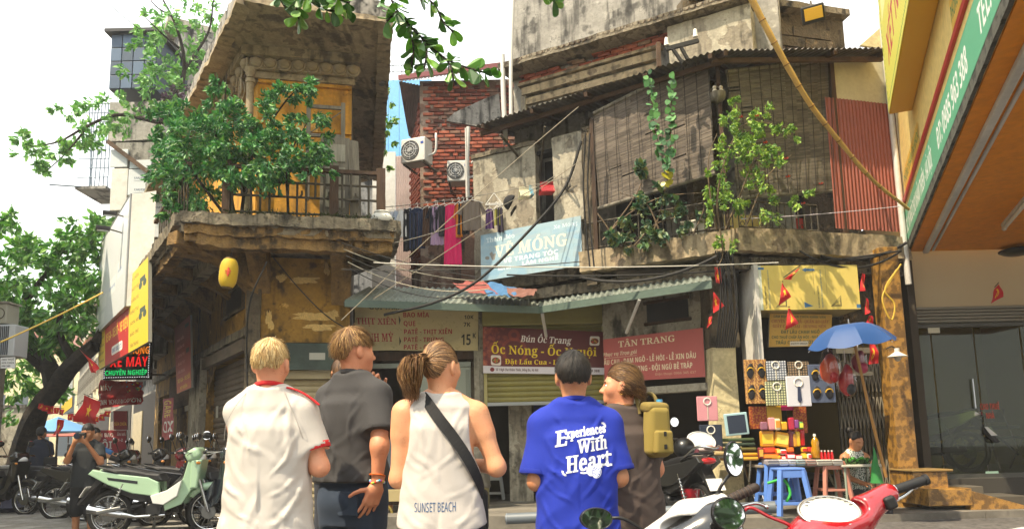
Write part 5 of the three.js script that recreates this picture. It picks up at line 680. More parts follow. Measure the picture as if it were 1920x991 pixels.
// ---------- street tree and rooftop greenery ----------
{
const T=(u,v,D)=>at(u,v,D),base=T(28,862,16.5);base.y=.3;const tr=thing('street_tree','leaning street tree with a dark forked trunk over the left pavement','tree',{pos:base.toArray()}),L=(u,v,D)=>T(u,v,D).sub(base);
part('trunk',[limb([[0,-.1,0],L(60,790,16),L(104,725,15.6),L(140,680,15.2),L(180,645,14.8)],.3,.14,26),limb([L(104,725,15.6),L(92,690,15.8),L(66,655,16),L(46,610,16.2),L(50,540,16)],.22,.07,20),limb([L(80,690,15.8),L(40,660,15.4),L(5,650,15)],.1,.04),limb([L(180,645,14.8),L(200,600,15),L(190,540,15.4)],.12,.04),limb([L(50,560,16),L(95,500,15.6),L(140,440,15.4)],.07,.02),limb([L(140,680,15.2),L(110,620,15),L(120,560,15)],.1,.03)],BARK,tr);
const s=clumps([[20,520,15,70,8],[90,560,15.5,75,9],[150,580,15,60,7],[60,640,16,60,6],[20,690,16,50,4],[160,430,15,45,6],[130,490,15.5,60,6],[185,480,15,40,4],[35,450,16,40,3],[15,600,15,50,5],[60,740,18,50,3],[12,410,16,18,1]],.5);
part('crown',leafMass(5200,()=>{const q=s();q.p.sub(base);return q;},[.13,.24],.46,['#3a7428','#54962f','#6cb038','#93c44c','#417a30'],51),LEAF,tr);
// a thin branch reaching left in front of the sky, and the plants on the roof behind
const rb0=T(215,235,15.5),rt=thing('rooftop_tree','sprawling pale green tree growing on the roof left of the corner building','tree',{pos:rb0.toArray()}),R=(u,v,D)=>T(u,v,D).sub(rb0);
part('branch',[limb([R(300,230,15.5),R(220,215,15.5),R(165,235,15.2),R(110,265,15),R(60,275,15)],.05,.012),limb([R(165,235,15.2),R(120,290,15),R(80,325,15)],.025,.008),limb([R(330,200,15.5),R(345,120,15.5),R(330,50,15.2),R(300,-10,15)],.06,.015),limb([R(345,130,15.5),R(390,60,15.5),R(400,0,15)],.04,.012),limb([R(335,90,15.4),R(300,60,15),R(270,30,15)],.03,.008),limb([R(300,230,15.5),R(330,200,15.5),R(360,250,15.5)],.07,.05),limb([R(320,30,15),R(290,10,15),R(270,-20,15)],.02,.006)],BARK,rt);
const s2=clumps([[60,285,15,26,2.4],[40,262,15,16,1.4],[110,280,15,26,2.4],[72,322,15,14,1.2],[150,245,15.2,34,3],[120,205,15.2,18,1.2],[200,210,15.5,40,4],[240,215,15.5,34,3],[290,140,15.2,46,5,.8],[340,60,15.5,60,5],[270,75,15.2,26,2.4],[395,25,15.5,40,3],[320,190,15.5,40,4],[300,40,15,30,2],[345,130,15.5,40,3]],.55);
part('crown',leafMass(3000,()=>{const q=s2();q.p.sub(rb0);return q;},[.1,.17],.5,['#55963a','#70b048','#86c052','#478038','#9cca66'],52),LEAF,rt);
const b0=T(330,190,14.8),bt=thing('bougainvillea','dull purple flowering shrub at the eave of the corner building','shrub',{pos:b0.toArray()});part('stems',[limb([[0,-.4,0],[.1,0,0],[-.1,.4,0]],.02,.008),limb([[0,-.4,0],[-.2,.1,0]],.015,.006)],BARK,bt);const s3=clumps([[330,190,14.8,30,3],[345,165,14.8,24,2]],.5);part('foliage',leafMass(420,()=>{const q=s3();q.p.sub(b0);return q;},[.06,.1],.6,['#4a2f44','#5d3a58','#3a2a30','#39402c'],53),LEAF,bt);
const e0=T(722,250,15.4),et=thing('wall_creeper','sunlit yellow-green creeper hanging behind the eave in the alley','creeper',{pos:e0.toArray()});part('stems',[limb([R(720,180,15.4).add(rb0).sub(e0),[0,0,0],T(716,320,15.4).sub(e0)],.02,.01)],BARK,et);const s4=clumps([[722,185,15.4,16,1.5],[724,230,15.4,20,2],[718,265,15.4,18,2],[712,310,15.6,14,1.4]],.6);part('foliage',leafMass(620,()=>{const q=s4();q.p.sub(e0);return q;},[.08,.14],.5,['#7aa832','#96b83a','#5c8a2c'],54),LEAF,et);
}
// ---------- lantern under the balcony ----------
{
const p=at(428,512,9.5),t=thing('paper_lantern','yellow oval paper lantern hanging under the left balcony','lantern',{pos:p.toArray()}),pr=[];for(let i=0;i<=26;i++){const a=-1+i / 13;pr.push(new THREE.Vector2(.118*Math.pow(Math.max(0,1-Math.pow(Math.abs(a),3.2)*.55),.6)*(i%2?1:.965),a*.185));}
t.rotation.z=-.09;part('shade',new THREE.LatheGeometry(pr,28),phy({color:'#d9b81c',roughness:.7,side:2,transmission:.3,thickness:0}),t);part('cap',cyl(.07,.06,.03,0,.19,0),C('#5a4414',.7),t);part('cap',cyl(.06,.07,.03,0,-.19,0),C('#5a4414',.7),t);part('cord',bar([0,.2,0],[.03,.55,0],.005,5),MT.black,t);part('red_character',[bb(.03,-.06,.112,.05,.05,.124),bb(.0,.0,.114,.075,.014,.125),bb(.01,-.03,.114,.07,-.018,.125)],C('#c23a1c',.7),t);
}
// ---------- bodies: signed distances meshed on a grid ----------
function surfnet(f,lo,hi,c){
const n=[0,1,2].map((k)=>Math.ceil((hi[k]-lo[k]) / c)+1),[nx,ny,nz]=n,F=new Float32Array(nx*ny*nz),B=4,id=(i,j,k)=>i+nx*(j+ny*k);
for(let k0=0;k0<nz;k0+=B)for(let j0=0;j0<ny;j0+=B)for(let i0=0;i0<nx;i0+=B){
const d=f(lo[0]+(i0+1.5)*c,lo[1]+(j0+1.5)*c,lo[2]+(k0+1.5)*c),far=Math.abs(d)>c*B*1.25;
for(let k=k0;k<Math.min(nz,k0+B);k++)for(let j=j0;j<Math.min(ny,j0+B);j++)for(let i=i0;i<Math.min(nx,i0+B);i++)F[id(i,j,k)]=far?d:f(lo[0]+i*c,lo[1]+j*c,lo[2]+k*c);
}
const vid=new Int32Array(nx*ny*nz).fill(-1),pos=[],idx=[];
for(let k=0;k<nz-1;k++)for(let j=0;j<ny-1;j++)for(let i=0;i<nx-1;i++){
let m=0,x=0,y=0,z=0,cnt=0;const v=[];for(let b=0;b<8;b++){v[b]=F[id(i+(b&1),j+((b>>1)&1),k+(b>>2))];if(v[b]<0)m++;}if(!m||m===8)continue;
for(const[a,b]of EDGES){if((v[a]<0)===(v[b]<0))continue;const t=v[a] / (v[a]-v[b]);x+=(a&1)+t*((b&1)-(a&1));y+=((a>>1)&1)+t*(((b>>1)&1)-((a>>1)&1));z+=(a>>2)+t*((b>>2)-(a>>2));cnt++;}
vid[id(i,j,k)]=pos.length / 3;pos.push(lo[0]+(i+x / cnt)*c,lo[1]+(j+y / cnt)*c,lo[2]+(k+z / cnt)*c);
}
const q=(a,b,d,e,flip)=>{if(a<0||b<0||d<0||e<0)return;flip?idx.push(a,d,b,a,e,d):idx.push(a,b,d,a,d,e);};
for(let k=1;k<nz-1;k++)for(let j=1;j<ny-1;j++)for(let i=1;i<nx-1;i++){
const s=F[id(i,j,k)]<0;
if(s!==F[id(i+1,j,k)]<0)q(vid[id(i,j-1,k-1)],vid[id(i,j,k-1)],vid[id(i,j,k)],vid[id(i,j-1,k)],!s);
if(s!==F[id(i,j+1,k)]<0)q(vid[id(i-1,j,k-1)],vid[id(i-1,j,k)],vid[id(i,j,k)],vid[id(i,j,k-1)],!s);
if(s!==F[id(i,j,k+1)]<0)q(vid[id(i-1,j-1,k)],vid[id(i,j-1,k)],vid[id(i,j,k)],vid[id(i-1,j,k)],!s);
}
const g=new THREE.BufferGeometry();g.setAttribute('position',new THREE.BufferAttribute(new Float32Array(pos),3));g.setIndex(idx);g.computeVertexNormals();return g;
}
const EDGES=[[0,1],[2,3],[4,5],[6,7],[0,2],[1,3],[4,6],[5,7],[0,4],[1,5],[2,6],[3,7]];
const smin=(a,b,k)=>{const h=Math.max(k-Math.abs(a-b),0) / k;return Math.min(a,b)-h*h*k*.25;},smax=(a,b,k)=>-smin(-a,-b,k);
const rc=(a,b,r,s)=>{const[ax,ay,az]=a,dx=b[0]-ax,dy=b[1]-ay,dz=b[2]-az,L=dx*dx+dy*dy+dz*dz;return(x,y,z)=>{const px=x-ax,py=y-ay,pz=z-az,t=Math.min(1,Math.max(0,(px*dx+py*dy+pz*dz) / L)),ux=px-t*dx,uy=py-t*dy,uz=pz-t*dz;return Math.sqrt(ux*ux+uy*uy+uz*uz)-(r+(s-r)*t);};};
const el=(c,r)=>{const m=Math.min(...r);return(x,y,z)=>{const a=(x-c[0]) / r[0],b=(y-c[1]) / r[1],d=(z-c[2]) / r[2];return(Math.sqrt(a*a+b*b+d*d)-1)*m;};};
function stack(lv){ 
return(x,y,z)=>{let i=0;const n=lv.length-1;if(y>=lv[n][0])i=n-1;else while(i<n-1&&y>lv[i+1][0])i++;const p=lv[i],q=lv[i+1];let t=Math.min(1,Math.max(0,(y-p[0]) / (q[0]-p[0])));t=t*t*(3-2*t);const a=p[1]+(q[1]-p[1])*t,b=p[2]+(q[2]-p[2])*t,c=p[3]+(q[3]-p[3])*t,X=Math.abs(x) / a,Z=Math.abs(z-c) / b,r=Math.pow(Math.pow(X,2.4)+Math.pow(Z,2.4),1 / 2.4),d=(r-1)*Math.min(a,b)*(r>1?1:1),yo=Math.max(lv[0][0]-y,y-lv[n][0]);return yo>0?Math.max(d,yo):d;};
}
const union=(fs,k)=>{const n=fs.length;return(x,y,z)=>{let d=fs[0](x,y,z);for(let i=1;i<n;i++)d=smin(d,fs[i](x,y,z),k);return d;};};
const soft=(g)=>{const n=g.index?g:g;return n;};
function skinned(name,g,mat,parent,smoothUV){ 
const p=g.attributes.position,uv=new Float32Array(p.count*2);for(let i=0;i<p.count;i++){uv[i*2]=p.getX(i)+p.getZ(i)*.7;uv[i*2+1]=p.getY(i);}g.setAttribute('uv',new THREE.BufferAttribute(uv,2));const m=shade(new THREE.Mesh(g,mat));m.name=name;parent.add(m);return m;
}
function joinSmooth(list){ 
const g=mergeGeometries(list.map((q)=>{const r=q.clone();for(const k of Object.keys(r.attributes))if(k!=='position'&&k!=='normal')r.deleteAttribute(k);return r;}),false);return g;
}
function handGeo(right,curl,spread=.16,thumbOut=.9,thumbCurl=.3,cell=.0042){ 
const fs=[rc([-.026*right,.012,0],[-.03*right,.075,0],.017,.015),rc([.022*right,.012,0],[.028*right,.08,0],.019,.015),rc([0,.0,0],[0,.085,.002],.02,.016),rc([0,-.05,0],[0,.02,0],.025,.024)];
const palm=union(fs,.02),fingers=[];const L=[[.030,.083,.042,.026,.02],[.010,.088,.047,.03,.022],[-.011,.084,.044,.027,.02],[-.031,.074,.034,.021,.018]];
L.forEach(([x,y,...seg],i)=>{let p=[x*right,y,0],a=0;const sp=(1.4-i)*spread*right;seg.forEach((l,k)=>{a+=curl*(k===0?.7:1.05)*(1+.08*i);const q=[p[0]+Math.sin(sp)*l*Math.cos(a),p[1]+Math.cos(a)*l*Math.cos(sp),p[2]-Math.sin(a)*l];fingers.push(rc(p,q,.0092-k*.0008-(i===3?.0012:0),.0085-k*.0009-(i===3?.0012:0)));p=q;});});
let p=[.028*right,.022,-.004],a=thumbOut;for(const[l,r]of[[.042,.0125],[.032,.0105],[.024,.009]]){const q=[p[0]+Math.sin(a)*l*right,p[1]+Math.cos(a)*l,p[2]-.01];fingers.push(rc(p,q,r,r-.001));p=q;a-=thumbCurl;}
const fu=(x,y,z)=>{let d=9;for(const g of fingers)d=Math.min(d,g(x,y,z));return smin(d,palm(x,y,z),.009);};
return surfnet(fu,[-.13,-.07,-.14],[.13,.23,.06],cell);
}
function basis(y,z){const Y=vv(y).normalize(),Z=vv(z).addScaledVector(Y,-vv(z).dot(Y)).normalize(),X=Y.clone().cross(Z);return M4().makeBasis(X,Y,Z);}
function headGeo(o={}){ 
const j=o.jaw??1,parts=[el([0,.142,.012],[.075,.098,.094]),el([0,.085,-.035],[.057*j,.078,.062]),rc([0,.04,-.075],[0,.03,-.07],.022,.02)],base=union(parts,.045),nose=union([rc([0,.128,-.09],[0,.092,-.117],.008,.012),el([.011,.088,-.1],[.01,.009,.012]),el([-.011,.088,-.1],[.01,.009,.012])],.01);
const brow=union([rc([.012,.139,-.082],[.05,.138,-.066],.01,.007),rc([-.012,.139,-.082],[-.05,.138,-.066],.01,.007)],.01),lips=union([rc([-.022,.061,-.088],[.022,.061,-.088],.006,.006),rc([-.018,.051,-.087],[.018,.051,-.087],.007,.007)],.004),cheeks=union([el([.042,.098,-.058],[.024,.026,.024]),el([-.042,.098,-.058],[.024,.026,.024])],.01),ears=[1,-1].map((s)=>union([el([.079*s,.115,.012],[.012,.033,.02]),el([.075*s,.094,.002],[.01,.014,.012])],.008));
const neck=rc([0,-.075,.012],[0,.06,.008],.061*(o.neck??1),.054*(o.neck??1)),eye=[1,-1].map((s)=>el([.033*s,.122,-.094],[.021,.0125,.018]));
const f=(x,y,z)=>{let d=base(x,y,z);d=smin(d,cheeks(x,y,z),.03);d=smin(d,brow(x,y,z),.02);for(const e of eye)d=smax(d,-e(x,y,z),.012);d=smin(d,nose(x,y,z),.012);d=smin(d,lips(x,y,z),.008);for(const e of ears)d=smin(d,e(x,y,z),.006);return smin(d,neck(x,y,z),.03);};
return surfnet(f,[-.11,-.09,-.15],[.11,.26,.13],o.cell??.0045);
}
const SK={fair:'#d99a76',tan:'#c98d64',asian:'#c58f68',brown:'#8a5a3c'};
let skinTex;const skinMat={};const skin=(hex)=>skinMat[hex]??=phy({color:hex,map:sized(skinTex??=dataTex(256,(u,v)=>{const a=fb(u,v,4,4,5,4),b=fb(u,v,40,40,9,2),k=sstep(b,.78,.84)*.25;return[1-k*.5,.98-.22*(a-.4)-k,.97-.3*(a-.4)-k];}),.22),roughness:.52,sheen:.2,sheenColor:new THREE.Color('#ffb090'),bumpMap:bumpCache['5/5']?sized(bumpCache['5/5'],.12):null,bumpScale:.0006});
let weave;const cloth=(hex,rough=.88,o={})=>{weave??=dataTex(256,(u,v)=>.5+.25*Math.sin(u*2*PI*64)*Math.sin(v*2*PI*64)+.5*(fb(u,v,40,40,7,2)-.5),false);return phy({color:hex,roughness:rough,sheen:.08,sheenColor:new THREE.Color('#ffffff'),sheenRoughness:.8,bumpMap:sized(weave,.12),bumpScale:.0007,...o});};
// hair: a close cap plus many fine locks that follow the scalp away from the crown
function hair(parent,o){
const{cols,seed=1,n=900,len=[.05,.08],vol=.014,lift=.012,nape=.045,front=.15,width=.0042,crown=[.01,.24,.045],wild=.35,longBack=0,fringe=0}=o;reseed(seed);
const C0=[0,.142,.012],R=[.075+vol*.3,.098+vol,.094+vol*.9],cap=el(C0,R),line=(x,y,z)=>{const back=sstep(z,o.ear??.042,.082),h=lerp(lerp(.138,front+.01*Math.cos(x*40),sstep(-z,.02,.075)),nape,back);return h-y+.016*(vn(x*55+seed,z*55,3)-.5);};
const fade=(x,y,z)=>.009*(1-sstep(y,nape,nape+.06))*sstep(z,-.02,.03)+.004*(1-sstep(y,.13,.17))*sstep(Math.abs(x),.05,.07);
const g0=surfnet((x,y,z)=>smax(cap(x,y,z)+fade(x,y,z)-.004*(vn(x*60+5,y*26,z*60)-.5),line(x,y,z),.012),[-.12,0,-.13],[.12,.28,.14],.0055);
const pal=cols.map(lin),pos=[],clr=[],nor=[];
const cp=g0.attributes.position,gi=g0.index.array;for(const i of gi){pos.push(cp.getX(i),cp.getY(i),cp.getZ(i));nor.push(g0.attributes.normal.getX(i),g0.attributes.normal.getY(i),g0.attributes.normal.getZ(i));const t=vn(cp.getX(i)*40,cp.getY(i)*16,cp.getZ(i)*40),c=mix3(pal[0],pal[pal.length-1],t*.6);clr.push(...c.map((v)=>v*.9));}
const on=(p,e)=>{const d=V3((p.x-C0[0]) / R[0],(p.y-C0[1]) / R[1],(p.z-C0[2]) / R[2]).normalize(),l=1+e / .1;return V3(C0[0]+d.x*R[0]*l,C0[1]+d.y*R[1]*l,C0[2]+d.z*R[2]*l);};
const strand=(pts,w,c)=>{for(let i=0;i<pts.length-1;i++){const a=pts[i],b=pts[i+1],t=b.clone().sub(a).normalize(),out=a.clone().sub(V3(...C0)).normalize(),s=t.clone().cross(out).normalize(),k0=w*(1-i / pts.length),k1=w*(1-(i+1) / pts.length)+.0004,q=[a.clone().addScaledVector(s,k0),a.clone().addScaledVector(s,-k0),b.clone().addScaledVector(s,-k1),b.clone().addScaledVector(s,k1)];for(const m of[0,2,1,0,3,2]){pos.push(q[m].x,q[m].y,q[m].z);const nn=out.clone().addScaledVector(s,(m===0||m===3?.5:-.5)).normalize();nor.push(nn.x,nn.y,nn.z);clr.push(c[0],c[1],c[2]);}}};
const cr=V3(...crown);
for(let i=0;i<n;i++){
const a=rnd()*6.28,y=rr(-.75,1),r=Math.sqrt(1-y*y);let p=on(V3(C0[0]+Math.cos(a)*r,C0[1]+y,C0[2]+Math.sin(a)*r),0);if(line(p.x,p.y-.012,p.z)>0)continue;const L=rr(len[0],len[1])*(p.y<.1?.6:1),pts=[p.clone()],c=mix3(pal[Math.floor(rnd()*pal.length)],pal[Math.floor(rnd()*pal.length)],rnd()),jit=rdir().multiplyScalar(wild);let dir=null;const lf=lift*rr(.3,1.3);
for(let k=1;k<=5;k++){let d=p.clone().sub(cr);if(p.z<-.03&&fringe)d.add(V3(0,-.05,-.12*fringe));d.normalize().add(jit.clone().multiplyScalar(.5)).add(V3(0,-.25,0));const o2=p.clone().sub(V3(...C0)).normalize();d.addScaledVector(o2,-d.dot(o2)).normalize();dir=dir?dir.multiplyScalar(.5).add(d).normalize():d;p=on(p.clone().addScaledVector(dir,L / 5),lf*k / 5+(k>3&&o.tuft?o.tuft*jit.y*jit.y*6:0));if(!longBack&&k>1&&line(p.x,p.y,p.z)>.003)break;pts.push(p.clone());}
if(pts.length<3)continue;
strand(pts,width*rr(.6,1.3),c);
}
for(let i=0;i<(longBack?420:0);i++){const a=rr(-.2,3.34),p0=on(V3(C0[0]+Math.cos(a),C0[1]-rr(.1,.7),C0[2]+Math.sin(a)),.004),pts=[p0];let p=p0;const L=longBack*rr(.5,1),sw=rr(0,6);for(let k=1;k<=6;k++){p=p.clone().add(V3(.008*Math.sin(k*1.4+sw),-L / 6,.004+.008*Math.cos(k*1.3+sw)));pts.push(p);}strand(pts,width*1.2,mix3(pal[Math.floor(rnd()*pal.length)],pal[0],rnd()));}
if(o.tail){const T=o.tail;for(let i=0;i<2200;i++){const u=rdir(),p0=V3(...T[0]).add(u.clone().multiplyScalar(.018)),pts=[p0],sw=rr(0,6),sp=rr(.3,1.25),L=rr(.75,1.05);for(let k=1;k<=8;k++){const t=k / 8*L,f=t*(T.length-1),q=Math.min(T.length-2,Math.floor(f)),c=V3(...T[q]).lerp(V3(...T[q+1]),f-q),rad=.043*Math.sin(Math.min(1,t*1.15+.1)*PI*.8)+.006;pts.push(c.add(V3(u.x,u.y*.4,u.z).multiplyScalar(rad*sp)).add(V3(.007*Math.sin(t*11+sw),.004*Math.cos(t*9+sw),.007*Math.cos(t*11+sw))));}strand(pts,width*1.3,mix3(pal[Math.floor(rnd()*pal.length)],pal[Math.floor(rnd()*pal.length)],rnd()));}for(let i=0;i<60;i++){const a=i / 60*6.28,c=V3(...T[0]);}}
const g=new THREE.BufferGeometry();g.setAttribute('position',new THREE.BufferAttribute(new Float32Array(pos),3));g.setAttribute('normal',new THREE.BufferAttribute(new Float32Array(nor),3));g.setAttribute('color',new THREE.BufferAttribute(new Float32Array(clr),3));g.setAttribute('uv',new THREE.BufferAttribute(new Float32Array(pos.length / 3*2),2));
const m=shade(new THREE.Mesh(g,HAIRM));m.name='hair';parent.add(m);return m;
}
const HAIRM=phy({color:'#ffffff',vertexColors:true,roughness:.58,side:2,sheen:.12,sheenColor:new THREE.Color('#ffe9c8'),sheenRoughness:.4});
// a standing or seated figure 1.8 m tall before scaling; every limb is given by its joints
function person(name,label,o){
const{D,u,v,H=1.8,turn=0,tone=SK.fair,cell=.011}=o,sc=H / 1.8; 
const top=at(u,v,D),t=thing(name,label,'person',{pos:[top.x-(o.lean?.[0]??0),top.y-1.8*sc+(o.drop??0),top.z-(o.lean?.[1]??0)],turn});t.scale.setScalar(sc);
const S=o.shoulders??.165,arms=o.arms,legs=o.legs??[[[.09,.93,0],[.1,.5,-.01],[.1,.09,.01]],[[-.09,.93,0],[-.1,.5,-.01],[-.1,.09,.01]]],w=o.width??1;
const torso=stack([[.84,.15*w,.105,.0],[.95,.16*w,.11,.006],[1.08,.138*w,.09,0],[1.26,.152*w,.098,.002],[1.38,.158*w,.096,.006],[1.46,.12*w,.066,.012],[1.53,.07,.06,.012]]);
const fs=[torso,rc([.03,1.53,.012],[S-.02,1.445,.008],.046,.048),rc([-.03,1.53,.012],[-(S-.02),1.445,.008],.046,.048)],th=o.thick??1;
const off=(f)=>f;for(const a of arms){fs.push(rc(a[0],a[1],.056*th,.041*th),rc(a[1],a[2],.042*th,.027*th),rc([a[0][0]*.93,a[0][1]-.0,a[0][2]],a[0].map((q,i)=>q+(a[1][i]-q)*.32),.062*th,.05*th));}
if(!o.noLegs)for(const l of legs){fs.push(rc(l[0],l[1],.085,.054),rc(l[1],l[2],.056,.036),rc([l[2][0],l[2][1]-.04,l[2][2]+.03],[l[2][0],l[2][1]-.055,l[2][2]-.13],.035,.028));}
const bodyF=union(fs,.035),pieces=[];const xs=[...arms,...legs].flat(),mn=(k)=>Math.min(...xs.map((p)=>p[k])),mx=(k)=>Math.max(...xs.map((p)=>p[k]));
pieces.push(surfnet(bodyF,[Math.min(-.28,mn(0)-.09),o.noLegs?.8:Math.max(-.03,mn(1)-.12),Math.min(-.24,mn(2)-.2)],[Math.max(.28,mx(0)+.09),1.6,Math.max(.2,mx(2)+.1)],cell));
const hd=headGeo({jaw:o.jaw,neck:o.neck,cell:o.headCell??.0048}),hm=M4().compose(V3(...(o.neckAt??[0,1.545,.0])),new THREE.Quaternion().setFromEuler(new THREE.Euler(o.head?.[1]??0,o.head?.[0]??0,o.head?.[2]??0,'YXZ')),V3(1,1,1));pieces.push(hd.applyMatrix4(hm));
(o.hands??[]).forEach((h)=>{if(!h)return;const g=handGeo(h.right,h.curl,h.spread,h.thumb,h.thumbCurl,o.handCell??.0045),m=basis(h.dir,h.back);m.setPosition(...h.at);pieces.push(g.applyMatrix4(m));});
const body=skinned('body',joinSmooth(pieces),skin(tone),t);
const hg=new THREE.Group();if(o.hair){const hr=hair(t,o.hair);hr.applyMatrix4(hm);}
t.userData.headM=hm;const headM=hm;delete t.userData.headM;
return{t,torso,headM,arms,legs};
}
function shirt(parent,name,mat,o){
const{lv,sleeves=[],hem=.82,neck=[0,1.575,-.01,.075,.07],wr=1,cell=.0095,seed=1,holes=[],hemF}=o,base=stack(lv),sl=sleeves.map((s)=>[rc(s.a,s.b,s.r0,s.r1),s]);
const sh=[rc([.05,1.515,.012],[(o.S??.155),1.435,.006],.058,.064),rc([-.05,1.515,.012],[-(o.S??.155),1.435,.006],.058,.064)],nk=el([neck[0],neck[1],neck[2]],[neck[3],.075,neck[4]]);
const folds=[];{reseed(Math.round(seed*100));const A=[[-.165,1.3],[.165,1.3],[-.19,1.12],[.19,1.12],[-.12,1.45],[.12,1.45],[.19,1.0],[-.19,1.0]];for(let i=0;i<(o.nf??16);i++){const[x,y]=A[i%8],sgn=x<0?1:-1,L=rr(.14,.34),a=i%8>3&&i%8<6?rr(-1.5,-1.1):rr(-1.25,-.45);folds.push([x+rr(-.02,.03),y+rr(-.06,.06),sgn*Math.cos(a)*L,Math.sin(a)*L,rr(.009,.017),rr(.005,.011)]);}for(const q of o.folds??[])folds.push([q[0],q[1],q[2]-q[0],q[3]-q[1],q[4],q[5]]);}
const foldAt=(x,y,z)=>{let d=0;for(const[ax,ay,dx,dy,w,a]of folds){const px=x-ax,py=y-ay,t=(px*dx+py*dy) / (dx*dx+dy*dy);if(t<0||t>1)continue;const cx=px-t*dx+.012*Math.sin(t*7+ax*40),cy=py-t*dy,e=(cx*cx+cy*cy) / (w*w);if(e<6)d+=a*Math.exp(-e)*Math.min(1,4*t,3*(1-t))-a*.45*Math.exp(-e*.25)*Math.min(1,3*t,3*(1-t));}return d;};
const ho=holes.map((h)=>el(h[0],h[1]));
const f=(x,y,z)=>{
let d=base(x,y,z);if(!o.bare)for(const s of sh)d=smin(d,s(x,y,z),.05);else for(const s of sh)d=smin(d,s(x,y,z)+.014,.04);
for(const[g,s]of sl){const e=s.dir,cut=(x-s.b[0])*e[0]+(y-s.b[1])*e[1]+(z-s.b[2])*e[2];d=smin(d,smax(g(x,y,z),cut,.006),.045);}
const q=vn(x*5+seed*9,y*2.2,z*5),low=1-sstep(y,1.0,1.45);
const r1=Math.abs(vn(x*11+y*7*(x<0?-1:1)*.8+seed*13,y*3.4+q,z*7)-.5)*2,r2=Math.abs(vn(x*7+q*2,y*13+x*6+seed*5,z*6)-.5)*2,r3=vn(x*26+y*9,y*12,z*26+seed);
d+=wr*(.013*(r1-.5)*(.45+.8*low)+.008*(r2-.5)*low+.002*(r3-.5));if(Math.abs(d)<.05)d-=wr*foldAt(x,y,z);
d=smax(d,(hemF?hemF(x,z):hem)-y+.004*(q-.5),.008);d=smax(d,-nk(x,y,z),.008);for(const h of ho)d=smax(d,-h(x,y,z),.01);return d;
};
const xs=lv.map((l)=>l[1]),zs=lv.map((l)=>l[2]+Math.abs(l[3])),W=Math.max(...xs,...sleeves.map((s)=>Math.max(Math.abs(s.b[0])+s.r1,Math.abs(s.a[0])+s.r0)))+.06,Z=Math.max(...zs,...sleeves.map((s)=>Math.abs(s.b[2])+s.r1))+.06;
return skinned(name,surfnet(f,[-W,(o.lo??hem)-.05,-Z],[W,1.62,Z],cell),mat,parent);
}
function print(shirtMesh,name,rectXY,tex,mat){ 
const g=shirtMesh.geometry,p=g.attributes.position,n=g.attributes.normal,ix=g.index.array,pos=[],nor=[],uv=[],[x0,y0,x1,y1]=rectXY;
for(let i=0;i<ix.length;i+=3){const t=[ix[i],ix[i+1],ix[i+2]];if(t.some((k)=>n.getZ(k)<.15||p.getX(k)<x0-.012||p.getX(k)>x1+.012||p.getY(k)<y0-.012||p.getY(k)>y1+.012))continue;for(const k of t){pos.push(p.getX(k)+n.getX(k)*.0018,p.getY(k)+n.getY(k)*.0018,p.getZ(k)+n.getZ(k)*.0018);nor.push(n.getX(k),n.getY(k),n.getZ(k));uv.push((p.getX(k)-x0) / (x1-x0),(p.getY(k)-y0) / (y1-y0));}}
const q=new THREE.BufferGeometry();q.setAttribute('position',new THREE.BufferAttribute(new Float32Array(pos),3));q.setAttribute('normal',new THREE.BufferAttribute(new Float32Array(nor),3));q.setAttribute('uv',new THREE.BufferAttribute(new Float32Array(uv),2));tex.wrapS=tex.wrapT=THREE.ClampToEdgeWrapping;
const m=shade(new THREE.Mesh(q,std({map:tex,transparent:true,roughness:.8,...mat})));m.name=name;shirtMesh.parent.add(m);return m;
}
function ring(c,nrm,r,w,thick,sx=1,sz=1){const pr=[[r-thick,-w / 2],[r+thick,-w / 2],[r+thick*1.2,0],[r+thick,w / 2],[r-thick,w / 2],[r-thick,-w / 2]].map(([a,b])=>new THREE.Vector2(a,b));const g=new THREE.LatheGeometry(pr,28);g.scale(sx,1,sz);g.applyQuaternion(new THREE.Quaternion().setFromUnitVectors(V3(0,1,0),vv(nrm).normalize()));return g.translate(...c);}
function pants(parent,name,mat,P,o){ 
const L=P.legs,fs=[stack([[.78,.165,.12,.0],[.9,o.hip??.182,.134,.008],[1.0,o.waist??.168,.122,.004],[1.04,o.waist??.166,.12,.002]])];const k=o.len; 
for(const l of L){if(k>.5){const e=l[1].map((q,i)=>q+(l[2][i]-q)*(k-.5)*2);fs.push(rc(l[0],l[1],.1,.078),rc(l[1],e,.078,o.end??.068));}else{const e=l[0].map((q,i)=>q+(l[1][i]-q)*k*2);fs.push(rc(l[0],e,.1,o.end??.095));}}
const u=union(fs,.03),xs=L.flat(),sd=o.seed??3,lo=o.cut??-1;const f=(x,y,z)=>{let d=u(x,y,z)+.01*(Math.abs(vn(x*9+sd,y*5,z*9)-.5)-.25)+.006*(vn(x*5,y*14+x*6,z*5+sd)-.5);d=smax(d,y-(o.top??1.03),.006);return lo>-1?smax(d,lo-y,.006):d;};
return skinned(name,surfnet(f,[Math.min(-.26,...xs.map((p)=>p[0]-.12)),Math.min(...xs.map((p)=>p[1]))-.1,Math.min(-.22,...xs.map((p)=>p[2]-.14))],[Math.max(.26,...xs.map((p)=>p[0]+.12)),1.1,Math.max(.22,...xs.map((p)=>p[2]+.14))],o.cell??.012),mat,parent);
}
const along=(a,b,t)=>a.map((q,i)=>q+(b[i]-q)*t),unit=(a,b)=>{const d=V3(...b).sub(V3(...a)).normalize();return[d.x,d.y,d.z];};
const sleeveOf=(arm,t,r0,r1)=>({a:[arm[0][0]*.95,arm[0][1]-.005,arm[0][2]],b:along(arm[0],arm[1],t),r0,r1,dir:unit(arm[0],arm[1])});
const DENIM=cloth('#2d3a4d',.9),NAVY=cloth('#15182c',.9),BLACKC=cloth('#18171a',.9),sole=C('#d8d5cd',.7);
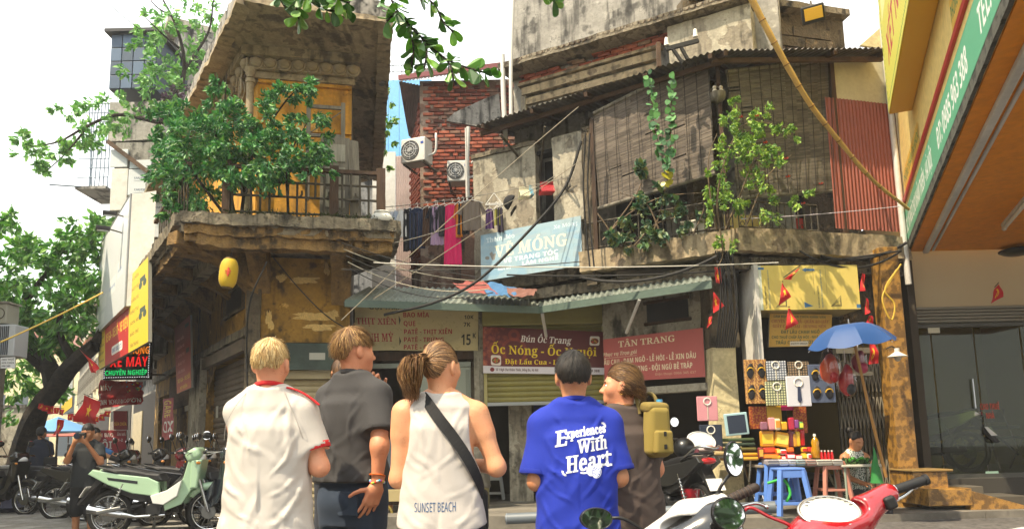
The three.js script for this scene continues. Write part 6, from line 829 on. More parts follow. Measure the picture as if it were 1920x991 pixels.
function shoes(P,hex){for(const l of P.legs)part('shoe',[rb(.09,.07,.25,.03,l[2][0],l[2][1]-.05,l[2][2]-.04)],C(hex,.7),P.t);}
// ---- the five friends in front, seen from behind ----
{ 
const arms=[[[.165,1.43,.0],[.245,1.165,.0],[.03,1.17,-.2]],[[-.16,1.43,-.01],[-.168,1.2,-.15],[.05,1.2,-.2]]];
const P=person('person','blond person in a white football shirt with red collar, arms crossed, seen from behind',{D:3.62,u:509,v:631,H:1.8,arms,hands:[null,{right:-1,at:[.135,1.235,-.075],dir:[.75,.15,.8],back:[.3,.3,1],curl:.35}],tone:'#d89a78',hair:{cols:['#c9a566','#a98248','#dcc088','#8c6a3c','#e6cf9a'],seed:3,n:5200,len:[.045,.085],vol:.009,lift:.012,nape:.088,wild:.5,tuft:.005,width:.0021},neck:1.05});
const w=cloth('#bdb7af',.8),s=shirt(P.t,'shirt',w,{lv:[[.62,.225,.15,.02],[.8,.212,.145,.015],[1.0,.196,.138,.01],[1.2,.186,.13,.01],[1.34,.182,.124,.015],[1.44,.135,.085,.018],[1.53,.08,.07,.012]],sleeves:[sleeveOf(arms[0],.66,.07,.074),sleeveOf(arms[1],.66,.056,.06)],hem:.66,seed:2.1,cell:.0085,wr:1.25,neck:[0,1.59,-.012,.072,.074]});
const red=cloth('#c01a20',.8);part('collar',ring([0,1.552,-.004],[0,1,-.22],.0735,.02,.0045,1.0,1.04),red,P.t);for(const a of arms){const c=along(a[0],a[1],.645);part('cuff',ring(c,unit(a[0],a[1]),a===arms[0]?.0745:.0605,.03,.003),red,P.t);}
for(const k of[-1,0,1]){const g=[];for(let i=0;i<=12;i++){const t=i / 12;g.push([.095+.15*t,1.545-.06*t*t-.025*t,.045+k*.013-.01*t]);}part('shoulder_stripe',tube(g,.0045,20,5),red,P.t);}
part('raglan_seam',tube([[.075,1.55,.05],[.12,1.47,.105],[.165,1.38,.115],[.185,1.3,.085]],.0016,20,4),C('#aaa49c',.9),P.t);part('raglan_seam',tube([[-.075,1.55,.05],[-.12,1.47,.105],[-.165,1.38,.115],[-.185,1.3,.085]],.0016,20,4),C('#aaa49c',.9),P.t);
pants(P.t,'shorts',NAVY,P,{len:.42,top:.98});shoes(P,'#e0ddd6');
}
{ 
const arms=[[[.165,1.43,.0],[.232,1.17,.075],[.212,.985,.07]],[[-.165,1.43,0],[-.19,1.2,-.16],[.01,1.44,-.13]]];
const P=person('person','tall light-brown-haired person in a charcoal T-shirt, hand with bead bracelets on the hip',{D:4.1,u:664,v:611,H:1.9,turn:-.5,head:[-.35,0,0],arms,tone:'#d08f6b',hands:[{right:1,at:[.21,.975,.072],dir:[-.3,-.95,.2],back:[1,0,.45],curl:.3,thumb:1.1,spread:.1},{right:-1,at:[.012,1.45,-.13],dir:[.25,1,.15],back:[-.3,0,-1],curl:1.1}],hair:{cols:['#8a6238','#6a4726','#a47c48','#523619','#c09a60'],seed:5,n:5200,len:[.05,.095],vol:.011,lift:.018,nape:.07,wild:.6,tuft:.006,width:.0021,fringe:.6}});
const c=cloth('#3a393a',.9),s=shirt(P.t,'shirt',c,{lv:[[.86,.205,.142,.01],[.98,.202,.145,.01],[1.12,.187,.132,.01],[1.3,.182,.128,.012],[1.38,.172,.12,.015],[1.45,.13,.085,.018],[1.53,.08,.07,.012]],sleeves:[sleeveOf(arms[0],.72,.07,.08),sleeveOf(arms[1],.7,.07,.078)],hem:.995,seed:4.3,cell:.009});
part('collar',ring([0,1.545,0],[0,1,-.18],.071,.022,.004),c,P.t);for(const[a,t,r]of[[arms[0],.7,.0802]])part('sleeve_hem',ring(along(a[0],a[1],t),unit(a[0],a[1]),r,.022,.0015),cloth('#333233',.9),P.t);pants(P.t,'jeans',DENIM,P,{len:.97,top:1.05,waist:.172});part('pocket',extr(rect(-.06,-.06,.06,.05),.004,.002).translate(.08,.9,.128),DENIM,P.t);shoes(P,'#c9c5bc');
reseed(4);const cols=['#e8c83a','#d84a9a','#4ab0d8','#e8e4da','#e0502c','#8ac84a'];for(let i=0;i<22;i++){const a=i / 22*6.28;part('bead',sph(.0065,(.213+.034*Math.cos(a)),1.0+.006*Math.sin(a*3),.07+.034*Math.sin(a),1,8),C(cols[i%6],.3),P.t);}part('bracelet',tf(new THREE.TorusGeometry(.037,.004,6,24),.215,1.03,.072,PI / 2-.2),C('#c8641e',.6),P.t);
}
{ 
const arms=[[[.172,1.432,.0],[.262,1.185,.02],[.1,1.2,-.23]],[[-.18,1.45,0],[-.205,1.14,.0],[-.09,1.15,-.25]]];
const P=person('person','person with a wavy brown ponytail and white tank top with blue words across the back',{D:3.55,u:826,v:637,H:1.78,arms,shoulders:.18,thick:.95,tone:'#d59a72',head:[-.5,.0,0],hands:[{right:1,at:[.09,1.2,-.24],dir:[-1,.1,-.4],back:[0,.3,-1],curl:.6},{right:-1,at:[-.08,1.15,-.26],dir:[.6,.3,-.6],back:[-.3,1,0],curl:.6}],hair:{cols:['#7d5836','#a07649','#5a3d26','#bd9462','#4a3320'],seed:9,n:4200,len:[.06,.1],vol:.009,lift:.004,nape:.06,crown:[-.03,.12,.2],wild:.25,width:.0021,tail:[[-.02,.165,.115],[-.045,.15,.16],[-.062,.09,.165],[-.07,.02,.15],[-.075,-.03,.13]]}});
const w=cloth('#bcb5ae',.85),s=shirt(P.t,'tank_top',w,{bare:true,lv:[[.8,.2,.142,.012],[.92,.205,.142,.012],[1.05,.19,.132,.01],[1.2,.176,.126,.01],[1.36,.178,.124,.014],[1.46,.14,.09,.018],[1.53,.085,.07,.012]],hem:.9,lo:.84,hemF:(x)=>.925-.055*Math.cos(Math.min(1,Math.abs(x) / .2)*PI / 2),seed:7.7,cell:.0085,wr:.75,neck:[0,1.585,-.015,.085,.08],holes:[[[.225,1.36,-.0],[.095,.2,.22]],[[-.225,1.36,-.0],[.095,.2,.22]]]});
print(s,'print',[-.115,.985,.08,1.055],canvasTex(512,184,(g,w2,h)=>{vt(g,'SUNSET BEACH',6,150,{size:150,color:'#3f5f86',width:500,weight:'normal'});}),{});
print(s,'print',[-.012,1.38,.03,1.42],canvasTex(64,64,(g)=>{g.strokeStyle='#b9b6b2';g.lineWidth=5;g.beginPath();g.arc(32,32,20,0,7);g.stroke();}),{});
pants(P.t,'shorts',NAVY,P,{len:.45,top:.99});shoes(P,'#2a2a2c');
// sling strap
const st=thing('sling_bag','black sling strap running across the back of the white tank top','bag',{pos:P.t.position.toArray()});st.scale.copy(P.t.scale);const cs=[[-.075,1.525,.05],[-.05,1.49,.1],[0,1.42,.138],[.06,1.34,.145],[.12,1.25,.14],[.165,1.16,.115],[.19,1.08,.06],[.19,1.03,.0]],cv=new THREE.CatmullRomCurve3(cs.map(vv)),pz=[],n=40;for(let i=0;i<=n;i++){const p=cv.getPointAt(i / n),tg=cv.getTangentAt(i / n),o=V3(p.x*.6,0,p.z).normalize(),sd=tg.clone().cross(o).normalize();pz.push([p.clone().addScaledVector(sd,-.026),p.clone().addScaledVector(sd,.026),o]);}
const sg=[];for(let i=0;i<n;i++){const[a,b,o]=pz[i],[d,e,o2]=pz[i+1];sg.push(quad(a.clone().addScaledVector(o,.004),d.clone().addScaledVector(o2,.004),e.clone().addScaledVector(o2,.004),b.clone().addScaledVector(o,.004)));}const sm=part('strap',sg,std({color:'#121214',roughness:.75,side:2,bumpMap:sized(weave,.05),bumpScale:.001}),st);part('pouch',rb(.06,.2,.16,.025,.185,.98,-.05),C('#141416',.75),st);
}
{ 
const arms=[[[.16,1.43,.0],[.203,1.175,.03],[.13,1.1,-.2]],[[-.16,1.43,0],[-.195,1.165,.03],[-.13,1.12,-.2]]];
const P=person('person','black-haired person in a royal blue T-shirt with white lettering and a fruit on the back',{D:3.55,u:1073,v:656,H:1.74,arms,tone:'#c28a62',thick:.95,hands:[{right:1,at:[.12,1.1,-.22],dir:[-.6,.3,-.7],back:[.3,1,0],curl:.5},{right:-1,at:[-.12,1.12,-.22],dir:[.6,.3,-.7],back:[-.3,1,0],curl:.5}],hair:{cols:['#1a1613','#0c0a09','#302821'],seed:13,n:5600,len:[.05,.095],vol:.014,lift:.016,nape:.085,wild:.35,tuft:.003,width:.0021},neck:.96});
const s=shirt(P.t,'shirt',cloth('#102a9a',.85),{lv:[[.66,.204,.15,.015],[.85,.197,.147,.012],[1.05,.188,.14,.01],[1.25,.181,.133,.01],[1.36,.174,.125,.014],[1.45,.135,.086,.018],[1.53,.08,.072,.012]],sleeves:[sleeveOf(arms[0],.86,.068,.08),sleeveOf(arms[1],.86,.068,.08)],hem:.7,seed:11.3,cell:.0085,wr:1.2,S:.165});
part('collar',ring([0,1.548,-.002],[0,1,-.18],.069,.022,.0045),cloth('#0e2690',.85),P.t);for(const a of arms)part('sleeve_hem',ring(along(a[0],a[1],.84),unit(a[0],a[1]),.0805,.022,.0015),cloth('#0e2690',.85),P.t);
print(s,'print',[-.125,1.175,.15,1.46],canvasTex(512,512,(g,w,h)=>{const c='#e8ebf0';g.save();g.translate(0,40);g.rotate(-.14);
const sc=(t,x,y,o)=>vt(g,t,x,y,{font:'serif',style:'italic',color:c,fat:5,...o});vt(g,'E',6,200,{size:175,font:'serif',color:c,sx:.95,style:'italic',fat:6});sc('xperiences',110,150,{size:100,width:365});sc('With',190,285,{size:150,width:270});sc('Heart',60,430,{size:185,width:400});
g.strokeStyle=c;g.lineCap='round';g.lineWidth=13;g.beginPath();g.moveTo(215,190);g.bezierCurveTo(270,150,330,215,440,175);g.stroke();g.beginPath();g.moveTo(190,445);g.bezierCurveTo(250,470,260,430,300,440);g.stroke();g.lineWidth=20;g.beginPath();g.moveTo(300,425);g.bezierCurveTo(340,370,400,440,440,400);g.stroke();g.restore();
g.fillStyle=c;g.beginPath();g.ellipse(340,440,40,44,0,0,7);g.fill();g.beginPath();g.ellipse(385,450,44,52,.2,0,7);g.fill();g.fillStyle='#1634a8';for(let i=0;i<9;i++){const a=i / 9*6.28;g.beginPath();g.ellipse(386+22*Math.cos(a),450+27*Math.sin(a),4,9,a+PI / 2,0,7);g.fill();}g.strokeStyle='#1634a8';g.lineWidth=4;g.beginPath();g.ellipse(385,450,35,43,.2,0,7);g.stroke();
g.strokeStyle=c;g.lineWidth=6;for(let i=0;i<6;i++){const a=-1.6+i*.35;g.beginPath();g.moveTo(462+18*Math.cos(a),70+18*Math.sin(a));g.lineTo(462+36*Math.cos(a),70+36*Math.sin(a));g.stroke();const b=1.6+i*.35;g.beginPath();g.moveTo(120+18*Math.cos(b),445+18*Math.sin(b));g.lineTo(120+36*Math.cos(b),445+36*Math.sin(b));g.stroke();}}),{});
pants(P.t,'shorts',BLACKC,P,{len:.45,top:.98});shoes(P,'#dcd8d0');
}
{ 
const arms=[[[.165,1.43,.0],[.235,1.19,-.06],[.2,1.0,-.2]],[[-.165,1.43,0],[-.165,1.175,.15],[-.17,1.02,-.02]]];
const P=person('person','person with swept-back brown hair and moustache in a dark brown T-shirt looking left',{D:4.15,u:1170,v:679,H:1.76,turn:.35,head:[.95,.02,0],arms,tone:'#d2906c',headCell:.0042,lean:[.02,0],hands:[{right:1,at:[.2,1.0,-.21],dir:[0,-1,-.3],back:[1,0,0],curl:.4},{right:-1,at:[-.16,1.005,-.02],dir:[.3,-1,-.1],back:[-.9,0,.6],curl:.3,thumb:1.35,spread:.1}],hair:{cols:['#5d4027','#7d5a38','#3d2a1a','#9c7848'],seed:17,n:4600,len:[.06,.1],vol:.011,lift:.014,nape:.05,front:.168,crown:[0,.17,-.12],wild:.3,width:.0022,longBack:.06,ear:.035}});
const s=shirt(P.t,'shirt',cloth('#4a3f3a',.92),{lv:[[.8,.215,.145,.01],[.98,.205,.142,.01],[1.12,.19,.134,.01],[1.3,.186,.13,.012],[1.38,.175,.122,.015],[1.45,.13,.085,.018],[1.53,.08,.07,.012]],sleeves:[sleeveOf(arms[0],.7,.07,.078),sleeveOf(arms[1],.74,.07,.082)],hem:.84,seed:15.1,cell:.009});
part('collar',ring([0,1.53,0],[0,1,-.14],.07,.02,.004),cloth('#43382f',.92),P.t);
const hm=P.headM,fc=(g,name,mat)=>{const m=part(name,g,mat,P.t);m.applyMatrix4(hm);return m;},hairC=C('#4a3020',.8);
for(const s2 of[1,-1]){fc(sph(.0115,.033*s2,.121,-.079,[1.1,.8,1],12),'eye',C('#e6e0da',.2));fc(sph(.0055,.033*s2+.0,.121,-.0875,1,10),'iris',C('#2a1c14',.2));fc(tube([[.014*s2,.139,-.094],[.032*s2,.143,-.089],[.052*s2,.137,-.072]],.0038,10,5),'eyebrow',hairC);}
fc([tube([[-.026,.066,-.088],[-.012,.074,-.098],[0,.073,-.1],[.012,.074,-.098],[.026,.066,-.088]],.0052,14,6)],'moustache',hairC);fc(rough(el0(),.003,60),'beard',hairC);fc(tube([[-.02,.056,-.091],[0,.057,-.096],[.02,.056,-.091]],.0048,10,6),'lips',C('#b0695a',.45));for(const s2 of[1,-1])fc(tf(new THREE.TorusGeometry(.009,.0018,6,16),.083*s2,.076,.008,0,PI / 2),'earring',C('#d9b35a',.25,1));
part('necklace',ring([0,1.543,0],[0,1,-.2],.067,.004,.0025),C('#d9b35a',.25,1),P.t);reseed(6);for(let i=0;i<20;i++){const a=i / 20*6.28;part('bead',sph(.006,-.168+.034*Math.cos(a),1.035+.004*Math.sin(a),-.018+.03*Math.sin(a),1,8),C(i%5?'#e6e2d8':'#2a2a2e',.3),P.t);}
pants(P.t,'shorts',BLACKC,P,{len:.45,top:.95});shoes(P,'#3a3632');
const bp=thing('backpack','small olive yellow backpack hanging on the right shoulder of the brown T-shirt','backpack',{pos:P.t.position.toArray(),turn:P.t.rotation.y});bp.scale.copy(P.t.scale).multiplyScalar(.86);bp.position.y+=.29;bp.position.x-=.0;const ol=cloth('#8f7d3c',.9),body=rough(new RoundedBoxGeometry(.17,.34,.12,6,.05),.014,9).translate(.15,1.29,.165);skinned('pack',body,ol,bp);skinned('front_pocket',rough(new RoundedBoxGeometry(.13,.15,.05,4,.022),.009,12).translate(.155,1.22,.235),ol,bp);part('flap',rb(.165,.07,.13,.03,.15,1.44,.155,.15),cloth('#7c6b33',.9),bp);
for(const x of[.07,.22])part('strap',tube([[x,1.4,.1],[x*.95,1.52,.06],[x*.9,1.54,-.02],[x*.95,1.45,-.13],[x,1.25,-.17]],.014,24,6),cloth('#6f6031',.9),bp);part('bottle_cap',cyl(.02,.02,.05,.21,1.47,.12),C('#4a9ac8',.4),bp);for(const y of[1.19,1.27])part('buckle',rb(.02,.03,.012,.004,.155,y,.262),MT.black,bp);
}
function el0(){const g=new THREE.SphereGeometry(1,20,12);g.scale(.03,.022,.02);return g.translate(0,.03,-.078);}
// ---------- motorbikes ----------
const CHROME=std({color:'#c9cbcc',roughness:.18,metalness:1}),DKPL=C('#17181a',.55),TYRE=C('#121212',.9),SEATM=C('#1b1b1e',.5),REDLENS=phy({color:'#b5141c',roughness:.15,clearcoat:1}),LENS=phy({color:'#e8ecee',roughness:.08,clearcoat:1});
const paint=(hex,r=.3)=>phy({color:hex,roughness:r,clearcoat:.8,clearcoatRoughness:.12});
function wheel(parent,x,r,spokes=true){
const y=r,w=part('wheel',[tf(new THREE.TorusGeometry(r-.032,.034,10,36),x,y,0)],TYRE,parent);part('rim',[tf(new THREE.TorusGeometry(r-.062,.012,8,32),x,y,0,0,0,0,[1,1,1.8])],CHROME,w);part('hub',cyl(.045,.045,.1,x,y,0,PI / 2,0,0,14),C('#8d8f90',.4,.8),w);
const sp=[];if(spokes)for(let i=0;i<18;i++){const a=i / 18*6.28,b=a+(i%2?.35:-.35);sp.push(bar([x+.04*Math.cos(b),y+.04*Math.sin(b),(i%2?.03:-.03)],[x+(r-.065)*Math.cos(a),y+(r-.065)*Math.sin(a),0],.0025,4));}else for(let i=0;i<5;i++){const a=i / 5*6.28;sp.push(beam([x+.03*Math.cos(a),y+.03*Math.sin(a),0],[x+(r-.06)*Math.cos(a),y+(r-.06)*Math.sin(a),0],.03,.02));}part('spokes',sp,CHROME,w).userData.kind='stuff';part('brake_disc',cyl(.09,.09,.006,x,y,.055,PI / 2,0,0,24),C('#77797a',.35,.9),w);
}
const sideShell=(pts,half,thick,bev=.02)=>[extr(pts,thick,bev).translate(0,0,half-thick),extr(pts,thick,bev).translate(0,0,-half)];
const mirror1=(parent,x,s,m=DKPL,h=1.24)=>{part('mirror',[bar([x,1.02,.2*s],[x-.03,h-.04,.3*s],.006,6),tf(new THREE.SphereGeometry(.06,16,10),x-.03,h,.31*s,0,0,0,[.28,.7,1])],m,parent);part('mirror_glass',tf(new THREE.CylinderGeometry(.055,.055,.004,20),x-.05,h,.31*s,0,0,PI / 2,[1,1,1]).applyMatrix4(M4()),MIRROR,parent);};
function underbone(name,label,pos,turn,o={}){ 
const t=thing(name,label,'motorbike',{pos,turn,group:o.group}),P=o.paint,R=.285,P2=o.paint2||P;
wheel(t,-.62,R);wheel(t,.62,R);
for(const s of[1,-1]){part('fork',[bar([.62,R,.075*s],[.5,.68,.075*s],.022,10),bar([.5,.68,.075*s],[.42,.92,.075*s],.016,8)],CHROME,t);part('rear_shock',[bar([-.56,.33,.13*s],[-.42,.66,.13*s],.012,8),...Array.from({length:7},(_,i)=>tf(new THREE.TorusGeometry(.026,.005,5,12),lerp(-.54,-.45,i / 6),lerp(.38,.6,i / 6),.13*s,PI / 2,-.3))],CHROME,t);}
part('front_fender',[tf(new THREE.TorusGeometry(R+.03,.055,8,18,2.2),.62,R,0,0,0,.25,[1,1,1.1])],P,t);part('fender_stay',bar([.62,R,.09],[.56,.52,.08],.01),DKPL,t);
part('headset',[rough(rb(.2,.16,.3,.06,.42,1.0,0,0,0,.5,4),.004,9)],P,t);part('headlight',tf(new THREE.SphereGeometry(.075,16,10),.5,.96,0,0,0,0,[.6,.8,1.3]),LENS,t);part('dashboard',rb(.1,.03,.2,.012,.36,1.07,0,0,0,.5),DKPL,t);
part('handlebar',[bar([.4,1.03,-.34],[.4,1.03,.34],.012,8)],CHROME,t);for(const s of[1,-1]){part('grip',bar([.38,1.03,.23*s],[.36,1.03,.36*s],.018,10),C('#141414',.9),t);part('brake_lever',bar([.44,1.03,.2*s],[.43,1.0,.34*s],.006,5),CHROME,t);mirror1(t,.38,s);part('indicator',sph(.03,.5,.9,.13*s,[1,.7,1],10),C('#d98a2a',.3),t);}
// leg shield, in two colours
const ls=[[.5,.9],[.44,.62],[.3,.4],[.12,.33],[.1,.42],[.24,.52],[.33,.72],[.38,.92]];for(const s of[1,-1]){const g=extr(ls,.03,.012).translate(0,0,-.015);part('leg_shield',g.applyMatrix4(M4().makeRotationY(.12*s)).translate(0,0,.15*s),P,t);const g2=extr([[.31,.68],[.26,.5],[.1,.4],[-.02,.42],[-.05,.5],[.14,.56]],.035,.01).translate(0,0,-.017);part('side_cowl',g2.translate(0,0,.16*s),P2,t);}
part('front_panel',extr([[.52,.92],[.47,.6],[.42,.6],[.42,.92]],.24,.02).translate(0,0,-.12),P,t);part('frame_tube',[bar([.4,.8,0],[.1,.5,0],.045,10),bar([.1,.5,0],[-.35,.56,0],.04,8),bar([-.2,.4,0],[-.62,R,0],.03,8)],DKPL,t);
part('engine',[rb(.26,.16,.22,.04,-.02,.33,0),cyl(.075,.075,.2,.16,.36,0,0,0,PI / 2-.15,12),...Array.from({length:5},(_,i)=>cyl(.085,.085,.008,.1+i*.032,.355+i*.004,0,0,0,PI / 2-.15,12)),cyl(.09,.09,.26,-.03,.33,0,PI / 2,0,0,16)],C('#3b3c3e',.45,.7),t);
const body=[[.02,.5],[.0,.66],[-.12,.72],[-.5,.77],[-.8,.83],[-.84,.79],[-.6,.66],[-.3,.55]];part('tail_body',sideShell(body,.125,.04,.014),P,t);part('under_body',extr([[.0,.48],[-.05,.62],[-.4,.7],[-.72,.74],[-.5,.56],[-.2,.44]],.2,.01).translate(0,0,-.1),DKPL,t);
const sp=[[.03,.7],[.0,.75],[-.14,.765],[-.24,.79],[-.4,.815],[-.62,.825],[-.68,.815],[-.66,.77],[-.4,.745],[-.12,.7]];part('seat',extr(sp,.2,.028).translate(0,0,-.1),SEATM,t);part('grab_rail',tube([[-.5,.8,.14],[-.72,.87,.13],[-.8,.88,0],[-.72,.87,-.13],[-.5,.8,-.14]],.012,24,6),o.rail||DKPL,t);
part('tail_light',tf(new THREE.SphereGeometry(.06,14,10),-.82,.8,0,0,0,.2,[.7,.6,1.7]),REDLENS,t);part('rear_fender',extr([[-.74,.76],[-.86,.6],[-1.0,.42],[-.98,.41],[-.84,.57],[-.7,.7]],.12,.006).translate(0,0,-.06),DKPL,t);part('number_plate',rb(.008,.14,.19,.003,-.935,.56,0,0,0,-.55),C('#d6d6d2',.5),t);
part('exhaust',[bar([.1,.26,.1],[-.25,.25,.14],.02,8),bar([-.25,.25,.14],[-.4,.28,.15],.02,10,.042),bar([-.4,.28,.15],[-.82,.36,.16],.046,14,.05)],CHROME,t);part('heat_shield',rb(.3,.05,.03,.012,-.55,.34,.2,0,0,.18),C('#8d8f90',.3,.9),t);part('chain_case',rb(.5,.09,.03,.012,-.4,.32,-.1,0,0,-.04),DKPL,t);part('foot_peg',[bar([.0,.27,-.3],[.0,.27,.3],.012)],DKPL,t);part('stand',bar([-.1,.27,-.1],[-.16,.02,-.22],.012),CHROME,t);
if(o.decal)part('decal',gq([-.62,.745,.142],[-.24,.69,.142],[-.24,.655,.142],[-.6,.71,.142],1,1),C('#20242a',.4),t);
return t;
}
const gy=(u,v,D)=>{const p=at(u,v,D);return[p.x,ground(p.x,-D),-D];};
const BIKES='motorbikes parked on the left pavement';
{
const g=underbone('motorbike','mint green and white underbone motorbike parked in front of the row',gy(300,958,9.7),.06,{paint:paint('#9fbf9f'),paint2:paint('#d9dcd8'),group:BIKES,decal:true});
const b1=underbone('motorbike','black motorbike directly behind the mint green one',gy(300,900,10.0),.05,{paint:paint('#15171b',.25),group:BIKES});
const b2=underbone('motorbike','maroon tailed motorbike with a silver grab rail third in the row',gy(285,890,10.7),.12,{paint:paint('#5d1622',.25),paint2:DKPL,rail:CHROME,group:BIKES});
copyOf(b1,'black motorbike half hidden behind the maroon tailed one',gy(335,870,11.3),.02);copyOf(b1,'black motorbike whose rear wheel shows left of the man with the camera',gy(185,905,12.2),.1);
copyOf(b1,'black motorbike squeezed beside the dark scooter near the white shirt',gy(372,890,10.7),.0);copyOf(b1,'black motorbike between the man with the camera and the maroon tailed one',gy(245,880,11.7),.15);
copyOf(b2,'maroon motorbike farther back by the folding gate',gy(300,860,12.6),.25);copyOf(b1,'dark motorbike behind the walking man in the cap',gy(120,900,13.8),.35);copyOf(b2,'motorbike at the back of the row under the red signs',gy(205,860,14.6),.3);
copyOf(b1,'black motorbike at the extreme left beside the squatting person',gy(-8,930,13.2),-.2);copyOf(b1,'dark motorbike far down the pavement under the flags',gy(95,860,17.5),.5);
// scooter nosed towards the street beside the white shirt
const sc=underbone('scooter','dark scooter with a round headlight nosed towards the street behind the white shirt',gy(405,940,9.9),-.75,{paint:paint('#1a222c',.25),group:BIKES});sc.userData.category='scooter';
const mp=underbone('motorbike','old black motorbike behind the backpack beside the folding tables',gy(1256,930,8.7),1.35,{paint:paint('#1b1c1d',.4),paint2:DKPL});mp.rotation.y=1.9;part('helmet',tf(new THREE.SphereGeometry(.12,18,12),-.2,.93,.1),C('#17181a',.3),mp);part('rack',[tube([[-.55,.84,.12],[-.85,.95,.12],[-.95,.93,0],[-.85,.95,-.12],[-.55,.84,-.12]],.014,24,6)],CHROME,mp);
const inr=underbone('scooter','white and red scooter standing inside the glass shop front',gy(1748,878,10.9),0,{paint:paint('#c9c8c2'),paint2:paint('#a3181f')});inr.position.y=.82;inr.position.x-=.12;inr.rotation.y=2.2;inr.userData.category='scooter';
const bk=thing('bicycle_wheel_cart','dark wheeled cart standing behind the glass doors','cart',{pos:(()=>{const p=at(1800,850,11.6);return[p.x,.82,p.z];})()});part('wheel',tf(new THREE.TorusGeometry(.24,.03,8,28),0,.27,0),TYRE,bk);part('frame',[bar([0,.27,0],[.5,.6,0],.02),bar([.5,.6,0],[.9,.2,0],.02),bar([.5,.6,.02],[.2,.7,.02],.02)],MT.darkMetal,bk);part('tray',rb(.6,.05,.4,.01,.6,.62,-.1),MT.darkMetal,bk);
const ch=thing('folding_chair','black folding chair with silver legs behind the right-hand glass door','chair',{pos:(()=>{const p=at(1885,870,11.4);return[p.x,.82,p.z];})()});part('seat',rb(.42,.04,.4,.01,0,.46,0),MT.black,ch);part('backrest',rb(.42,.2,.03,.01,0,.8,-.2),MT.black,ch);for(const[a,b]of[[[-.2,0,.2],[-.16,.9,-.2]],[[.2,0,.2],[.16,.9,-.2]],[[-.2,0,-.2],[-.2,.46,.18]],[[.2,0,-.2],[.2,.46,.18]]])part('leg',bar(a,b,.012,6),CHROME,ch);
}
// ---------- the two scooters in front, cropped by the bottom of the frame ----------
function frontScooter(name,label,D,px,o){ 
const c=at(...px.c,D),t=thing(name,label,'scooter',{pos:[c.x,ground(c.x,-D),-D]}),h=c.y-t.position.y,loc=(u,v,d=D)=>at(u,v,d).sub(t.position);
return{t,h,loc};
}
const mirrorUnit=(t,c,rx,ry,yaw,pitch,mat,stalk,stalkMat)=>{const g=part('mirror_shell',tf(new THREE.SphereGeometry(1,26,16),c.x,c.y,c.z-.012,pitch,yaw,0,[rx*1.08,ry*1.06,.022]),mat,t),q=part('mirror_glass',tf(new THREE.CylinderGeometry(1,1,.003,36),c.x,c.y,c.z+.0115,PI / 2+pitch,0,0,[rx,1,ry]),MIRROR,t);part('mirror_rim',tf(new THREE.TorusGeometry(1,.05,8,40),c.x,c.y,c.z+.01,pitch,0,0,[rx,ry,.12]),mat,t);part('mirror_stalk',tube(stalk,.007,20,8),stalkMat||mat,t);};
{
const{t,loc}=frontScooter('scooter','glossy red scooter with a big oval dial in the bottom right foreground',2.95,{c:[1570,985]}),red=phy({color:'#9c1420',roughness:.16,clearcoat:1,clearcoatRoughness:.05});
const a=loc(1545,1000),b=loc(1600,972),e=loc(1664,926),f=loc(1520,1035),v=(p,dz=0)=>[p.x,p.y,p.z+dz],F=union([rc(v(f),v(a),.09,.1),rc(v(a),v(b),.095,.07),rc(v(b),v(e),.066,.042),rc(v(f,.02),[a.x-.05,a.y-.45,a.z-.1],.12,.16)],.05),cut=(x,y,z)=>{const u=[a.x+.025,a.y+.1,a.z+.03];return el(u,[.13,.05,.12])(x,y,z);};
skinned('headset',surfnet((x,y,z)=>smax(F(x,y,z),-(cut(x,y,z)),.02),[f.x-.3,a.y-.75,a.z-.35],[e.x+.12,e.y+.14,a.z+.3],.008),red,t);
const dc=loc(1556,958,2.93);part('dial_bezel',tf(new THREE.TorusGeometry(1,.06,10,40),dc.x,dc.y,dc.z,-.95,0,.12,[.118,.085,.1]),C('#b9b8b4',.2,.8),t);part('dial',tf(new THREE.SphereGeometry(1,32,14),dc.x,dc.y-.006,dc.z,-.95,0,.12,[.115,.082,.022]),phy({color:'#dcdcd6',roughness:.12,clearcoat:1,clearcoatRoughness:.04}),t);for(let i=0;i<9;i++){const an=.3+i*.32;part('dial_mark',tf(rb(.016,.006,.004,.002),dc.x+.09*Math.cos(an),dc.y+.038*Math.sin(an)+.012,dc.z-.05*Math.sin(an)+.012,-.95),C('#55534e',.5),t);}
const g0=loc(1668,922),g1=loc(1736,899);part('grip',[bar(g0.clone().lerp(g1,.14),g1,.0185,18),bar(g0.clone().lerp(g1,.96),g0.clone().lerp(g1,1.05),.021,18)],C('#111113',.55),t);part('grip_collar',[bar(g0,g0.clone().lerp(g1,.16),.023,16)],CHROME,t);const l0=loc(1680,938),l1=loc(1700,926),l2=loc(1716,911);part('brake_lever',[tube([l0,l1,l2],.007,12,8),sph(.0125,l2.x,l2.y,l2.z)],CHROME,t);const bb1=loc(1658,940);part('switch_box',tf(rb(.045,.05,.04,.012),bb1.x,bb1.y,bb1.z+.045,0,0,.35),MT.black,t);
const mc=loc(1366,963);mirrorUnit(t,mc,.061,.061,0,-.2,C('#1d1d1e',.25,.3),[mc.clone().add(V3(.055,.0,-.01)),loc(1405,951),loc(1442,968),loc(1490,990),f.clone()],red);
part('seat',skinSeat(),SEATM,t).position.set(f.x+.75,a.y-.42,a.z+.45);for(const[x,z]of[[a.x-.12,a.z-.15],[a.x+1.0,a.z+.6]])part('wheel',tf(new THREE.TorusGeometry(.19,.055,10,30),x,.24,z,0,-.55),TYRE,t);part('rear_body',tf(new THREE.SphereGeometry(1,24,16),a.x+.85,.5,a.z+.52,0,-.55,0,[.42,.22,.19]),red,t);part('footboard',tf(rb(.5,.05,.3,.02),a.x+.35,.32,a.z+.2,0,-.55),red,t);
}
function skinSeat(){return new RoundedBoxGeometry(.7,.12,.26,5,.05).rotateY(-.55);}
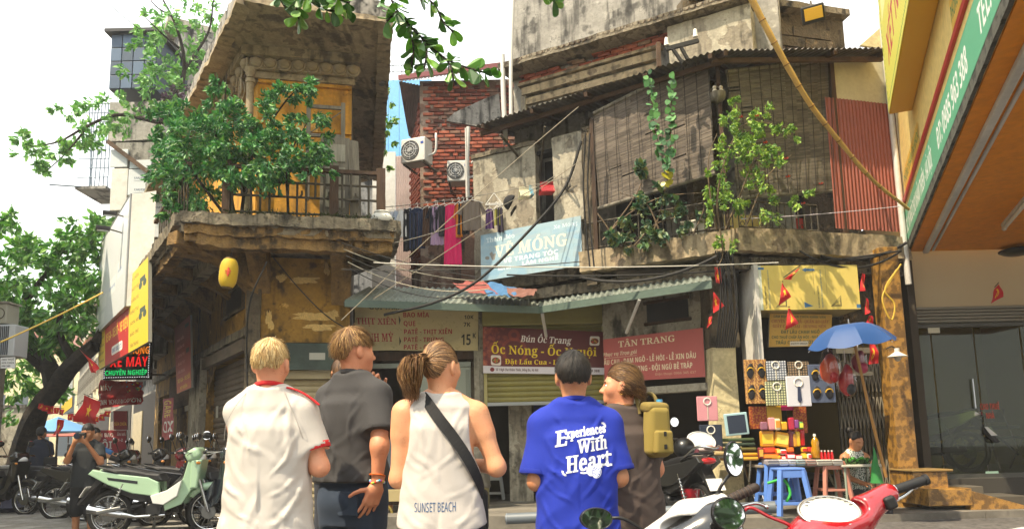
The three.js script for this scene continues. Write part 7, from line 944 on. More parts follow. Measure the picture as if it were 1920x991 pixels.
{
const{t,loc}=frontScooter('scooter','black scooter with white trim and an upright oval mirror in the bottom foreground',3.15,{c:[1310,990]}),wh=paint('#d2cfcb',.22),bk=paint('#101012',.2),v=(p,dz=0)=>[p.x,p.y,p.z+dz];
const p0=loc(1215,1015),p1=loc(1290,968),p2=loc(1352,940),p3=loc(1335,1010),Fw=union([rc(v(p0),v(p1),.05,.06),rc(v(p1),v(p2),.06,.036)],.05),Fb=union([rc(v(loc(1255,1030),.03),v(loc(1335,985),.02),.085,.09),rc(v(p3,.02),v(loc(1355,962),.02),.085,.05),rc(v(p3),[p3.x-.05,p3.y-.5,p3.z-.1],.13,.16)],.05);
skinned('white_trim',surfnet((x,y,z)=>smax(Fw(x,y,z),-(el(v(loc(1285,985),.06),[.12,.045,.07])(x,y,z)),.012),[p0.x-.1,p0.y-.1,p0.z-.12],[p2.x+.08,p2.y+.08,p2.z+.12],.007),wh,t);skinned('front_cowl',surfnet(Fb,[p0.x-.2,p3.y-.8,p3.z-.35],[p2.x+.15,p2.y+.06,p3.z+.2],.01),bk,t);
const g0=loc(1368,936),g1=loc(1416,914);part('grip',[bar(g0,g1,.02,18),sph(.0205,g1.x,g1.y,g1.z)],C('#2a201b',.7),t);for(let i=0;i<6;i++){const q=g0.clone().lerp(g1,.1+i*.14),d=g1.clone().sub(g0).normalize();part('grip_wrap',ring(q.toArray(),d,.0205,.005,.0012),C('#453830',.8),t);}const l0=loc(1385,950),l1=loc(1420,943),l2=loc(1438,950);part('brake_lever',[tube([l0,l1,l2],.008,12,8),sph(.011,l2.x,l2.y,l2.z)],CHROME,t);
const m1=loc(1376,860);mirrorUnit(t,m1,.036,.07,0,-.07,C('#1b1b1c',.3),[m1.clone().add(V3(-.01,-.06,-.02)),loc(1356,905),loc(1347,924),loc(1347,945)]);const m2=loc(1118,972);mirrorUnit(t,m2,.064,.043,0,-.2,C('#161617',.3),[m2.clone().add(V3(.055,0,-.01)),loc(1165,971),loc(1192,984),loc(1235,1015)]);part('mirror_mount',sph(.018,loc(1347,930).x,loc(1347,930).y,loc(1347,930).z),MT.black,t);
part('seat',skinSeat(),SEATM,t).position.set(p0.x+.35,p3.y-.35,p0.z+.8);for(const[x,z]of[[p3.x-.1,p3.z-.2],[p3.x+.1,p3.z+1.0]])part('wheel',tf(new THREE.TorusGeometry(.19,.055,10,30),x,.24,z,0,PI / 2),TYRE,t);part('rear_body',tf(new THREE.SphereGeometry(1,24,16),p3.x,.5,p3.z+.85,0,0,0,[.18,.22,.42]),bk,t);
const c2=at(1905,1003,2.7),w2=thing('scooter','white curved edge of another scooter cut by the bottom right corner','scooter',{pos:[c2.x,ground(c2.x,c2.z),c2.z]}),hh=c2.y-w2.position.y;part('front_cowl',tf(new THREE.SphereGeometry(1,28,16),0,hh-.03,0,0,0,.3,[.12,.05,.08]),wh,w2);part('black_cowl',tf(new THREE.SphereGeometry(1,28,16),.04,hh-.14,0,0,0,0,[.13,.12,.1]),bk,w2);part('leg_shield',rb(.34,.5,.1,.05,.05,hh-.4,0),wh,w2);part('wheel',tf(new THREE.TorusGeometry(.19,.055,10,30),.05,.24,-.1,0,PI / 2),TYRE,w2);
}
// the side of the street behind the camera, which the mirrors and panes show
{
const hb=thing('street_house','pale plaster house across the street behind the camera, seen in mirrors','house',{pos:[-2,0,15]});part('wall',bb(-9,0,0,7,8,3),MT.cream,hb);for(let i=0;i<6;i++)for(const y of[1,4.2])part('window',bb(-8+i*2.4,y,-.05,-6.8+i*2.4,y+1.8,-.01),C('#2a3138',.2),hb);part('cornice',bb(-9,3.4,-.2,7,3.6,-.003),MT.white,hb);
const t2=thing('street_tree','broad leafy tree behind the camera, seen only in the mirrors','tree',{pos:[2.2,0,8.5]});part('trunk',limb([[0,-.1,0],[.1,2,0],[-.2,4,.2]],.25,.14),BARK,t2);reseed(88);part('crown',leafMass(5200,()=>{const d=rdir(),r=Math.pow(rnd(),.4);return{p:V3(d.x*5*r,4.7+d.y*2.5*r,d.z*2.6*r),d:rdir()};},[.25,.42],.5,['#2f6420','#3f7a24','#274f22'],89),LEAF,t2);
}
// ---------- left balcony: railing, creeper, ladder and old doors ----------
{
const F=4.35,t=thing('balcony_railing','weathered concrete and iron railing with geometric scrolls on the left balcony','railing',{...LBF.o}),X=(u)=>LBF.hit(u,370,-.06)[0],h0=F+.06,h1=LBF.hit(560,318,-.06)[1],z=-.06,hh=h1-h0;
for(const[u,w]of[[424,.1],[626,.12],[714,.12]]){const s=X(u);part('railing_post',rough(new THREE.BoxGeometry(w,hh+.08,.1,2,8,2),.008,8).translate(s,(h0+h1) / 2+.03,z),MT.wood,t);}
const s0=X(424),s1=X(714);part('top_rail',rough(new THREE.BoxGeometry(s1-s0,.05,.07,30,1,1),.006,6).translate((s0+s1) / 2,h1,z),MT.wood,t);
for(const k of[.08,.42,.72])part('rail',bar([s0,h0+hh*k,z],[s1,h0+hh*k,z],.016,6),MT.iron,t);
for(let i=0;i<17;i++){const s=lerp(s0,s1,(i+.6) / 17);if(Math.abs(s-X(626))<.08)continue;const short=i%4===1,a=short?h0+hh*.42:h0,b=i%4===3?h0+hh*.72:h1;part('baluster',bar([s,a,z],[s,b,z],.017,6),MT.iron,t);if(i%3===0)part('scroll',tube([[s,h0+hh*.85,z],[s+.0,h0+hh*.9,z],[s-.05,h0+hh*.94,z],[s-.1,h0+hh*.9,z]],.016,10,6),MT.iron,t);if(i%3===1)part('scroll',tube([[s-.1,h0+hh*.42,z],[s+.02,h0+hh*.42,z],[s+.06,h0+hh*.48,z],[s+.06,h0+hh*.56,z]],.016,10,6),MT.iron,t);}
const side=thing('balcony_railing','side run of the old balcony railing buried in the creeper','railing',LBS.o);for(let i=0;i<12;i++)part('baluster',bar([LBS.L-.1-i*.22,F,-.08],[LBS.L-.1-i*.22,h1,-.08],.014,5),MT.iron,side);part('top_rail',bb(LBS.L-3,h1-.03,-.11,LBS.L,h1+.02,-.05),MT.wood,side);
// creeper
const o=at(420,330,9.5),cr=thing('creeper','big bushy green creeper spilling over the left balcony railing','shrub',{pos:o.toArray()}),L=(u,v,D)=>at(u,v,D).sub(o);
part('stems',[limb([L(440,415,9.6),L(425,330,9.5),L(400,240,9.4)],.03,.012),limb([L(450,415,9.6),L(470,300,9.5),L(520,210,9.5),L(560,165,9.4),L(605,148,9.3)],.025,.006),limb([L(430,415,9.6),L(360,320,9.5),L(320,250,9.6)],.025,.008),limb([L(540,400,9.6),L(540,300,9.5),L(575,230,9.4)],.02,.006),limb([L(410,300,9.5),L(420,200,9.5),L(425,140,9.4)],.02,.006)],BARK,cr);
const s=clumps([[350,250,9.9,55,8],[320,300,10.2,42,6],[395,280,9.5,70,11],[370,340,9.7,60,8],[430,240,9.5,55,7],[420,175,9.4,28,3],[470,290,9.4,60,9],[520,290,9.4,50,6],[500,220,9.5,45,5],[545,190,9.4,30,3],[585,160,9.3,24,2],[575,260,9.4,45,5],[590,300,9.3,36,3.5],[350,390,9.8,32,3],[310,360,10.1,22,2],[440,330,9.3,40,4],[300,230,10,22,1.4],[325,395,9.9,20,1.4]],.5);
part('foliage',leafMass(13000,()=>{const q=s();q.p.sub(o);return q;},[.06,.11],.42,['#33803f','#459648','#27693a','#5cac50','#2f7640','#86bc52'],61),LEAF,cr);
// ladder frame and the old doors stored on the balcony
const ld=thing('ladder','old grey wooden ladder frame leaning against the yellow upper wall','ladder',LF.o),q=LF.q(578,195,643,262,.35);for(const x of[q.s0,q.s1])part('stile',rough(new THREE.BoxGeometry(.06,1.5,.05,1,10,1),.004,6).translate(x,q.h1-.72,.35),MT.greyWood,ld);for(const y of[q.h1-.05,q.h0+.06,q.h0-.4])part('rung',bb(q.s0+.03,y-.025,.33,q.s1-.03,y+.025,.37),MT.greyWood,ld);part('brace',bar([q.s0,q.h0+.08,.34],[q.s1,q.h1-.08,.34],.008),MT.greyWood,ld);
const dr=thing('old_door','grey weathered door panel stored upright behind the left railing','door',LF.o),dq=LF.q(600,258,655,400,.5);part('panel',rb(dq.s1-dq.s0,dq.h1-4.36,.04,.006,(dq.s0+dq.s1) / 2,(dq.h1+4.36) / 2,.5),MT.greyWood,dr);for(let i=0;i<3;i++)part('raised_panel',rb((dq.s1-dq.s0)*.7,.26,.02,.006,(dq.s0+dq.s1) / 2,dq.h1-.24-i*.34,.525),worn({base:'#9a9789',alt:'#6e6a5c',size:.7,fx:20,fy:2,seed:5,amt:.7,grain:.35,rough:.9,edge:.25}),dr);
const d2=thing('old_door','narrow darker plank leaning beside the weathered door panel','door',LF.o),e=LF.q(655,262,668,400,.5);part('panel',beam([e.s0+.1,4.36,.62],[e.s0+.04,e.h1,.46],.16,.03),MT.greyWood,d2);part('batten',bb(e.s0,4.8,.6,e.s0+.17,4.86,.66),MT.greyWood,d2);
const js=[[400,398,'#2f4a3a','dark green tub on the left balcony floor'],[520,402,'#6f8fae','crumpled blue bag behind the balcony railing'],[716,405,'#cfcfc8','white bowl lying at the right end of the left balcony']];for(const[u,v,c,lb]of js){const p=at(u,v,9.85),j=thing('stored_item',lb,'container',{pos:[p.x,F,p.z]});skinned('body',rough(new THREE.SphereGeometry(.12,16,12),.03,9).scale(1.3,.8,.9).translate(0,.08,0),C(c,.8),j);part('rim',tf(new THREE.TorusGeometry(.1,.012,6,18),0,.16,0,PI / 2),C(c,.7),j);}
}
// ---------- right balcony plants ----------
{
const vine=(nm,lb,cat,stems,cl,n,Lr,W,pal,sd,flowers)=>{const o=at(stems[0][0][0],stems[0][0][1],stems[0][0][2]),t=thing(nm,lb,cat,{pos:o.toArray()}),L=(p)=>at(...p).sub(o);for(const s of stems)part('stem',limb(s.map(L),.014,.004,16,5),worn({base:'#6b5a44',alt:'#43382b',size:.3,fx:6,fy:3,seed:3,amt:.6,grain:.3,rough:.9,edge:.2}),t);const s=clumps(cl,.5);part('foliage',leafMass(n,()=>{const q=s();q.p.sub(o);return q;},Lr,W,pal,sd),LEAF,t);if(flowers){reseed(sd+9);for(const[u,v,D]of flowers){const p=at(u,v,D).sub(o),fl=part('flower',Array.from({length:5},(_,i)=>tf(leafGeo(.035,.026,.2,.3).rotateX(1.1),p.x,p.y,p.z,0,i*1.256,0)),C('#d8421e',.6),t);fl.material.side=2;}}return t;};
vine('flowering_vine','airy vine with small orange flowers climbing between the two blinds','vine',[[[1350,430,8.95],[1345,380,8.9],[1360,300,8.85],[1400,230,8.8],[1480,240,8.8]],[[1360,430,8.95],[1390,360,8.9],[1420,290,8.8],[1450,270,8.8]],[[1345,430,8.95],[1330,350,8.85],[1330,290,8.85],[1345,250,8.85]],[[1350,430,8.9],[1355,480,8.9],[1340,510,8.9]],[[1400,420,8.9],[1440,330,8.8],[1485,290,8.8]]],[[1400,230,8.8,36,4],[1440,215,8.8,30,3],[1360,235,8.8,22,1.6],[1475,240,8.8,24,1.4],[1420,270,8.8,42,4],[1375,300,8.85,40,4],[1340,330,8.85,30,2.5],[1440,320,8.8,40,2.5],[1370,370,8.9,40,2.5],[1330,390,8.9,26,1.5],[1420,380,8.9,36,1.5],[1380,190,8.8,8,.5],[1355,460,8.9,20,.8],[1500,370,8.85,20,.6]],3600,[.035,.07],.55,['#85b034','#a0c444','#649638','#4a7e2c','#b8d258'],71,[[1390,220,8.75],[1420,218,8.75],[1436,268,8.75],[1475,298,8.75],[1478,332,8.75],[1540,345,9.1],[1507,382,9.0]]);
vine('potted_creeper','tangle of dry stems and bluish green leaves at the left end of the right balcony','creeper',[[[1130,450,9.8],[1180,400,9.6],[1240,370,9.4],[1330,360,9.2]],[[1140,440,9.8],[1200,350,9.6],[1205,310,9.6]],[[1220,450,9.5],[1240,390,9.4],[1250,340,9.4]],[[1120,400,9.8],[1160,450,9.7],[1200,470,9.6]],[[1240,440,9.4],[1210,380,9.5],[1160,360,9.7]],[[1300,440,9.2],[1320,390,9.2],[1318,370,9.2]],[[1190,460,9.6],[1230,420,9.5],[1300,400,9.2]]],[[1180,430,9.65,30,3],[1200,400,9.6,30,2.2],[1230,370,9.5,24,1.5],[1160,450,9.7,20,1.2],[1245,420,9.4,28,1.6],[1290,390,9.3,24,1.2],[1205,318,9.5,8,.4],[1230,460,9.4,24,1.2]],800,[.07,.12],.6,['#3f6f4f','#4f7f5a','#2f5a40','#6a8f4f','#8a8a3a'],72);
// hanging vine of round leaves: every leaf a part
const o=at(1212,135,8.9),hv=thing('hanging_vine','two hanging strands of round glossy leaves in front of the slanted blind','vine',{pos:o.toArray()});const A=[[1212,135],[1222,190],[1228,240],[1240,285],[1252,330],[1250,345]],B=[[1258,140],[1262,170],[1256,215],[1258,265],[1256,300]];reseed(73);
const round=(()=>{const s=new THREE.Shape();s.moveTo(0,-.03);s.bezierCurveTo(.06,-.05,.07,.04,0,.08);s.bezierCurveTo(-.07,.04,-.06,-.05,0,-.03);const g=new THREE.ExtrudeGeometry(s,{depth:.002,bevelEnabled:false,curveSegments:5});const p=g.attributes.position;for(let i=0;i<p.count;i++)p.setZ(i,p.getZ(i)-3*p.getX(i)**2-2*p.getY(i)**2);g.computeVertexNormals();return merged(g);})(),cols=['#2f6a35','#3f7a3a','#265a30','#4f8a40'].map((c)=>phy({color:c,roughness:.65,side:2,transmission:.2,thickness:0})),yl=phy({color:'#a8a32e',roughness:.4,side:2,transmission:.2,thickness:0});
for(const[P,n]of[[A,62],[B,44]]){const c=new THREE.CatmullRomCurve3(P.map(([u,v])=>at(u,v,8.92).sub(o)));part('stem',new THREE.TubeGeometry(c,30,.006,5),MT.wood,hv);for(let i=0;i<n;i++){const t=Math.pow((i+.5) / n,.9),p=c.getPointAt(t),m=shade(new THREE.Mesh(round,t>.88&&P===A?yl:cols[Math.floor(rnd()*4)]));m.name='leaf';m.position.set(p.x+rr(-.055,.055),p.y+rr(-.03,.03),p.z+rr(.0,.05));m.rotation.set(rr(-.9,.3),rr(-.8,.8),PI+rr(-.7,.7));m.scale.setScalar(rr(.55,.95));hv.add(m);}}
const bx1=thing('storage_box','white plastic planter box behind the right balcony railing','box',CE.o),bq=CE.q(1277,415,1322,442,-.05);part('box',rb(bq.s1-bq.s0,bq.h1-bq.h0,.22,.01,(bq.s0+bq.s1) / 2,(bq.h0+bq.h1) / 2,-.14),C('#c9c1ac',.7),bx1);part('rim',rb(bq.s1-bq.s0+.03,.03,.25,.008,(bq.s0+bq.s1) / 2,bq.h1,-.14),C('#d6cfbb',.7),bx1);
const ow=at(1345,178,9.2),nest=thing('basket','wicker basket of white figurines hung between the two blinds','basket',{pos:ow.toArray()});part('basket',rough(new THREE.SphereGeometry(.11,14,10,0,6.28,PI*.45,PI*.55),.006,20),MT.greyWood,nest);for(const x of[-.04,.045])part('figurine',[sph(.035,x,.02,.03,[1,1.6,1]),sph(.026,x,.09,.03)],C('#cfc6b8',.6),nest);part('hoop',tf(new THREE.TorusGeometry(.11,.008,6,20,PI),0,.0,0),MT.greyWood,nest);
}
// ---------- clothes line, air conditioners, pipes in the alley ----------
{
const C0=at(722,388,11.3),C1=at(1075,330,10.3),ln=one('clothes_line',wireCurve(C0,C1,.06,.006),C('#7d7a70',.6),'long clothes line stretched across the alley between the two balconies','clothes line');const mid=(u)=>{let a=0,b=1;for(let i=0;i<24;i++){const m=(a+b) / 2,p=C0.clone().lerp(C1,m),s=p.clone().project(camera);((s.x*.5+.5)*1920<u)?a=m:b=m;}const p=C0.clone().lerp(C1,a);p.y-=.06*4*a*(1-a);return p;};
const fab=(hex)=>matCache['fab'+hex]??=cloth(hex,.9,{side:2});
const hangG=(lb,u,w,L,hex,kind,sd)=>{const p=mid(u),t=thing('garment',lb,'garment',{pos:p.toArray()}),W=w*1.35*pxm(11),H=L*pxm(11),fold=(x,y)=>.022*Math.sin(x*26+sd)*(1-y*.3)+.02*(vn(x*8+sd,y*4,sd)-.5);part('hanger',[tube([[-W*.45,-.1,0],[0,-.05,0],[W*.45,-.1,0]],.006,10,5),tube([[0,-.05,0],[.01,-.01,0],[0,.02,0],[-.02,.0,0]],.005,8,5)],C('#d6d3cc',.4),t);
const sheet=(x0,x1,y0,y1,tp=0,z=0)=>gq([x0+tp,y0,z],[x1-tp,y0,z],[x1,y1,z],[x0,y1,z],12,12,(a,b)=>fold(a*(x1-x0)*4,b));const f=fab(hex),top=-.08;
if(kind==='shirt'){part('front',sheet(-W*.36,W*.36,top,top-H,.01,.012),f,t,true);part('back',sheet(-W*.36,W*.36,top,top-H,.01,-.025),f,t,true);for(const s of[-1,1])part('sleeve',gq([s*W*.3,top,.015],[s*W*.36,top-.02,.015],[s*W*.62,top-H*.42,.01],[s*W*.4,top-H*.46,.01],5,5,(a,b)=>.012*Math.sin(a*9+b*4)),f,t,true);}
else if(kind==='trousers'){part('waist',sheet(-W*.42,W*.42,top+.02,top-.06,0,.0),f,t,true);for(const s of[-1,1])part('trouser_leg',sheet(s>0?.005:-W*.45,s>0?W*.45:-.005,top-.055,top-H,0,.012*s),f,t,true);}
else part('cloth',sheet(-W*.5,W*.5,top,top-H,W*.12),f,t,true);return t;};
const GL=[['pale grey shirt hung first on the left of the clothes line',735,22,52,'#c9ccd2','shirt'],['pale blue striped shirt, second on the clothes line',748,20,48,'#aab6c8','shirt'],['white shirt beside the dark trousers on the line',757,20,54,'#d6d8da','shirt'],['black pair of trousers at the left of the line',768,22,84,'#15181f','trousers'],['navy pair of trousers next to the black pair',782,26,80,'#1f2c4a','trousers'],['brown patterned dress between trousers and lilac towel',801,16,76,'#4a3428','cloth'],['dark navy top with short hem on the line',816,24,52,'#191d2b','shirt'],['lilac towel hanging below the dark navy top',819,20,76,'#a48aa8','cloth'],['charcoal T-shirt beside the magenta cloth',832,22,60,'#26262c','shirt'],['long magenta cloth, the longest thing on the line',848,26,118,'#c2185b','cloth'],['orange top beside the magenta cloth',860,14,66,'#c8781e','shirt'],['black pair of shorts beside the orange top',868,18,62,'#1b1a1c','cloth'],['grey-brown leopard blouse, the last wide garment on the line',884,36,56,'#6d6258','shirt'],['purple sock-like bag hanging from the white rack',917,13,38,'#4a2a5c','cloth'],['olive cloth hanging from the white rack',931,9,34,'#76752c','cloth'],['dark slip hanging beside the olive cloth',937,9,48,'#2a2236','cloth']];
GL.forEach(([lb,u,w,L,hx,k],i)=>{const g=hangG(lb,u,w,L,hx,k,i*1.7);if(u>905)g.position.y-=.16;});
const rk=mid(926),rack=thing('drying_rack','small white triangular drying rack on the clothes line','rack',{pos:rk.toArray()});part('frame',[bar([-.13,-.18,0],[.13,-.18,0],.007),bar([-.13,-.18,0],[0,.0,0],.005),bar([.13,-.18,0],[0,0,0],.005),bar([-.1,-.18,.05],[.1,-.18,.05],.005)],C('#d8d8d4',.4),rack);
const cap=mid(958),cp=thing('cap','black baseball cap pegged to the clothes line','cap',{pos:cap.toArray()});part('crown',tf(new THREE.SphereGeometry(.12,18,10,0,6.28,0,PI / 2),0,-.2,0,0,0,1.1,[1,1,.8]),fab('#141519'),cp);part('visor',rough(rb(.16,.015,.16,.006,.03,-.32,.02,0,0,1.0),.004,9),fab('#141519'),cp);
const pg=(lb,u,hex,n)=>{const p=mid(u),t=thing('hanger_bundle',lb,'hangers',{pos:p.toArray()});for(let i=0;i<n;i++){const x=(i-n / 2)*.018;part('hanger',[tube([[x-.02,-.16,-.1+.0*i],[x,-.05,0],[x+.02,-.17,.1]],.007,8,5),bar([x-.02,-.16,-.1],[x+.02,-.17,.1],.007),bar([x,-.05,0],[x,.01,0],.004)],C(hex,.4),t);}};pg('bundle of cream plastic hangers on the clothes line',984,'#d3cfae',9);pg('two blue plastic hangers beside the cream bundle',996,'#4f93ab',3);pg('bundle of red plastic hangers on the clothes line',1026,'#b3202e',11);pg('black hanger at the right end of the clothes line',1066,'#1c1c20',2);
// air conditioners
const acu=(lb,u0,v0,u1,v1,D,turn,px)=>{const a=at(u0,v1,D),b=at(u1,v0,D),w=b.x-a.x,h=b.y-a.y,t=thing('air_conditioner',lb,'air conditioner',{pos:[(a.x+b.x) / 2,a.y,-D],turn});part('casing',rb(w,h,.34,.025,0,h / 2,-.1),MT.white,t);const r=Math.min(w,h)*.38,x=-w*.12;part('fan_ring',tf(new THREE.TorusGeometry(r,.012,6,30),x,h / 2,.072),C('#3c3d3e',.6),t);part('fan_recess',cyl(r,r,.004,x,h / 2,.0715,PI / 2,0,0,30),C('#5b5d5e',.7),t);const f=part('fan_guard',[.25,.5,.75].map((k)=>tf(new THREE.TorusGeometry(r*k,.007,5,26),x,h / 2,.08)),C('#b7b9ba',.5),t);f.userData.kind='stuff';for(let i=0;i<8;i++)part('guard_spoke',bar([x,h / 2,.08],[x+r*Math.cos(i*.785),h / 2+r*Math.sin(i*.785),.08],.005,4),C('#b7b9ba',.5),t);part('hub',cyl(r*.2,r*.2,.02,x,h / 2,.085,PI / 2,0,0,16),C('#9a9c9d',.5),t);part('badge',rb(.06,.05,.004,.001,w*.38,h*.75,.073),C('#2a4a9a',.4),t);part('bracket',[beam([-w*.4,-.02,.05],[-w*.4,-.02,-.5],.03,.03),beam([w*.4,-.02,.05],[w*.4,-.02,-.5],.03,.03)],MT.iron,t);part('pipe',tube([[w*.5,h*.3,-.1],[w*.75,h*.4,-.1],[w*.8,h*1.15,-.1],[w*.6,h*1.2,-.3]],.022,24,8),C('#cfcfca',.6),t);return t;};
acu('tilted white air conditioner on the left edge of the brick house',752,260,802,306,13.6,-.35);acu('smaller white air conditioner behind the tall white pipe',839,302,879,342,14.0,0);
const wp2=(lb,pts,r)=>one('pipe',tube(pts,r,24,8),C('#c3c2bc',.5),lb,'pipe');wp2('tall white pipe standing in front of the brick house',[at(878,238,12),at(876,300,12),at(877,370,12)],.035);wp2('white drain pipe down the left corner of the old house',[at(942,102,11.2),at(944,180,11.2),at(948,270,11.2)],.04);wp2('second white pipe beside the drain pipe at the house corner',[at(962,-10,11.0),at(958,120,11.0),at(958,215,11.0)],.03);wp2('thin steel pole leaning beside the tall white pipe',[at(873,240,11.8),at(876,375,11.8)],.015);
}
// ---------- cables and the bamboo pole ----------
{
const W=(lb,a,b,sag,r=.008,c='#1d1c1b',pts)=>one('cable',pts?tube(pts.map((p)=>at(...p)),r,40,5):wireCurve(at(...a),at(...b),sag,r),C(c,.7),lb,'cable');
W('thick black cable curving from the plaster slab down to the awning',null,null,0,.02,0,[[1090,265,9.9],[1060,350,9.9],[985,440,9.8],[890,530,9.7],[820,565,9.7],[720,590,9.9]]);
W('pale diagonal cable from the roof to the yellow wall corner',[1085,200,9.8],[640,600,9.6],-.05,.0055,'#8d8472');W('second pale diagonal cable just below the first',[1090,300,9.8],[700,560,9.6],.02,.005,'#857b68');W('straight cable across the alley above the blue board',[1090,490,9.6],[640,505,9.6],.05,.007,'#3a3733');W('grey cable from the left balcony to the clothes line end',[740,455,9.6],[1040,330,9.9],.12,.006,'#6f6b60');
W('long pale wire running level below the right balcony',[700,492,9.3],[1460,492,8.8],.06,.007,'#c2bfb4');W('dark wire sagging along the right balcony slab',[950,515,9.6],[1690,470,9.2],.12,.012);W('dark bundle of cables under the right balcony',[1090,520,9.6],[1345,480,8.8],.16,.02);W('thin wire crossing in front of the red corrugated panel',[1390,410,8.9],[1700,385,9.2],.02,.005,'#cfc6d0');W('black cables gathered at the far end of the right balcony',[1540,480,9.2],[1700,455,9.5],.12,.02);W('second black cable drooping at the right balcony end',[1500,470,9.2],[1690,470,9.4],.22,.015);
for(let i=0;i<5;i++)W('wire of the bundle fanning out under the left balcony end',[640+i*4,455+i*12,9.7],[900+i*6,520+i*7,9.9],.05+i*.04,.007,['#2a2826','#8d8878','#38342e','#b0a995','#2a2826'][i]).userData.group='wires fanning out under the left balcony';
W('black cable down the yellow wall corner',null,null,0,.012,0,[[500,490,9.6],[470,560,9.6],[462,640,9.8],[465,760,9.9]]);W('cable looping across the blotched yellow wall',null,null,0,.008,0,[[510,480,9.7],[560,540,9.9],[610,590,9.9],[655,620,10.0]]);W('taut yellow rope from the street edge to the banner',[0,641,11],[192,548,12.5],.02,.014,'#cbb25a');W('thin dark wire high over the left street',[195,-2,14],[262,55,15],.03,.008);W('short dark wire sticking out of the far house',[92,346,18],[150,350,18],0,.02,'#3a4a55');
for(const[u,lb]of[[1098,'left of the two'],[1106,'right of the two']])W('black cable hanging down the pier, '+lb,null,null,0,.012,0,[[u,250,9.7],[u-4,350,9.75],[u+2,440,9.75],[u+8,500,9.7]]);
for(let i=0;i<9;i++)W('dark cable in the clump on the brown pier',null,null,0,.011,0,[[1342+i*4,470,8.95],[1352+i*3.5+5*Math.sin(i*2),540,8.95],[1348+i*4.5,600,8.95],[1344+i*4,652,9.0]]).userData.group='cables clumped on the brown pier';
W('yellow cable loop hanging on the stone pier',null,null,0,.012,'#c9a53a',[[1690,495,9.1],[1668,530,9.1],[1655,560,9.1],[1672,600,9.1],[1678,570,9.1],[1660,545,9.1],[1682,505,9.1]]);
const bp=thing('bamboo_pole','long pale bamboo pole slanting down from the top to the yellow fascia corner','pole',{pos:at(1705,395,8.6).toArray()}),o=bp.position.clone(),pts=[[1408,-5,7.4],[1455,85,7.55],[1520,195,7.8],[1575,265,8.05],[1635,335,8.3],[1705,392,8.6]].map((p)=>at(...p).sub(o));part('cane',limb(pts,.036,.018,60,10),worn({base:'#c9a35a',alt:'#a3702a',size:.4,fx:5,fy:5,seed:3,amt:.6,grain:.2,rough:.5,edge:.3}),bp);const cv=new THREE.CatmullRomCurve3(pts);for(let i=1;i<12;i++)part('node',ring(cv.getPointAt(i / 12).toArray(),cv.getTangentAt(i / 12).toArray(),lerp(.036,.018,i / 12),.014,.004),C('#7d5a24',.7),bp);
const fl=thing('flood_lamp','black framed yellow flood lamp hanging at the top right of the old house','lamp',{pos:at(1525,26,8.6).toArray(),turn:-.25});part('housing',tf(rb(.27,.21,.07,.02),0,0,0,.45,0,.12),MT.black,fl);part('lens',tf(rb(.21,.14,.01,.004),0,-.016,.04,.45,0,.12),C('#d9a93a',.25),fl);part('bracket',bar([0,.08,-.05],[.05,.4,-.4],.015),MT.iron,fl);
const cb=thing('power_bracket','black crossarm with two white porcelain insulators above the tin roof','power bracket',{pos:at(1280,85,8.9).toArray()}),q=(u,v)=>at(u,v,8.9).sub(cb.position);part('crossarm',beam(q(1248,92),q(1310,76),.04,.05),MT.black,cb);part('strut',[beam(q(1262,92),q(1280,118),.035,.035),beam(q(1276,86),q(1290,112),.035,.035)],MT.black,cb);for(const[u,v]of[[1250,78],[1304,62]])part('insulator',[0,1,2].map((i)=>{const p=q(u,v);return cyl(.035-.004*i,.028-.004*i,.035,p.x,p.y+(i-1)*.035,p.z,0,0,0,14);}),C('#d9d6d2',.25),cb);part('upright',beam(q(1234,80),q(1236,125),.05,.05),MT.rust,cb);
}
// ---------- tarpaulin on the awning, pipe along the kerb ----------
{
const o=at(930,545,10.7),t=thing('tarpaulin','crumpled red and blue tarpaulin lying on the awning','tarpaulin',{pos:o.toArray()}),L=(u,v,D)=>at(u,v,D).sub(o);const red=cloth('#8a4a44',.9,{side:2}),blue=cloth('#3f6a94',.9,{side:2}),crum=(s)=>(u,v)=>.05*(vn(u*6,v*4,s)-.3)+.03*(vn(u*14,v*9,s)-.5);part('red_sheet',gq(L(848,530,10.6),L(905,528,10.6),L(935,553,10.3),L(880,552,10.3),14,8,crum(2)),red,t,true);part('blue_sheet',gq(L(893,529,10.7),L(985,540,10.7),L(975,558,10.3),L(915,553,10.2),18,8,crum(5)),blue,t,true);part('brown_sheet',gq(L(950,540,10.5),L(1008,541,10.6),L(1000,556,10.35),L(955,558,10.2),12,6,crum(8)),cloth('#7a5348',.9,{side:2}),t,true);
const p0=at(950,972,8.75),p1=at(1455,950,7.9),pp=thing('drain_pipe','long grey plastic pipe lying along the kerb','pipe',{pos:p0.toArray()});const y=.5;part('pipe',bar([0,0,0],p1.clone().sub(p0),.062,20),C('#5d656c',.5),pp);part('pipe_mouth',tf(new THREE.TorusGeometry(.06,.006,6,24),0,0,0,0,PI / 2),C('#7d858c',.5),pp);
}
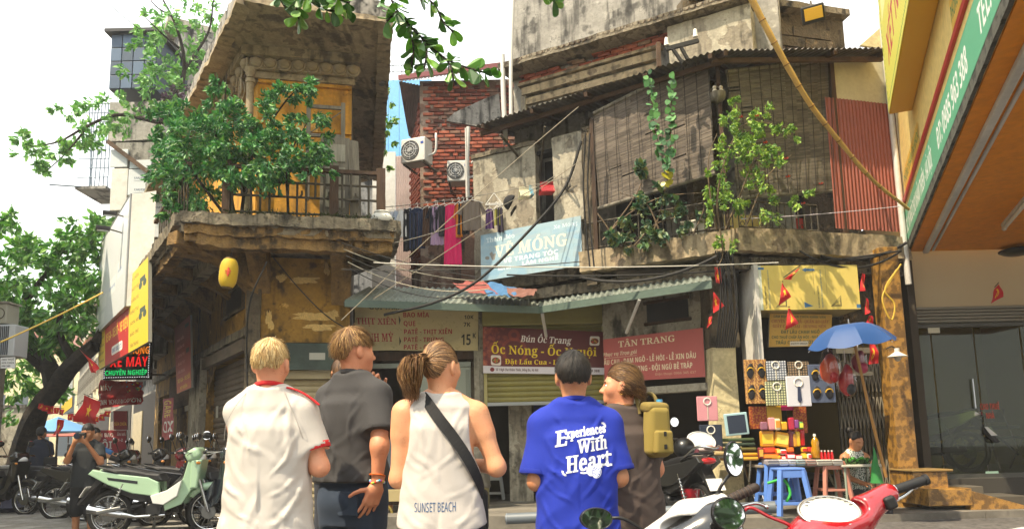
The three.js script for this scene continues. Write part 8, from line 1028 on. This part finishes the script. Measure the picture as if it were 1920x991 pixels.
// ---------- leafy twigs hanging into the top of the frame: every leaf a part ----------
{
const ob=new THREE.Shape();ob.moveTo(0,0);ob.bezierCurveTo(.16,.22,.34,.6,.24,.88);ob.bezierCurveTo(.14,1.04,-.14,1.04,-.24,.88);ob.bezierCurveTo(-.34,.6,-.16,.22,0,0);const lg=new THREE.ExtrudeGeometry(ob,{depth:.004,bevelEnabled:false,curveSegments:7});{const p=lg.attributes.position;for(let i=0;i<p.count;i++)p.setZ(i,p.getZ(i)+.22*Math.abs(p.getX(i))-.12*p.getY(i)**2);lg.computeVertexNormals();}const LG=merged(lg),LM=['#4f8a1e','#6aa52a','#3d7420','#86b83a','#5a9428'].map((c)=>phy({color:c,roughness:.4,side:2,transmission:.5,thickness:0}));
const twig=(lb,D,stems,n,sd,size)=>{const o=at(...stems[0][0],D),t=thing('tree_twig',lb,'twig',{pos:o.toArray()});reseed(sd);for(const[si,s]of stems.entries()){const c=new THREE.CatmullRomCurve3(s.map(([u,v,dd=0])=>at(u,v,D+dd).sub(o)));part('stem',new THREE.TubeGeometry(c,20,.006,5),BARK,t);const k=Math.round(n*c.getLength());for(let i=0;i<k;i++){const u=(i+.5) / k,p=c.getPointAt(u),tg=c.getTangentAt(u),side=rdir();side.addScaledVector(tg,-side.dot(tg)).normalize();const d=tg.clone().multiplyScalar(rr(.2,.9)).add(side.multiplyScalar(rr(.5,1))).add(V3(0,-.25,0)).normalize(),m=shade(new THREE.Mesh(LG,LM[Math.floor(rnd()*5)])),L=size*rr(.65,1.1);m.name='leaf';const q=new THREE.Quaternion().setFromUnitVectors(V3(0,1,0),d);q.multiply(new THREE.Quaternion().setFromAxisAngle(V3(0,1,0),rr(0,6.28)));m.quaternion.copy(q);m.position.copy(p);m.scale.setScalar(L);t.add(m);}}return t;};
twig('bright green leafy twig hanging highest in the top centre, above the alley',4,[[[720,-30],[745,20],[790,70],[835,110],[880,128],[925,140]],[[790,70,.05],[800,95,-.05],[795,130,-.1]],[[745,20],[735,30,-.1],[725,40,-.1]],[[760,-30,.1],[815,10,.1],[830,40,.1],[850,60,.1]],[[835,110],[845,125,-.1],[850,150,-.1]],[[760,35,.1],[775,90,.1],[770,130,.1]]],52,91,.105);
twig('leafy twig dipping into the frame over the left building roof',4.1,[[[560,-40],[580,0],[610,18],[655,20]],[[560,-30,.1],[555,10,.1],[560,35,.1]],[[600,-30,-.1],[630,-5,-.1],[655,5,-.1]],[[530,-30,.1],[525,-5,.1],[535,15,.1]]],62,92,.1);
twig('small leaf tip just entering the top edge right of the alley',4,[[[1000,-40],[1025,-15],[1040,0]]],60,93,.1);
}
// ---------- the stall ----------
{
const D0=8.75,tbl=(lb,u0,u1,v,D,hex)=>{const a=at(u0,v,D),b=at(u1,v,D),y0=.47,w=b.x-a.x,h=a.y-y0,t=thing('table',lb,'table',{pos:[(a.x+b.x) / 2,y0,-D-.25]});part('tabletop',rb(w,.03,.55,.008,0,h-.015,0),C(hex,.6),t);for(const x of[-1,1])for(const z of[-1,1])part('leg',bar([x*w*.46,0,z*.24],[x*w*.4,h-.03,-z*.2],.014,8),CHROME,t);for(const x of[-.44,.44])part('crossbar',bar([x*w,h*.3,-.2],[x*w,h*.3,.2],.01,6),CHROME,t);return t;};
tbl('folding table with metal legs holding packs and a white tray',1292,1424,855,9.0,'#a9a397');tbl('long market table heaped with red and gold offerings',1426,1592,872,D0,'#8f8676');
const pack=(nm,lb,cat,u0,v0,u1,v1,D,hex,o={})=>{const a=at(u0,v1,D),b=at(u1,v0,D),w=b.x-a.x,h=b.y-a.y,d=o.d??.05,t=thing(nm,lb,cat,{pos:[(a.x+b.x) / 2,a.y,-D],turn:o.turn??0,group:o.group});if(o.tilt)t.rotation.z=o.tilt;part('body',rb(w,h,d,Math.min(.02,d*.3),0,h / 2,-d / 2,0,0,0,2),o.mat??C(hex,o.rough??.5),t);if(o.in)part('print',rb(w*.78,h*(o.ih??.6),.006,.002,0,h*(o.iy??.5),.001),C(o.in,.6),t);if(o.lid)part('lid',cyl(w*.22,w*.22,h*.16,0,h*1.06,-d / 2,0,0,0,10),C(o.lid,.4),t);return t;};
const gold=worn({base:'#b5701c',alt:'#8a1f1a',size:.12,fx:9,fy:9,seed:4,amt:1,grain:.3,rough:.4,own:true,edge:.05}),brocade=worn({base:'#7a4a2e',alt:'#c79a55',size:.1,fx:9,fy:9,seed:9,amt:1,grain:.3,rough:.4,own:true,edge:.05});
// packed shirts and slippers hung in a row
const sl=(lb,u0,v0,u1,v1,D,mat)=>{const t=pack('slipper_pack',lb,'slippers',u0,v0,u1,v1,D,0,{mat,d:.025}),a=at(u0,v1,D),b=at(u1,v0,D),w=b.x-a.x,h=b.y-a.y;for(const y of[.06,.54])for(const x of[-1,1]){part('slipper',tf(new THREE.SphereGeometry(1,14,10),x*w*.24,h*(y+.2),.008,0,0,x*.12,[w*.16,h*.17,.012]),C('#18161a',.6),t);part('strap',tf(new THREE.TorusGeometry(w*.14,.008,6,14,PI),x*w*.24,h*(y+.2),.012,.3),C('#d1a52a',.4),t);}};
sl('brown brocade slippers in a pack, leftmost in the hanging row',1400,673,1437,757,9.0,brocade);sl('blue brocade slippers in a pack beside the shirt with a tie',1521,682,1563,755,8.9,worn({base:'#3f5f7a',alt:'#8a4a5a',size:.1,fx:9,fy:9,seed:12,amt:1,grain:.3,rough:.4,edge:.05}));
let ck;const chk=(c)=>{ck??=canvasTex(128,128,(g)=>{g.fillStyle='#fff';g.fillRect(0,0,128,128);g.fillStyle='#46505f';g.globalAlpha=.6;for(let i=0;i<8;i++){g.fillRect(i*16,0,8,128);g.fillRect(0,i*16,128,8);}});ck.wrapS=ck.wrapT=THREE.RepeatWrapping;ck.repeat.set(4,4);return std({color:c,map:ck,roughness:.6});};
const sh=(lb,u0,v0,u1,v1,D,mat,tie)=>{const t=pack('packed_shirt',lb,'packed shirt',u0,v0,u1,v1,D,0,{mat,d:.03}),a=at(u0,v1,D),b=at(u1,v0,D),w=b.x-a.x,h=b.y-a.y;part('collar',tf(new THREE.TorusGeometry(w*.17,.008,6,18),0,h*.78,.004),C('#d8d4c8',.7),t);part('placket',rb(.012,h*.6,.006,.002,0,h*.36,.003),C('#bdb7a6',.7),t);if(tie)part('tie',extr([[0,h*.12],[.025,h*.2],[.014,h*.66],[-.014,h*.66],[-.025,h*.2]],.006).translate(0,0,.006),C(tie,.6),t);};
sh('navy and white checked packed shirt hung under the ochre board',1436,676,1474,713,9.0,chk('#d3d6da'));sh('pale green checked packed shirt below the navy checked one',1438,714,1478,760,8.95,chk('#d9d9a6'));sh('brown checked packed shirt behind the white shirt with a tie',1480,677,1517,708,9.0,chk('#a58a6a'));sh('white packed shirt with a navy tie',1478,704,1519,762,8.9,C('#cfcfd6',.5),'#2a3450');
sh('pink packed T-shirt hung on the cream pier',1309,742,1345,789,9.15,C('#c98a92',.5));sh('dark packed shirt with a pale front leaning below the pink one',1314,795,1354,842,9.1,C('#20293a',.4));pack('boxed_suit','boxed navy suit shirt with a light border, propped on the green boxes','boxed shirt',1363,773,1404,816,9.0,'#9fc0c4',{in:'#1f2c3f',ih:.8,d:.04,tilt:.08});
for(const[i,y]of[820,829,838,848,856].entries())pack('gift_box',['thin green gift box, top of the stack under the boxed suit','second thin dark green box of the stack','third box of the stack, olive striped','golden lace box above the lowest of the stack','lowest golden lace box of the stack'][i],'box',1366-i,y,1416+i*2,y+8,9.0-i*.02,['#3a4a2a','#243423','#59521f','#c08a1c','#c9952a'][i],{d:.3});
const tray=at(1315,826,9.0),tr=thing('round_tray','white round tray standing on the folding table','tray',{pos:tray.toArray()});part('disc',tf(new THREE.SphereGeometry(1,28,12),0,0,0,-.35,0,-.25,[.165,.11,.018]),C('#cfd2d0',.45),tr);part('rim',tf(new THREE.TorusGeometry(1,.05,6,36),0,0,.012,-.35,0,-.25,[.165,.11,.12]),C('#dadcda',.4),tr);
for(const[i,[u0,v0,u1,v1,c]]of[[1298,838,1312,852,'#6d3440'],[1312,840,1338,846,'#9a8c86'],[1312,847,1338,853,'#8f7f7a'],[1338,836,1356,845,'#7a4a46'],[1340,846,1364,854,'#a58f62'],[1322,834,1338,840,'#a3766f']].entries())pack('paper_bundle',['maroon paper bundle standing left on the folding table','grey paper bundle under the white tray','lower grey paper bundle at the table edge','dull red bundle right of the tray','straw coloured bundle at the right of the folding table','pinkish bundle on top of the grey ones'][i],'paper bundle',u0,v0,u1,v1,8.95-i*.015,c,{d:.16,rough:.85});
// hanging brocade strips
for(const[i,[u0,v0,u1,v1,c]]of[[1407,761,1437,804,0],[1440,760,1465,795,'#c9a01e'],[1466,758,1489,769,'#c41c6a'],[1490,760,1512,812,0]].entries())pack('brocade_strip',['wide red and gold brocade strip hanging left over the table','yellow brocade strip hanging beside the wide one','bright pink fringe hanging over the table','narrow red and gold brocade strip hanging at the right'][i],'cloth strip',u0,v0,u1,v1,9.1,c||'#000',c?{d:.015}:{mat:gold,d:.015});
// offerings on the table: each its own
const G=[['gold framed paper pack propped on the left of the heap',1428,807,1452,838,'#c98a14','#e6c23a'],['gold framed paper pack tilted beside the left one',1452,809,1478,838,'#d99b16','#f0d860'],['tall red candle at the right of the heap',1503,804,1509,836,'#b5161a'],['tall yellow incense tube between red candles',1494,808,1501,837,'#d9b31c'],['maroon incense box behind the yellow tube',1481,806,1491,838,'#5f1420'],['golden incense tube beside the maroon box',1488,812,1494,838,'#c98f1e'],['red lacquer box on the left of the table',1433,838,1456,850,'#a8281a','#c9481e'],['orange box under the red lacquer box',1430,850,1462,860,'#b5521a','#d98a2a'],['gold dish of sweets in front',1447,853,1466,860,'#d9a81e'],['white tin in the middle of the heap',1464,842,1476,852,'#dcd6cc','#c92a2a'],['red and white biscuit pack in the middle',1476,850,1492,860,'#c9202c','#e8e0d8'],['second biscuit pack at the front',1492,852,1506,861,'#b81c30','#e8d8c8'],['yellow candle jar with red label',1505,838,1515,848,'#d9a41c','#b5281a'],['lower yellow candle jar',1505,849,1514,860,'#c9951a','#d8c23a'],['red candle jar beside the yellow jars',1515,837,1524,848,'#9c1a18','#c9402a'],['orange tin at the back of the heap',1478,838,1490,848,'#c9641a'],['pink cone shaped sweets left of the strips',1443,782,1454,806,'#c98a8c'],['yellow sweets bag hanging over the heap',1466,790,1477,806,'#d9a01e'],['crimson doll pack at the back',1481,782,1490,806,'#a81c3a'],['purple striped sweets bag at the back left',1428,790,1440,806,'#8a5a6a'],['white and gold sweets cone left of the orange tin',1455,784,1464,806,'#d8c9a0','#c98a2a'],['small violet packet hanging by the narrow brocade strip',1492,786,1499,803,'#7a3a7a'],['green packet at the back of the heap',1500,790,1507,804,'#4a8a4a','#d8d040'],['tiny red packet at the front of the heap',1466,854,1474,861,'#c0182a','#e8d8c8'],['white candle pack at the right end of the heap',1516,850,1523,860,'#d8d0c0','#c03a2a'],['yellow lollipop tin behind the oil bottle',1524,838,1534,852,'#d0a020','#a83020'],['orange packet leaning on the red lacquer box',1457,840,1464,851,'#d06a1a','#f0d060'],['dark red incense bundle on the far left of the table',1424,838,1432,860,'#7a2020','#c9a040']];
G.forEach(([lb,u0,v0,u1,v1,c,c2],i)=>pack('offering',lb,'offering',u0,v0,u1,v1,8.85-.05*(v0>835)-.06*(v0>848)-i*.003,c,{in:c2,d:.06,tilt:i===1?-.2:0,rough:.3}));
{const p=at(1531,858,8.7),t=thing('oil_bottle','golden oil bottle with a white cap on the table','bottle',{pos:p.toArray()}),pr=[[0,0],[.042,0],[.044,.1],[.04,.13],[.046,.18],[.03,.22],[.014,.235],[.014,.25]].map((q)=>new THREE.Vector2(...q));part('glass',new THREE.LatheGeometry(pr,20),phy({color:'#d9a81e',roughness:.1,transmission:.5,thickness:0}),t);part('oil',cyl(.038,.038,.17,0,.09,0,0,0,0,16),C('#c9920e',.3),t);part('cap',cyl(.017,.017,.03,0,.26,0),C('#dedcd2',.4),t);}
for(let i=0;i<4;i++){const p=at(1542+i*6.5,861,8.68),t=thing('sauce_bottle','small red bottle with a pale cap in the row right of the oil bottle','bottle',{pos:p.toArray(),group:'small red bottles on the stall table'});part('glass',cyl(.018,.016,.06,0,.03,0),C('#b01a1c',.2),t);part('neck',cyl(.016,.008,.03,0,.075,0),C('#b01a1c',.2),t);part('cap',cyl(.01,.01,.016,0,.098,0),C('#dccfc4',.4),t);}
for(const[i,[u0,u1,c]]of[[1440,1462,'#8f8a90'],[1463,1480,'#c9c9cc'],[1481,1494,'#c3c6cc'],[1495,1512,'#8fa9ad'],[1514,1532,'#b58a80'],[1533,1562,'#cfcabb'],[1563,1582,'#bdbab6']].entries()){const t=pack('paper_stack',['violet tinted','white','bluish white','pale teal','salmon','cream','crumpled light grey'][i]+' stack of votive paper along the front edge of the table','paper stack',u0,861,u1,873,8.6,c,{d:.22,rough:.9});for(let k=1;k<3;k++)part('sheet_edge',rb((u1-u0)*.0058,.012,.23,.003,rr(-.004,.004),k*.028,-.108),C('#8d8880',.9),t);}
// bags under the umbrella
const bag=(lb,u,v,rx,ry,c,c2)=>{const p=at(u,v,8.5),t=thing('toy_bag',lb,'bag',{pos:p.toArray()});skinned('contents',rough(new THREE.SphereGeometry(1,20,14).scale(rx*.8,ry*.85,.07),.03,8),C(c,.4),t);part('toy',sph(.05,.02,-ry*.5,.05,[1,1.3,1]),C(c2,.4),t);skinned('film',rough(new THREE.SphereGeometry(1,22,16).scale(rx,ry,.1),.03,11),phy({color:'#ffffff',transmission:1,roughness:.04,thickness:0}),t);part('tie',bar([0,ry*.9,0],[0,ry+.12,0],.006),C('#d8d0c8',.5),t);};
bag('clear bag of orange and red toys hanging under the umbrella',1556,690,.125,.21,'#b5401a','#a3161a');bag('clear bag of red toys hanging behind the umbrella pole',1588,712,.1,.22,'#a31a24','#20262c');bag('dark red bag tied nearest the umbrella rod',1611,676,.085,.17,'#7d1c34','#b53a5a');
// umbrella
const ap=at(1592,608,8.1),um=thing('umbrella','blue umbrella on a bamboo stick shading the stall','umbrella',{pos:ap.toArray()});um.rotation.set(.1,0,.12);const R=.46,n=8,um2=phy({color:'#1c4a86',roughness:.6,side:2,transmission:.12,thickness:0});for(let i=0;i<n;i++){const a0=i / n*2*PI+.2,a1=a0+2*PI / n;part('panel',gq([0,0,0],[.001,0,0],[R*Math.cos(a0),-.24,R*Math.sin(a0)],[R*Math.cos(a1),-.24,R*Math.sin(a1)],6,6,(u,v)=>V3(0,.1*Math.sin(PI*Math.min(1,(1-v)*.9))-0.03*Math.sin(u*PI)*(1-v)*(1-v)+.04*(1-v)*Math.sin(u*PI)*(v),0)),um2,um);part('rib',tube([[0,-.01,0],[R*.5*Math.cos(a0),-.05,R*.5*Math.sin(a0)],[R*Math.cos(a0),-.245,R*Math.sin(a0)]],.004,8,4),CHROME,um);}
part('ferrule',bar([0,0,0],[0,.06,0],.008),CHROME,um);const q0=V3(.02,-.05,0),q1=at(1642,905,8.2).sub(ap);part('stick',limb([q0,q1.clone().multiplyScalar(.5),q1],.016,.018,20,8),C('#a87a3c',.6),um);
// stools
const stool=(lb,u,v,D,hex,k=1,y)=>{const p=at(u,v,D),t=thing('plastic_stool',lb,'stool',{pos:[p.x,y??p.y,p.z]}),m=C(hex,.45);part('seat',rb(.27*k,.03,.27*k,.012,0,.46*k,0),m,t);for(const[x,z]of[[1,1],[1,-1],[-1,1],[-1,-1]])part('leg',[beam([x*.17*k,0,z*.17*k],[x*.115*k,.45*k,z*.115*k],.045*k,.045*k)],m,t);for(const z of[1,-1]){part('apron',rb(.24*k,.07*k,.012,.005,0,.41*k,z*.125*k),m,t);part('brace',rb(.3*k,.03*k,.012,.005,0,.12*k,z*.155*k),m,t);part('brace',rb(.012,.03*k,.3*k,.005,z*.155*k,.12*k,0),m,t);}return t;};
stool('blue plastic stool standing front left under the long table',1483,964,8.45,'#5f86cf',1.08);stool('second blue stool tucked behind the front one',1456,945,8.8,'#4f78bf',1);stool('salmon and blue stool under the right of the long table',1563,935,8.75,'#b57a68',.9);stool('small white plastic stool inside the open shutter',928,915,12.2,'#c9ccc9',.8,.48);
const gh=one('hose',tube([at(1440,905,8.5),at(1470,900,8.4),at(1482,925,8.35),at(1475,940,8.35)],.016,20,8),C('#2fa83f',.5),'bright green hose curled over the front blue stool','hose');
const bk=at(1296,945,8.3),bu=thing('bucket','red plastic bucket with a red dipper by the folding table','bucket',{pos:bk.toArray()});part('pail',new THREE.LatheGeometry([[0,0],[.08,0],[.105,.17],[.112,.175],[.1,.16],[.076,.01]].map((q)=>new THREE.Vector2(...q)),24),C('#b0182a',.45),bu);part('dipper',bar([.02,.1,0],[.13,.26,-.05],.014),C('#b0182a',.45),bu);
const gf=at(1645,905,8.5),gc=thing('folded_parasol','small furled green cloth cone standing by the gate','parasol',{pos:gf.toArray()});part('cloth',rough(new THREE.ConeGeometry(.07,.42,12,8),.008,14).translate(0,.21,0),C('#2c7a3a',.8),gc);part('tip',bar([0,.4,0],[0,.48,0],.006),MT.wood,gc);
const lp=at(1683,664,9.1),la=thing('wall_lamp','white shaded lamp on a black arm on the stone pier','lamp',{pos:lp.toArray()});part('shade',tf(new THREE.CylinderGeometry(.03,.12,.06,20,1,true),0,0,0),std({color:'#d9d6cc',roughness:.4,side:2}),la);part('cap',cyl(.03,.03,.05,0,.05,0),C('#d9d6cc',.4),la);part('arm',tube([[0,.06,0],[-.06,.1,0],[-.13,.07,0]],.008,10,6),MT.black,la);part('bulb',sph(.04,0,-.04,0,[1,1.2,1]),C('#b9b5a8',.2),la);
board('notice','white lettered notice stuck on the stone pier under the lamp',GD,[[1665,684],[1698,683],[1699,710],[1666,712]],.16,.01,256,192,(g,w,h)=>{g.fillStyle='#d3d8d6';g.fillRect(0,0,w,h);['CHO THUÊ TẦNG 1, 2','CƯ XÁ ĐÌNH CHẢM','LIÊN HỆ: 0964 258 780'].forEach((t,i)=>vt(g,t,10,55+i*55,{size:34,color:'#2f3f4a',width:236}));});
const cart=at(745,948,10.2),ct=thing('handcart','wooden handcart with a chalked tan board behind the ponytail','cart',{pos:[cart.x,.3,cart.z]});part('board',rb(.42,.16,.03,.008,0,.4,0),C('#a3946a',.8),ct);part('tray',rb(.5,.05,.5,.01,0,.3,-.28),MT.wood,ct);for(const x of[-.2,.2])part('wheel',tf(new THREE.TorusGeometry(.13,.018,8,24),x,.15,0,0,0),C('#8a7a3a',.5),ct);part('handle',tube([[-.2,.3,-.5],[-.25,.7,-.7],[.25,.7,-.7],[.2,.3,-.5]],.014,16,6),MT.iron,ct);
}
// ---------- people farther away ----------
{
const BL={cols:['#14110f','#0c0a09','#231d19'],n:420,len:[.05,.08],vol:.013,lift:.006,nape:.07,wild:.3,width:.006},far={cell:.02,headCell:.008,handCell:.007},tee=(P,name,hex,o={})=>shirt(P.t,name,o.mat??cloth(hex),{lv:[[.78,.2,.14,.01],[.98,.195,.135,.01],[1.3,.18,.125,.012],[1.38,.17,.118,.015],[1.45,.13,.085,.018],[1.53,.08,.07,.012]],sleeves:o.sleeves??P.arms.map((a)=>sleeveOf(a,.7,.07,.078)),hem:o.hem??.86,seed:o.seed??5.5,cell:.016,nf:8,bare:o.bare,holes:o.holes??[]});
{const arms=[[[.165,1.43,0],[.21,1.25,-.16],[.07,1.53,-.3]],[[-.165,1.43,0],[-.23,1.22,-.14],[-.06,1.53,-.3]]],P=person('person','man in a dark T-shirt and black shorts taking a photograph towards the camera',{...far,D:10.3,u:166,v:792,H:1.68,turn:PI+.2,head:[0,-.2,0],arms,tone:'#b07a54',hair:{...BL,seed:31},hands:[{right:1,at:[.07,1.52,-.3],dir:[-.5,.8,-.3],back:[.3,0,-1],curl:.6},{right:-1,at:[-.06,1.52,-.3],dir:[.5,.8,-.3],back:[-.3,0,-1],curl:.6}]});tee(P,'shirt','#1d2226');pants(P.t,'shorts',cloth('#121316'),P,{len:.46,cell:.018});shoes(P,'#3a3a3c');const cm=thing('camera','black camera with a round lens held up by the man in dark clothes','camera',{pos:P.t.position.toArray(),turn:P.t.rotation.y});cm.scale.copy(P.t.scale);part('body',rb(.14,.1,.06,.015,0,1.6,-.3),MT.black,cm);part('lens',cyl(.045,.04,.1,.01,1.6,-.37,PI / 2,0,0,20),C('#222226',.3),cm);part('lens_glass',cyl(.032,.032,.004,.01,1.6,-.422,PI / 2,0,0,20),C('#20283a',.05),cm);}
{const arms=[[[.165,1.43,0],[.21,1.15,.02],[.19,.92,-.1]],[[-.165,1.43,0],[-.21,1.15,.02],[-.2,.9,-.06]]],P=person('person','walking person in a cap, navy polo and dark trousers seen from behind',{...far,D:14.2,u:78,v:800,H:1.68,turn:.15,arms,tone:'#a8754f',hands:[null,{right:-1,at:[-.2,.89,-.06],dir:[0,-1,-.1],back:[-1,0,0],curl:.5}],hair:{...BL,seed:33}});tee(P,'shirt','#1b2436',{seed:6.1,hem:.84});pants(P.t,'trousers',cloth('#2b2520'),P,{len:.96,cell:.018});shoes(P,'#1d1b1a');const cp=part('cap',[tf(new THREE.SphereGeometry(.105,18,10,0,6.28,0,PI / 2),0,1.715,.01,0,0,0,[.88,.95,1.05])],C('#1c1d20',.7),P.t);part('visor',rb(.13,.012,.1,.005,0,1.715,-.12),C('#1c1d20',.7),P.t);const sb=thing('shoulder_bag','black shoulder bag at the side of the walking person in the cap','bag',{pos:P.t.position.toArray(),turn:P.t.rotation.y});part('pouch',rb(.22,.24,.1,.03,.22,1.0,.08),MT.black,sb);part('strap',tube([[.24,1.1,.1],[.14,1.4,.1],[.0,1.5,.06]],.012,16,6),MT.black,sb);}
{const arms=[[[.165,1.43,0],[.2,1.2,-.18],[.1,1.05,-.36]],[[-.165,1.43,0],[-.2,1.2,-.18],[-.1,1.05,-.36]]],P=person('person','squatting person in a pale lilac jacket at the left edge of the pavement',{...far,D:13.6,u:28,v:868,H:1.66,turn:.9,arms,legs:[[[.09,.93,.02],[.14,1.06,-.36],[.12,.72,-.14]],[[-.09,.93,.02],[-.14,1.06,-.36],[-.12,.72,-.14]]],head:[0,-.5,0],tone:'#b58560',hair:{...BL,seed:35,longBack:.1}});tee(P,'jacket','#8d93b8',{sleeves:P.arms.map((a)=>sleeveOf(a,1,.075,.07)),seed:7.2,hem:.95});pants(P.t,'trousers',cloth('#1c2233'),P,{len:.95,cell:.018});shoes(P,'#2a2a2c');const rc2=at(8,900,14.2),cr=thing('plastic_chair','low orange plastic chair behind the squatting person','chair',{pos:[rc2.x,.3,rc2.z]});part('seat',rb(.34,.03,.34,.01,0,.3,0),C('#c9501e',.45),cr);part('backrest',rb(.34,.34,.03,.012,0,.5,-.16),C('#c9501e',.45),cr);for(const[x,z]of[[1,1],[1,-1],[-1,1],[-1,-1]])part('leg',beam([x*.16,0,z*.16],[x*.14,.29,z*.14],.04,.04),C('#c9501e',.45),cr);}
{const arms=[[[.165,1.43,0],[.2,1.3,-.24],[.16,1.2,-.48]],[[-.165,1.43,0],[-.2,1.3,-.24],[-.16,1.2,-.48]]],P=person('person','rider in a sky blue shirt leaning over a motorbike behind the man with the camera',{...far,D:12.4,u:178,v:800,H:1.66,turn:-1.4,arms,tone:'#b58560',hair:{...BL,seed:37}});tee(P,'shirt','#3f78b5',{seed:8.3,sleeves:P.arms.map((a)=>sleeveOf(a,.95,.07,.066))});pants(P.t,'trousers',cloth('#22242a'),P,{len:.95,cell:.018});for(const a of P.arms)part('glove',rc0(along(a[1],a[2],.4),a[2]),MT.black,P.t);}
{const arms=[[[.165,1.43,0],[.2,1.16,.02],[.1,1.1,-.2]],[[-.165,1.43,0],[-.2,1.16,.02],[-.1,1.1,-.2]]],mk=(lb,D,u,v,tp,bt,sd,o={})=>{const P=person('person',lb,{...far,D,u,v,H:1.62,turn:.5,arms,tone:'#b88660',hair:{...BL,seed:sd,...(o.hair||{})},...o});tee(P,'shirt',tp,{seed:sd*.31});pants(P.t,'shorts',cloth(bt),P,{len:.42,cell:.018});shoes(P,'#6a5a4a');};
mk('person in a grey T-shirt and denim shorts standing in the dark doorway',10.9,742,788,'#6d7277','#26324a',41);mk('person in khaki shorts mostly hidden behind the white tank top',10.6,893,800,'#5d5a52','#7a7450',43);mk('brown-haired person almost hidden behind the charcoal T-shirt',5.3,642,668,'#3f3a36','#2a2d36',45,{H:1.7,hair:{cols:['#5d4027','#3d2a1a','#7d5a38'],longBack:.06}});}
{const arms=[[[.155,1.42,0],[.2,1.18,-.08],[.08,1.1,-.26]],[[-.155,1.42,0],[-.2,1.18,-.08],[-.06,1.12,-.28]]],ft=canvasTex(256,256,(g)=>{g.fillStyle='#d3d6cc';g.fillRect(0,0,256,256);reseed(5);for(let i=0;i<260;i++){g.fillStyle=['#20342c','#3f6a5a','#14181a','#8fa79a'][i%4];g.beginPath();g.ellipse(rnd()*256,rnd()*256,rr(4,12),rr(3,7),rr(0,3),0,7);g.fill();}});ft.wrapS=ft.wrapT=THREE.RepeatWrapping;ft.repeat.set(4,4);
const P=person('person','seated vendor in a black and white leaf print blouse looking down behind the small table',{...far,cell:.014,headCell:.006,D:9.0,u:1599,v:806,H:1.58,turn:PI+.2,head:[.1,-.4,0],arms,legs:[[[.09,.92,0],[.1,.94,-.42],[.1,.5,-.42]],[[-.09,.92,0],[-.1,.94,-.42],[-.1,.5,-.42]]],tone:'#b57f58',hair:{...BL,seed:47,n:700,front:.19},hands:[{right:1,at:[.08,1.1,-.26],dir:[-.4,0,-1],back:[0,1,0],curl:.6},{right:-1,at:[-.06,1.12,-.28],dir:[.4,0,-1],back:[0,1,0],curl:.6}]});tee(P,'blouse',0,{mat:std({map:ft,roughness:.85}),sleeves:[],bare:true,hem:.9,seed:9.9,holes:[[[.22,1.4,0],[.08,.12,.2]],[[-.22,1.4,0],[.08,.12,.2]]]});pants(P.t,'trousers',cloth('#2a2a30'),P,{len:.9,cell:.018});part('hair_bun',sph(.05,0,1.8,.07,1,12),C('#14110f',.6),P.t);
const g=at(1605,872,8.75),tb=thing('herb_table','small white stall table with green areca nuts in front of the vendor','table',{pos:[g.x,.47,g.z]}),h=g.y-.47;part('tabletop',rb(.46,.03,.36,.01,0,h,0),C('#b9b6a8',.6),tb);for(const[x,z]of[[1,1],[1,-1],[-1,1],[-1,-1]])part('leg',bar([x*.19,0,z*.14],[x*.19,h,z*.14],.014),C('#8f9a8a',.5),tb);reseed(12);const lf=leafMass(130,()=>({p:V3(g.x+rr(-.17,.17),g.y+rr(.015,.055),g.z+rr(-.1,.12)),d:rdir()}),[.05,.09],.5,['#2f5a24','#4f7a30','#274a1f'],13),hb=one('betel_leaves',lf,LEAF,'heap of green betel leaves on the small vendor table','leaves');for(let i=0;i<5;i++){const nt=one('areca_nut',tf(new THREE.SphereGeometry(.028,14,10),0,0,0,0,0,0,[1,.8,1]),C('#3f8f2a',.4),'shiny green areca nut lying on the betel leaves','nut',{group:'areca nuts on the vendor table',pos:[g.x-.1+i*.05,g.y+.06+(i%2)*.02,g.z+.06]});}}
}
function rc0(a,b){return[bar(a,b,.05,10,.042),sph(.055,...b)];}
const renderer=new THREE.WebGLRenderer();
renderer.toneMapping=THREE.LinearToneMapping;renderer.toneMappingExposure=EXPOSURE;renderer.shadowMap.enabled=true;
renderer.render(scene,camera);
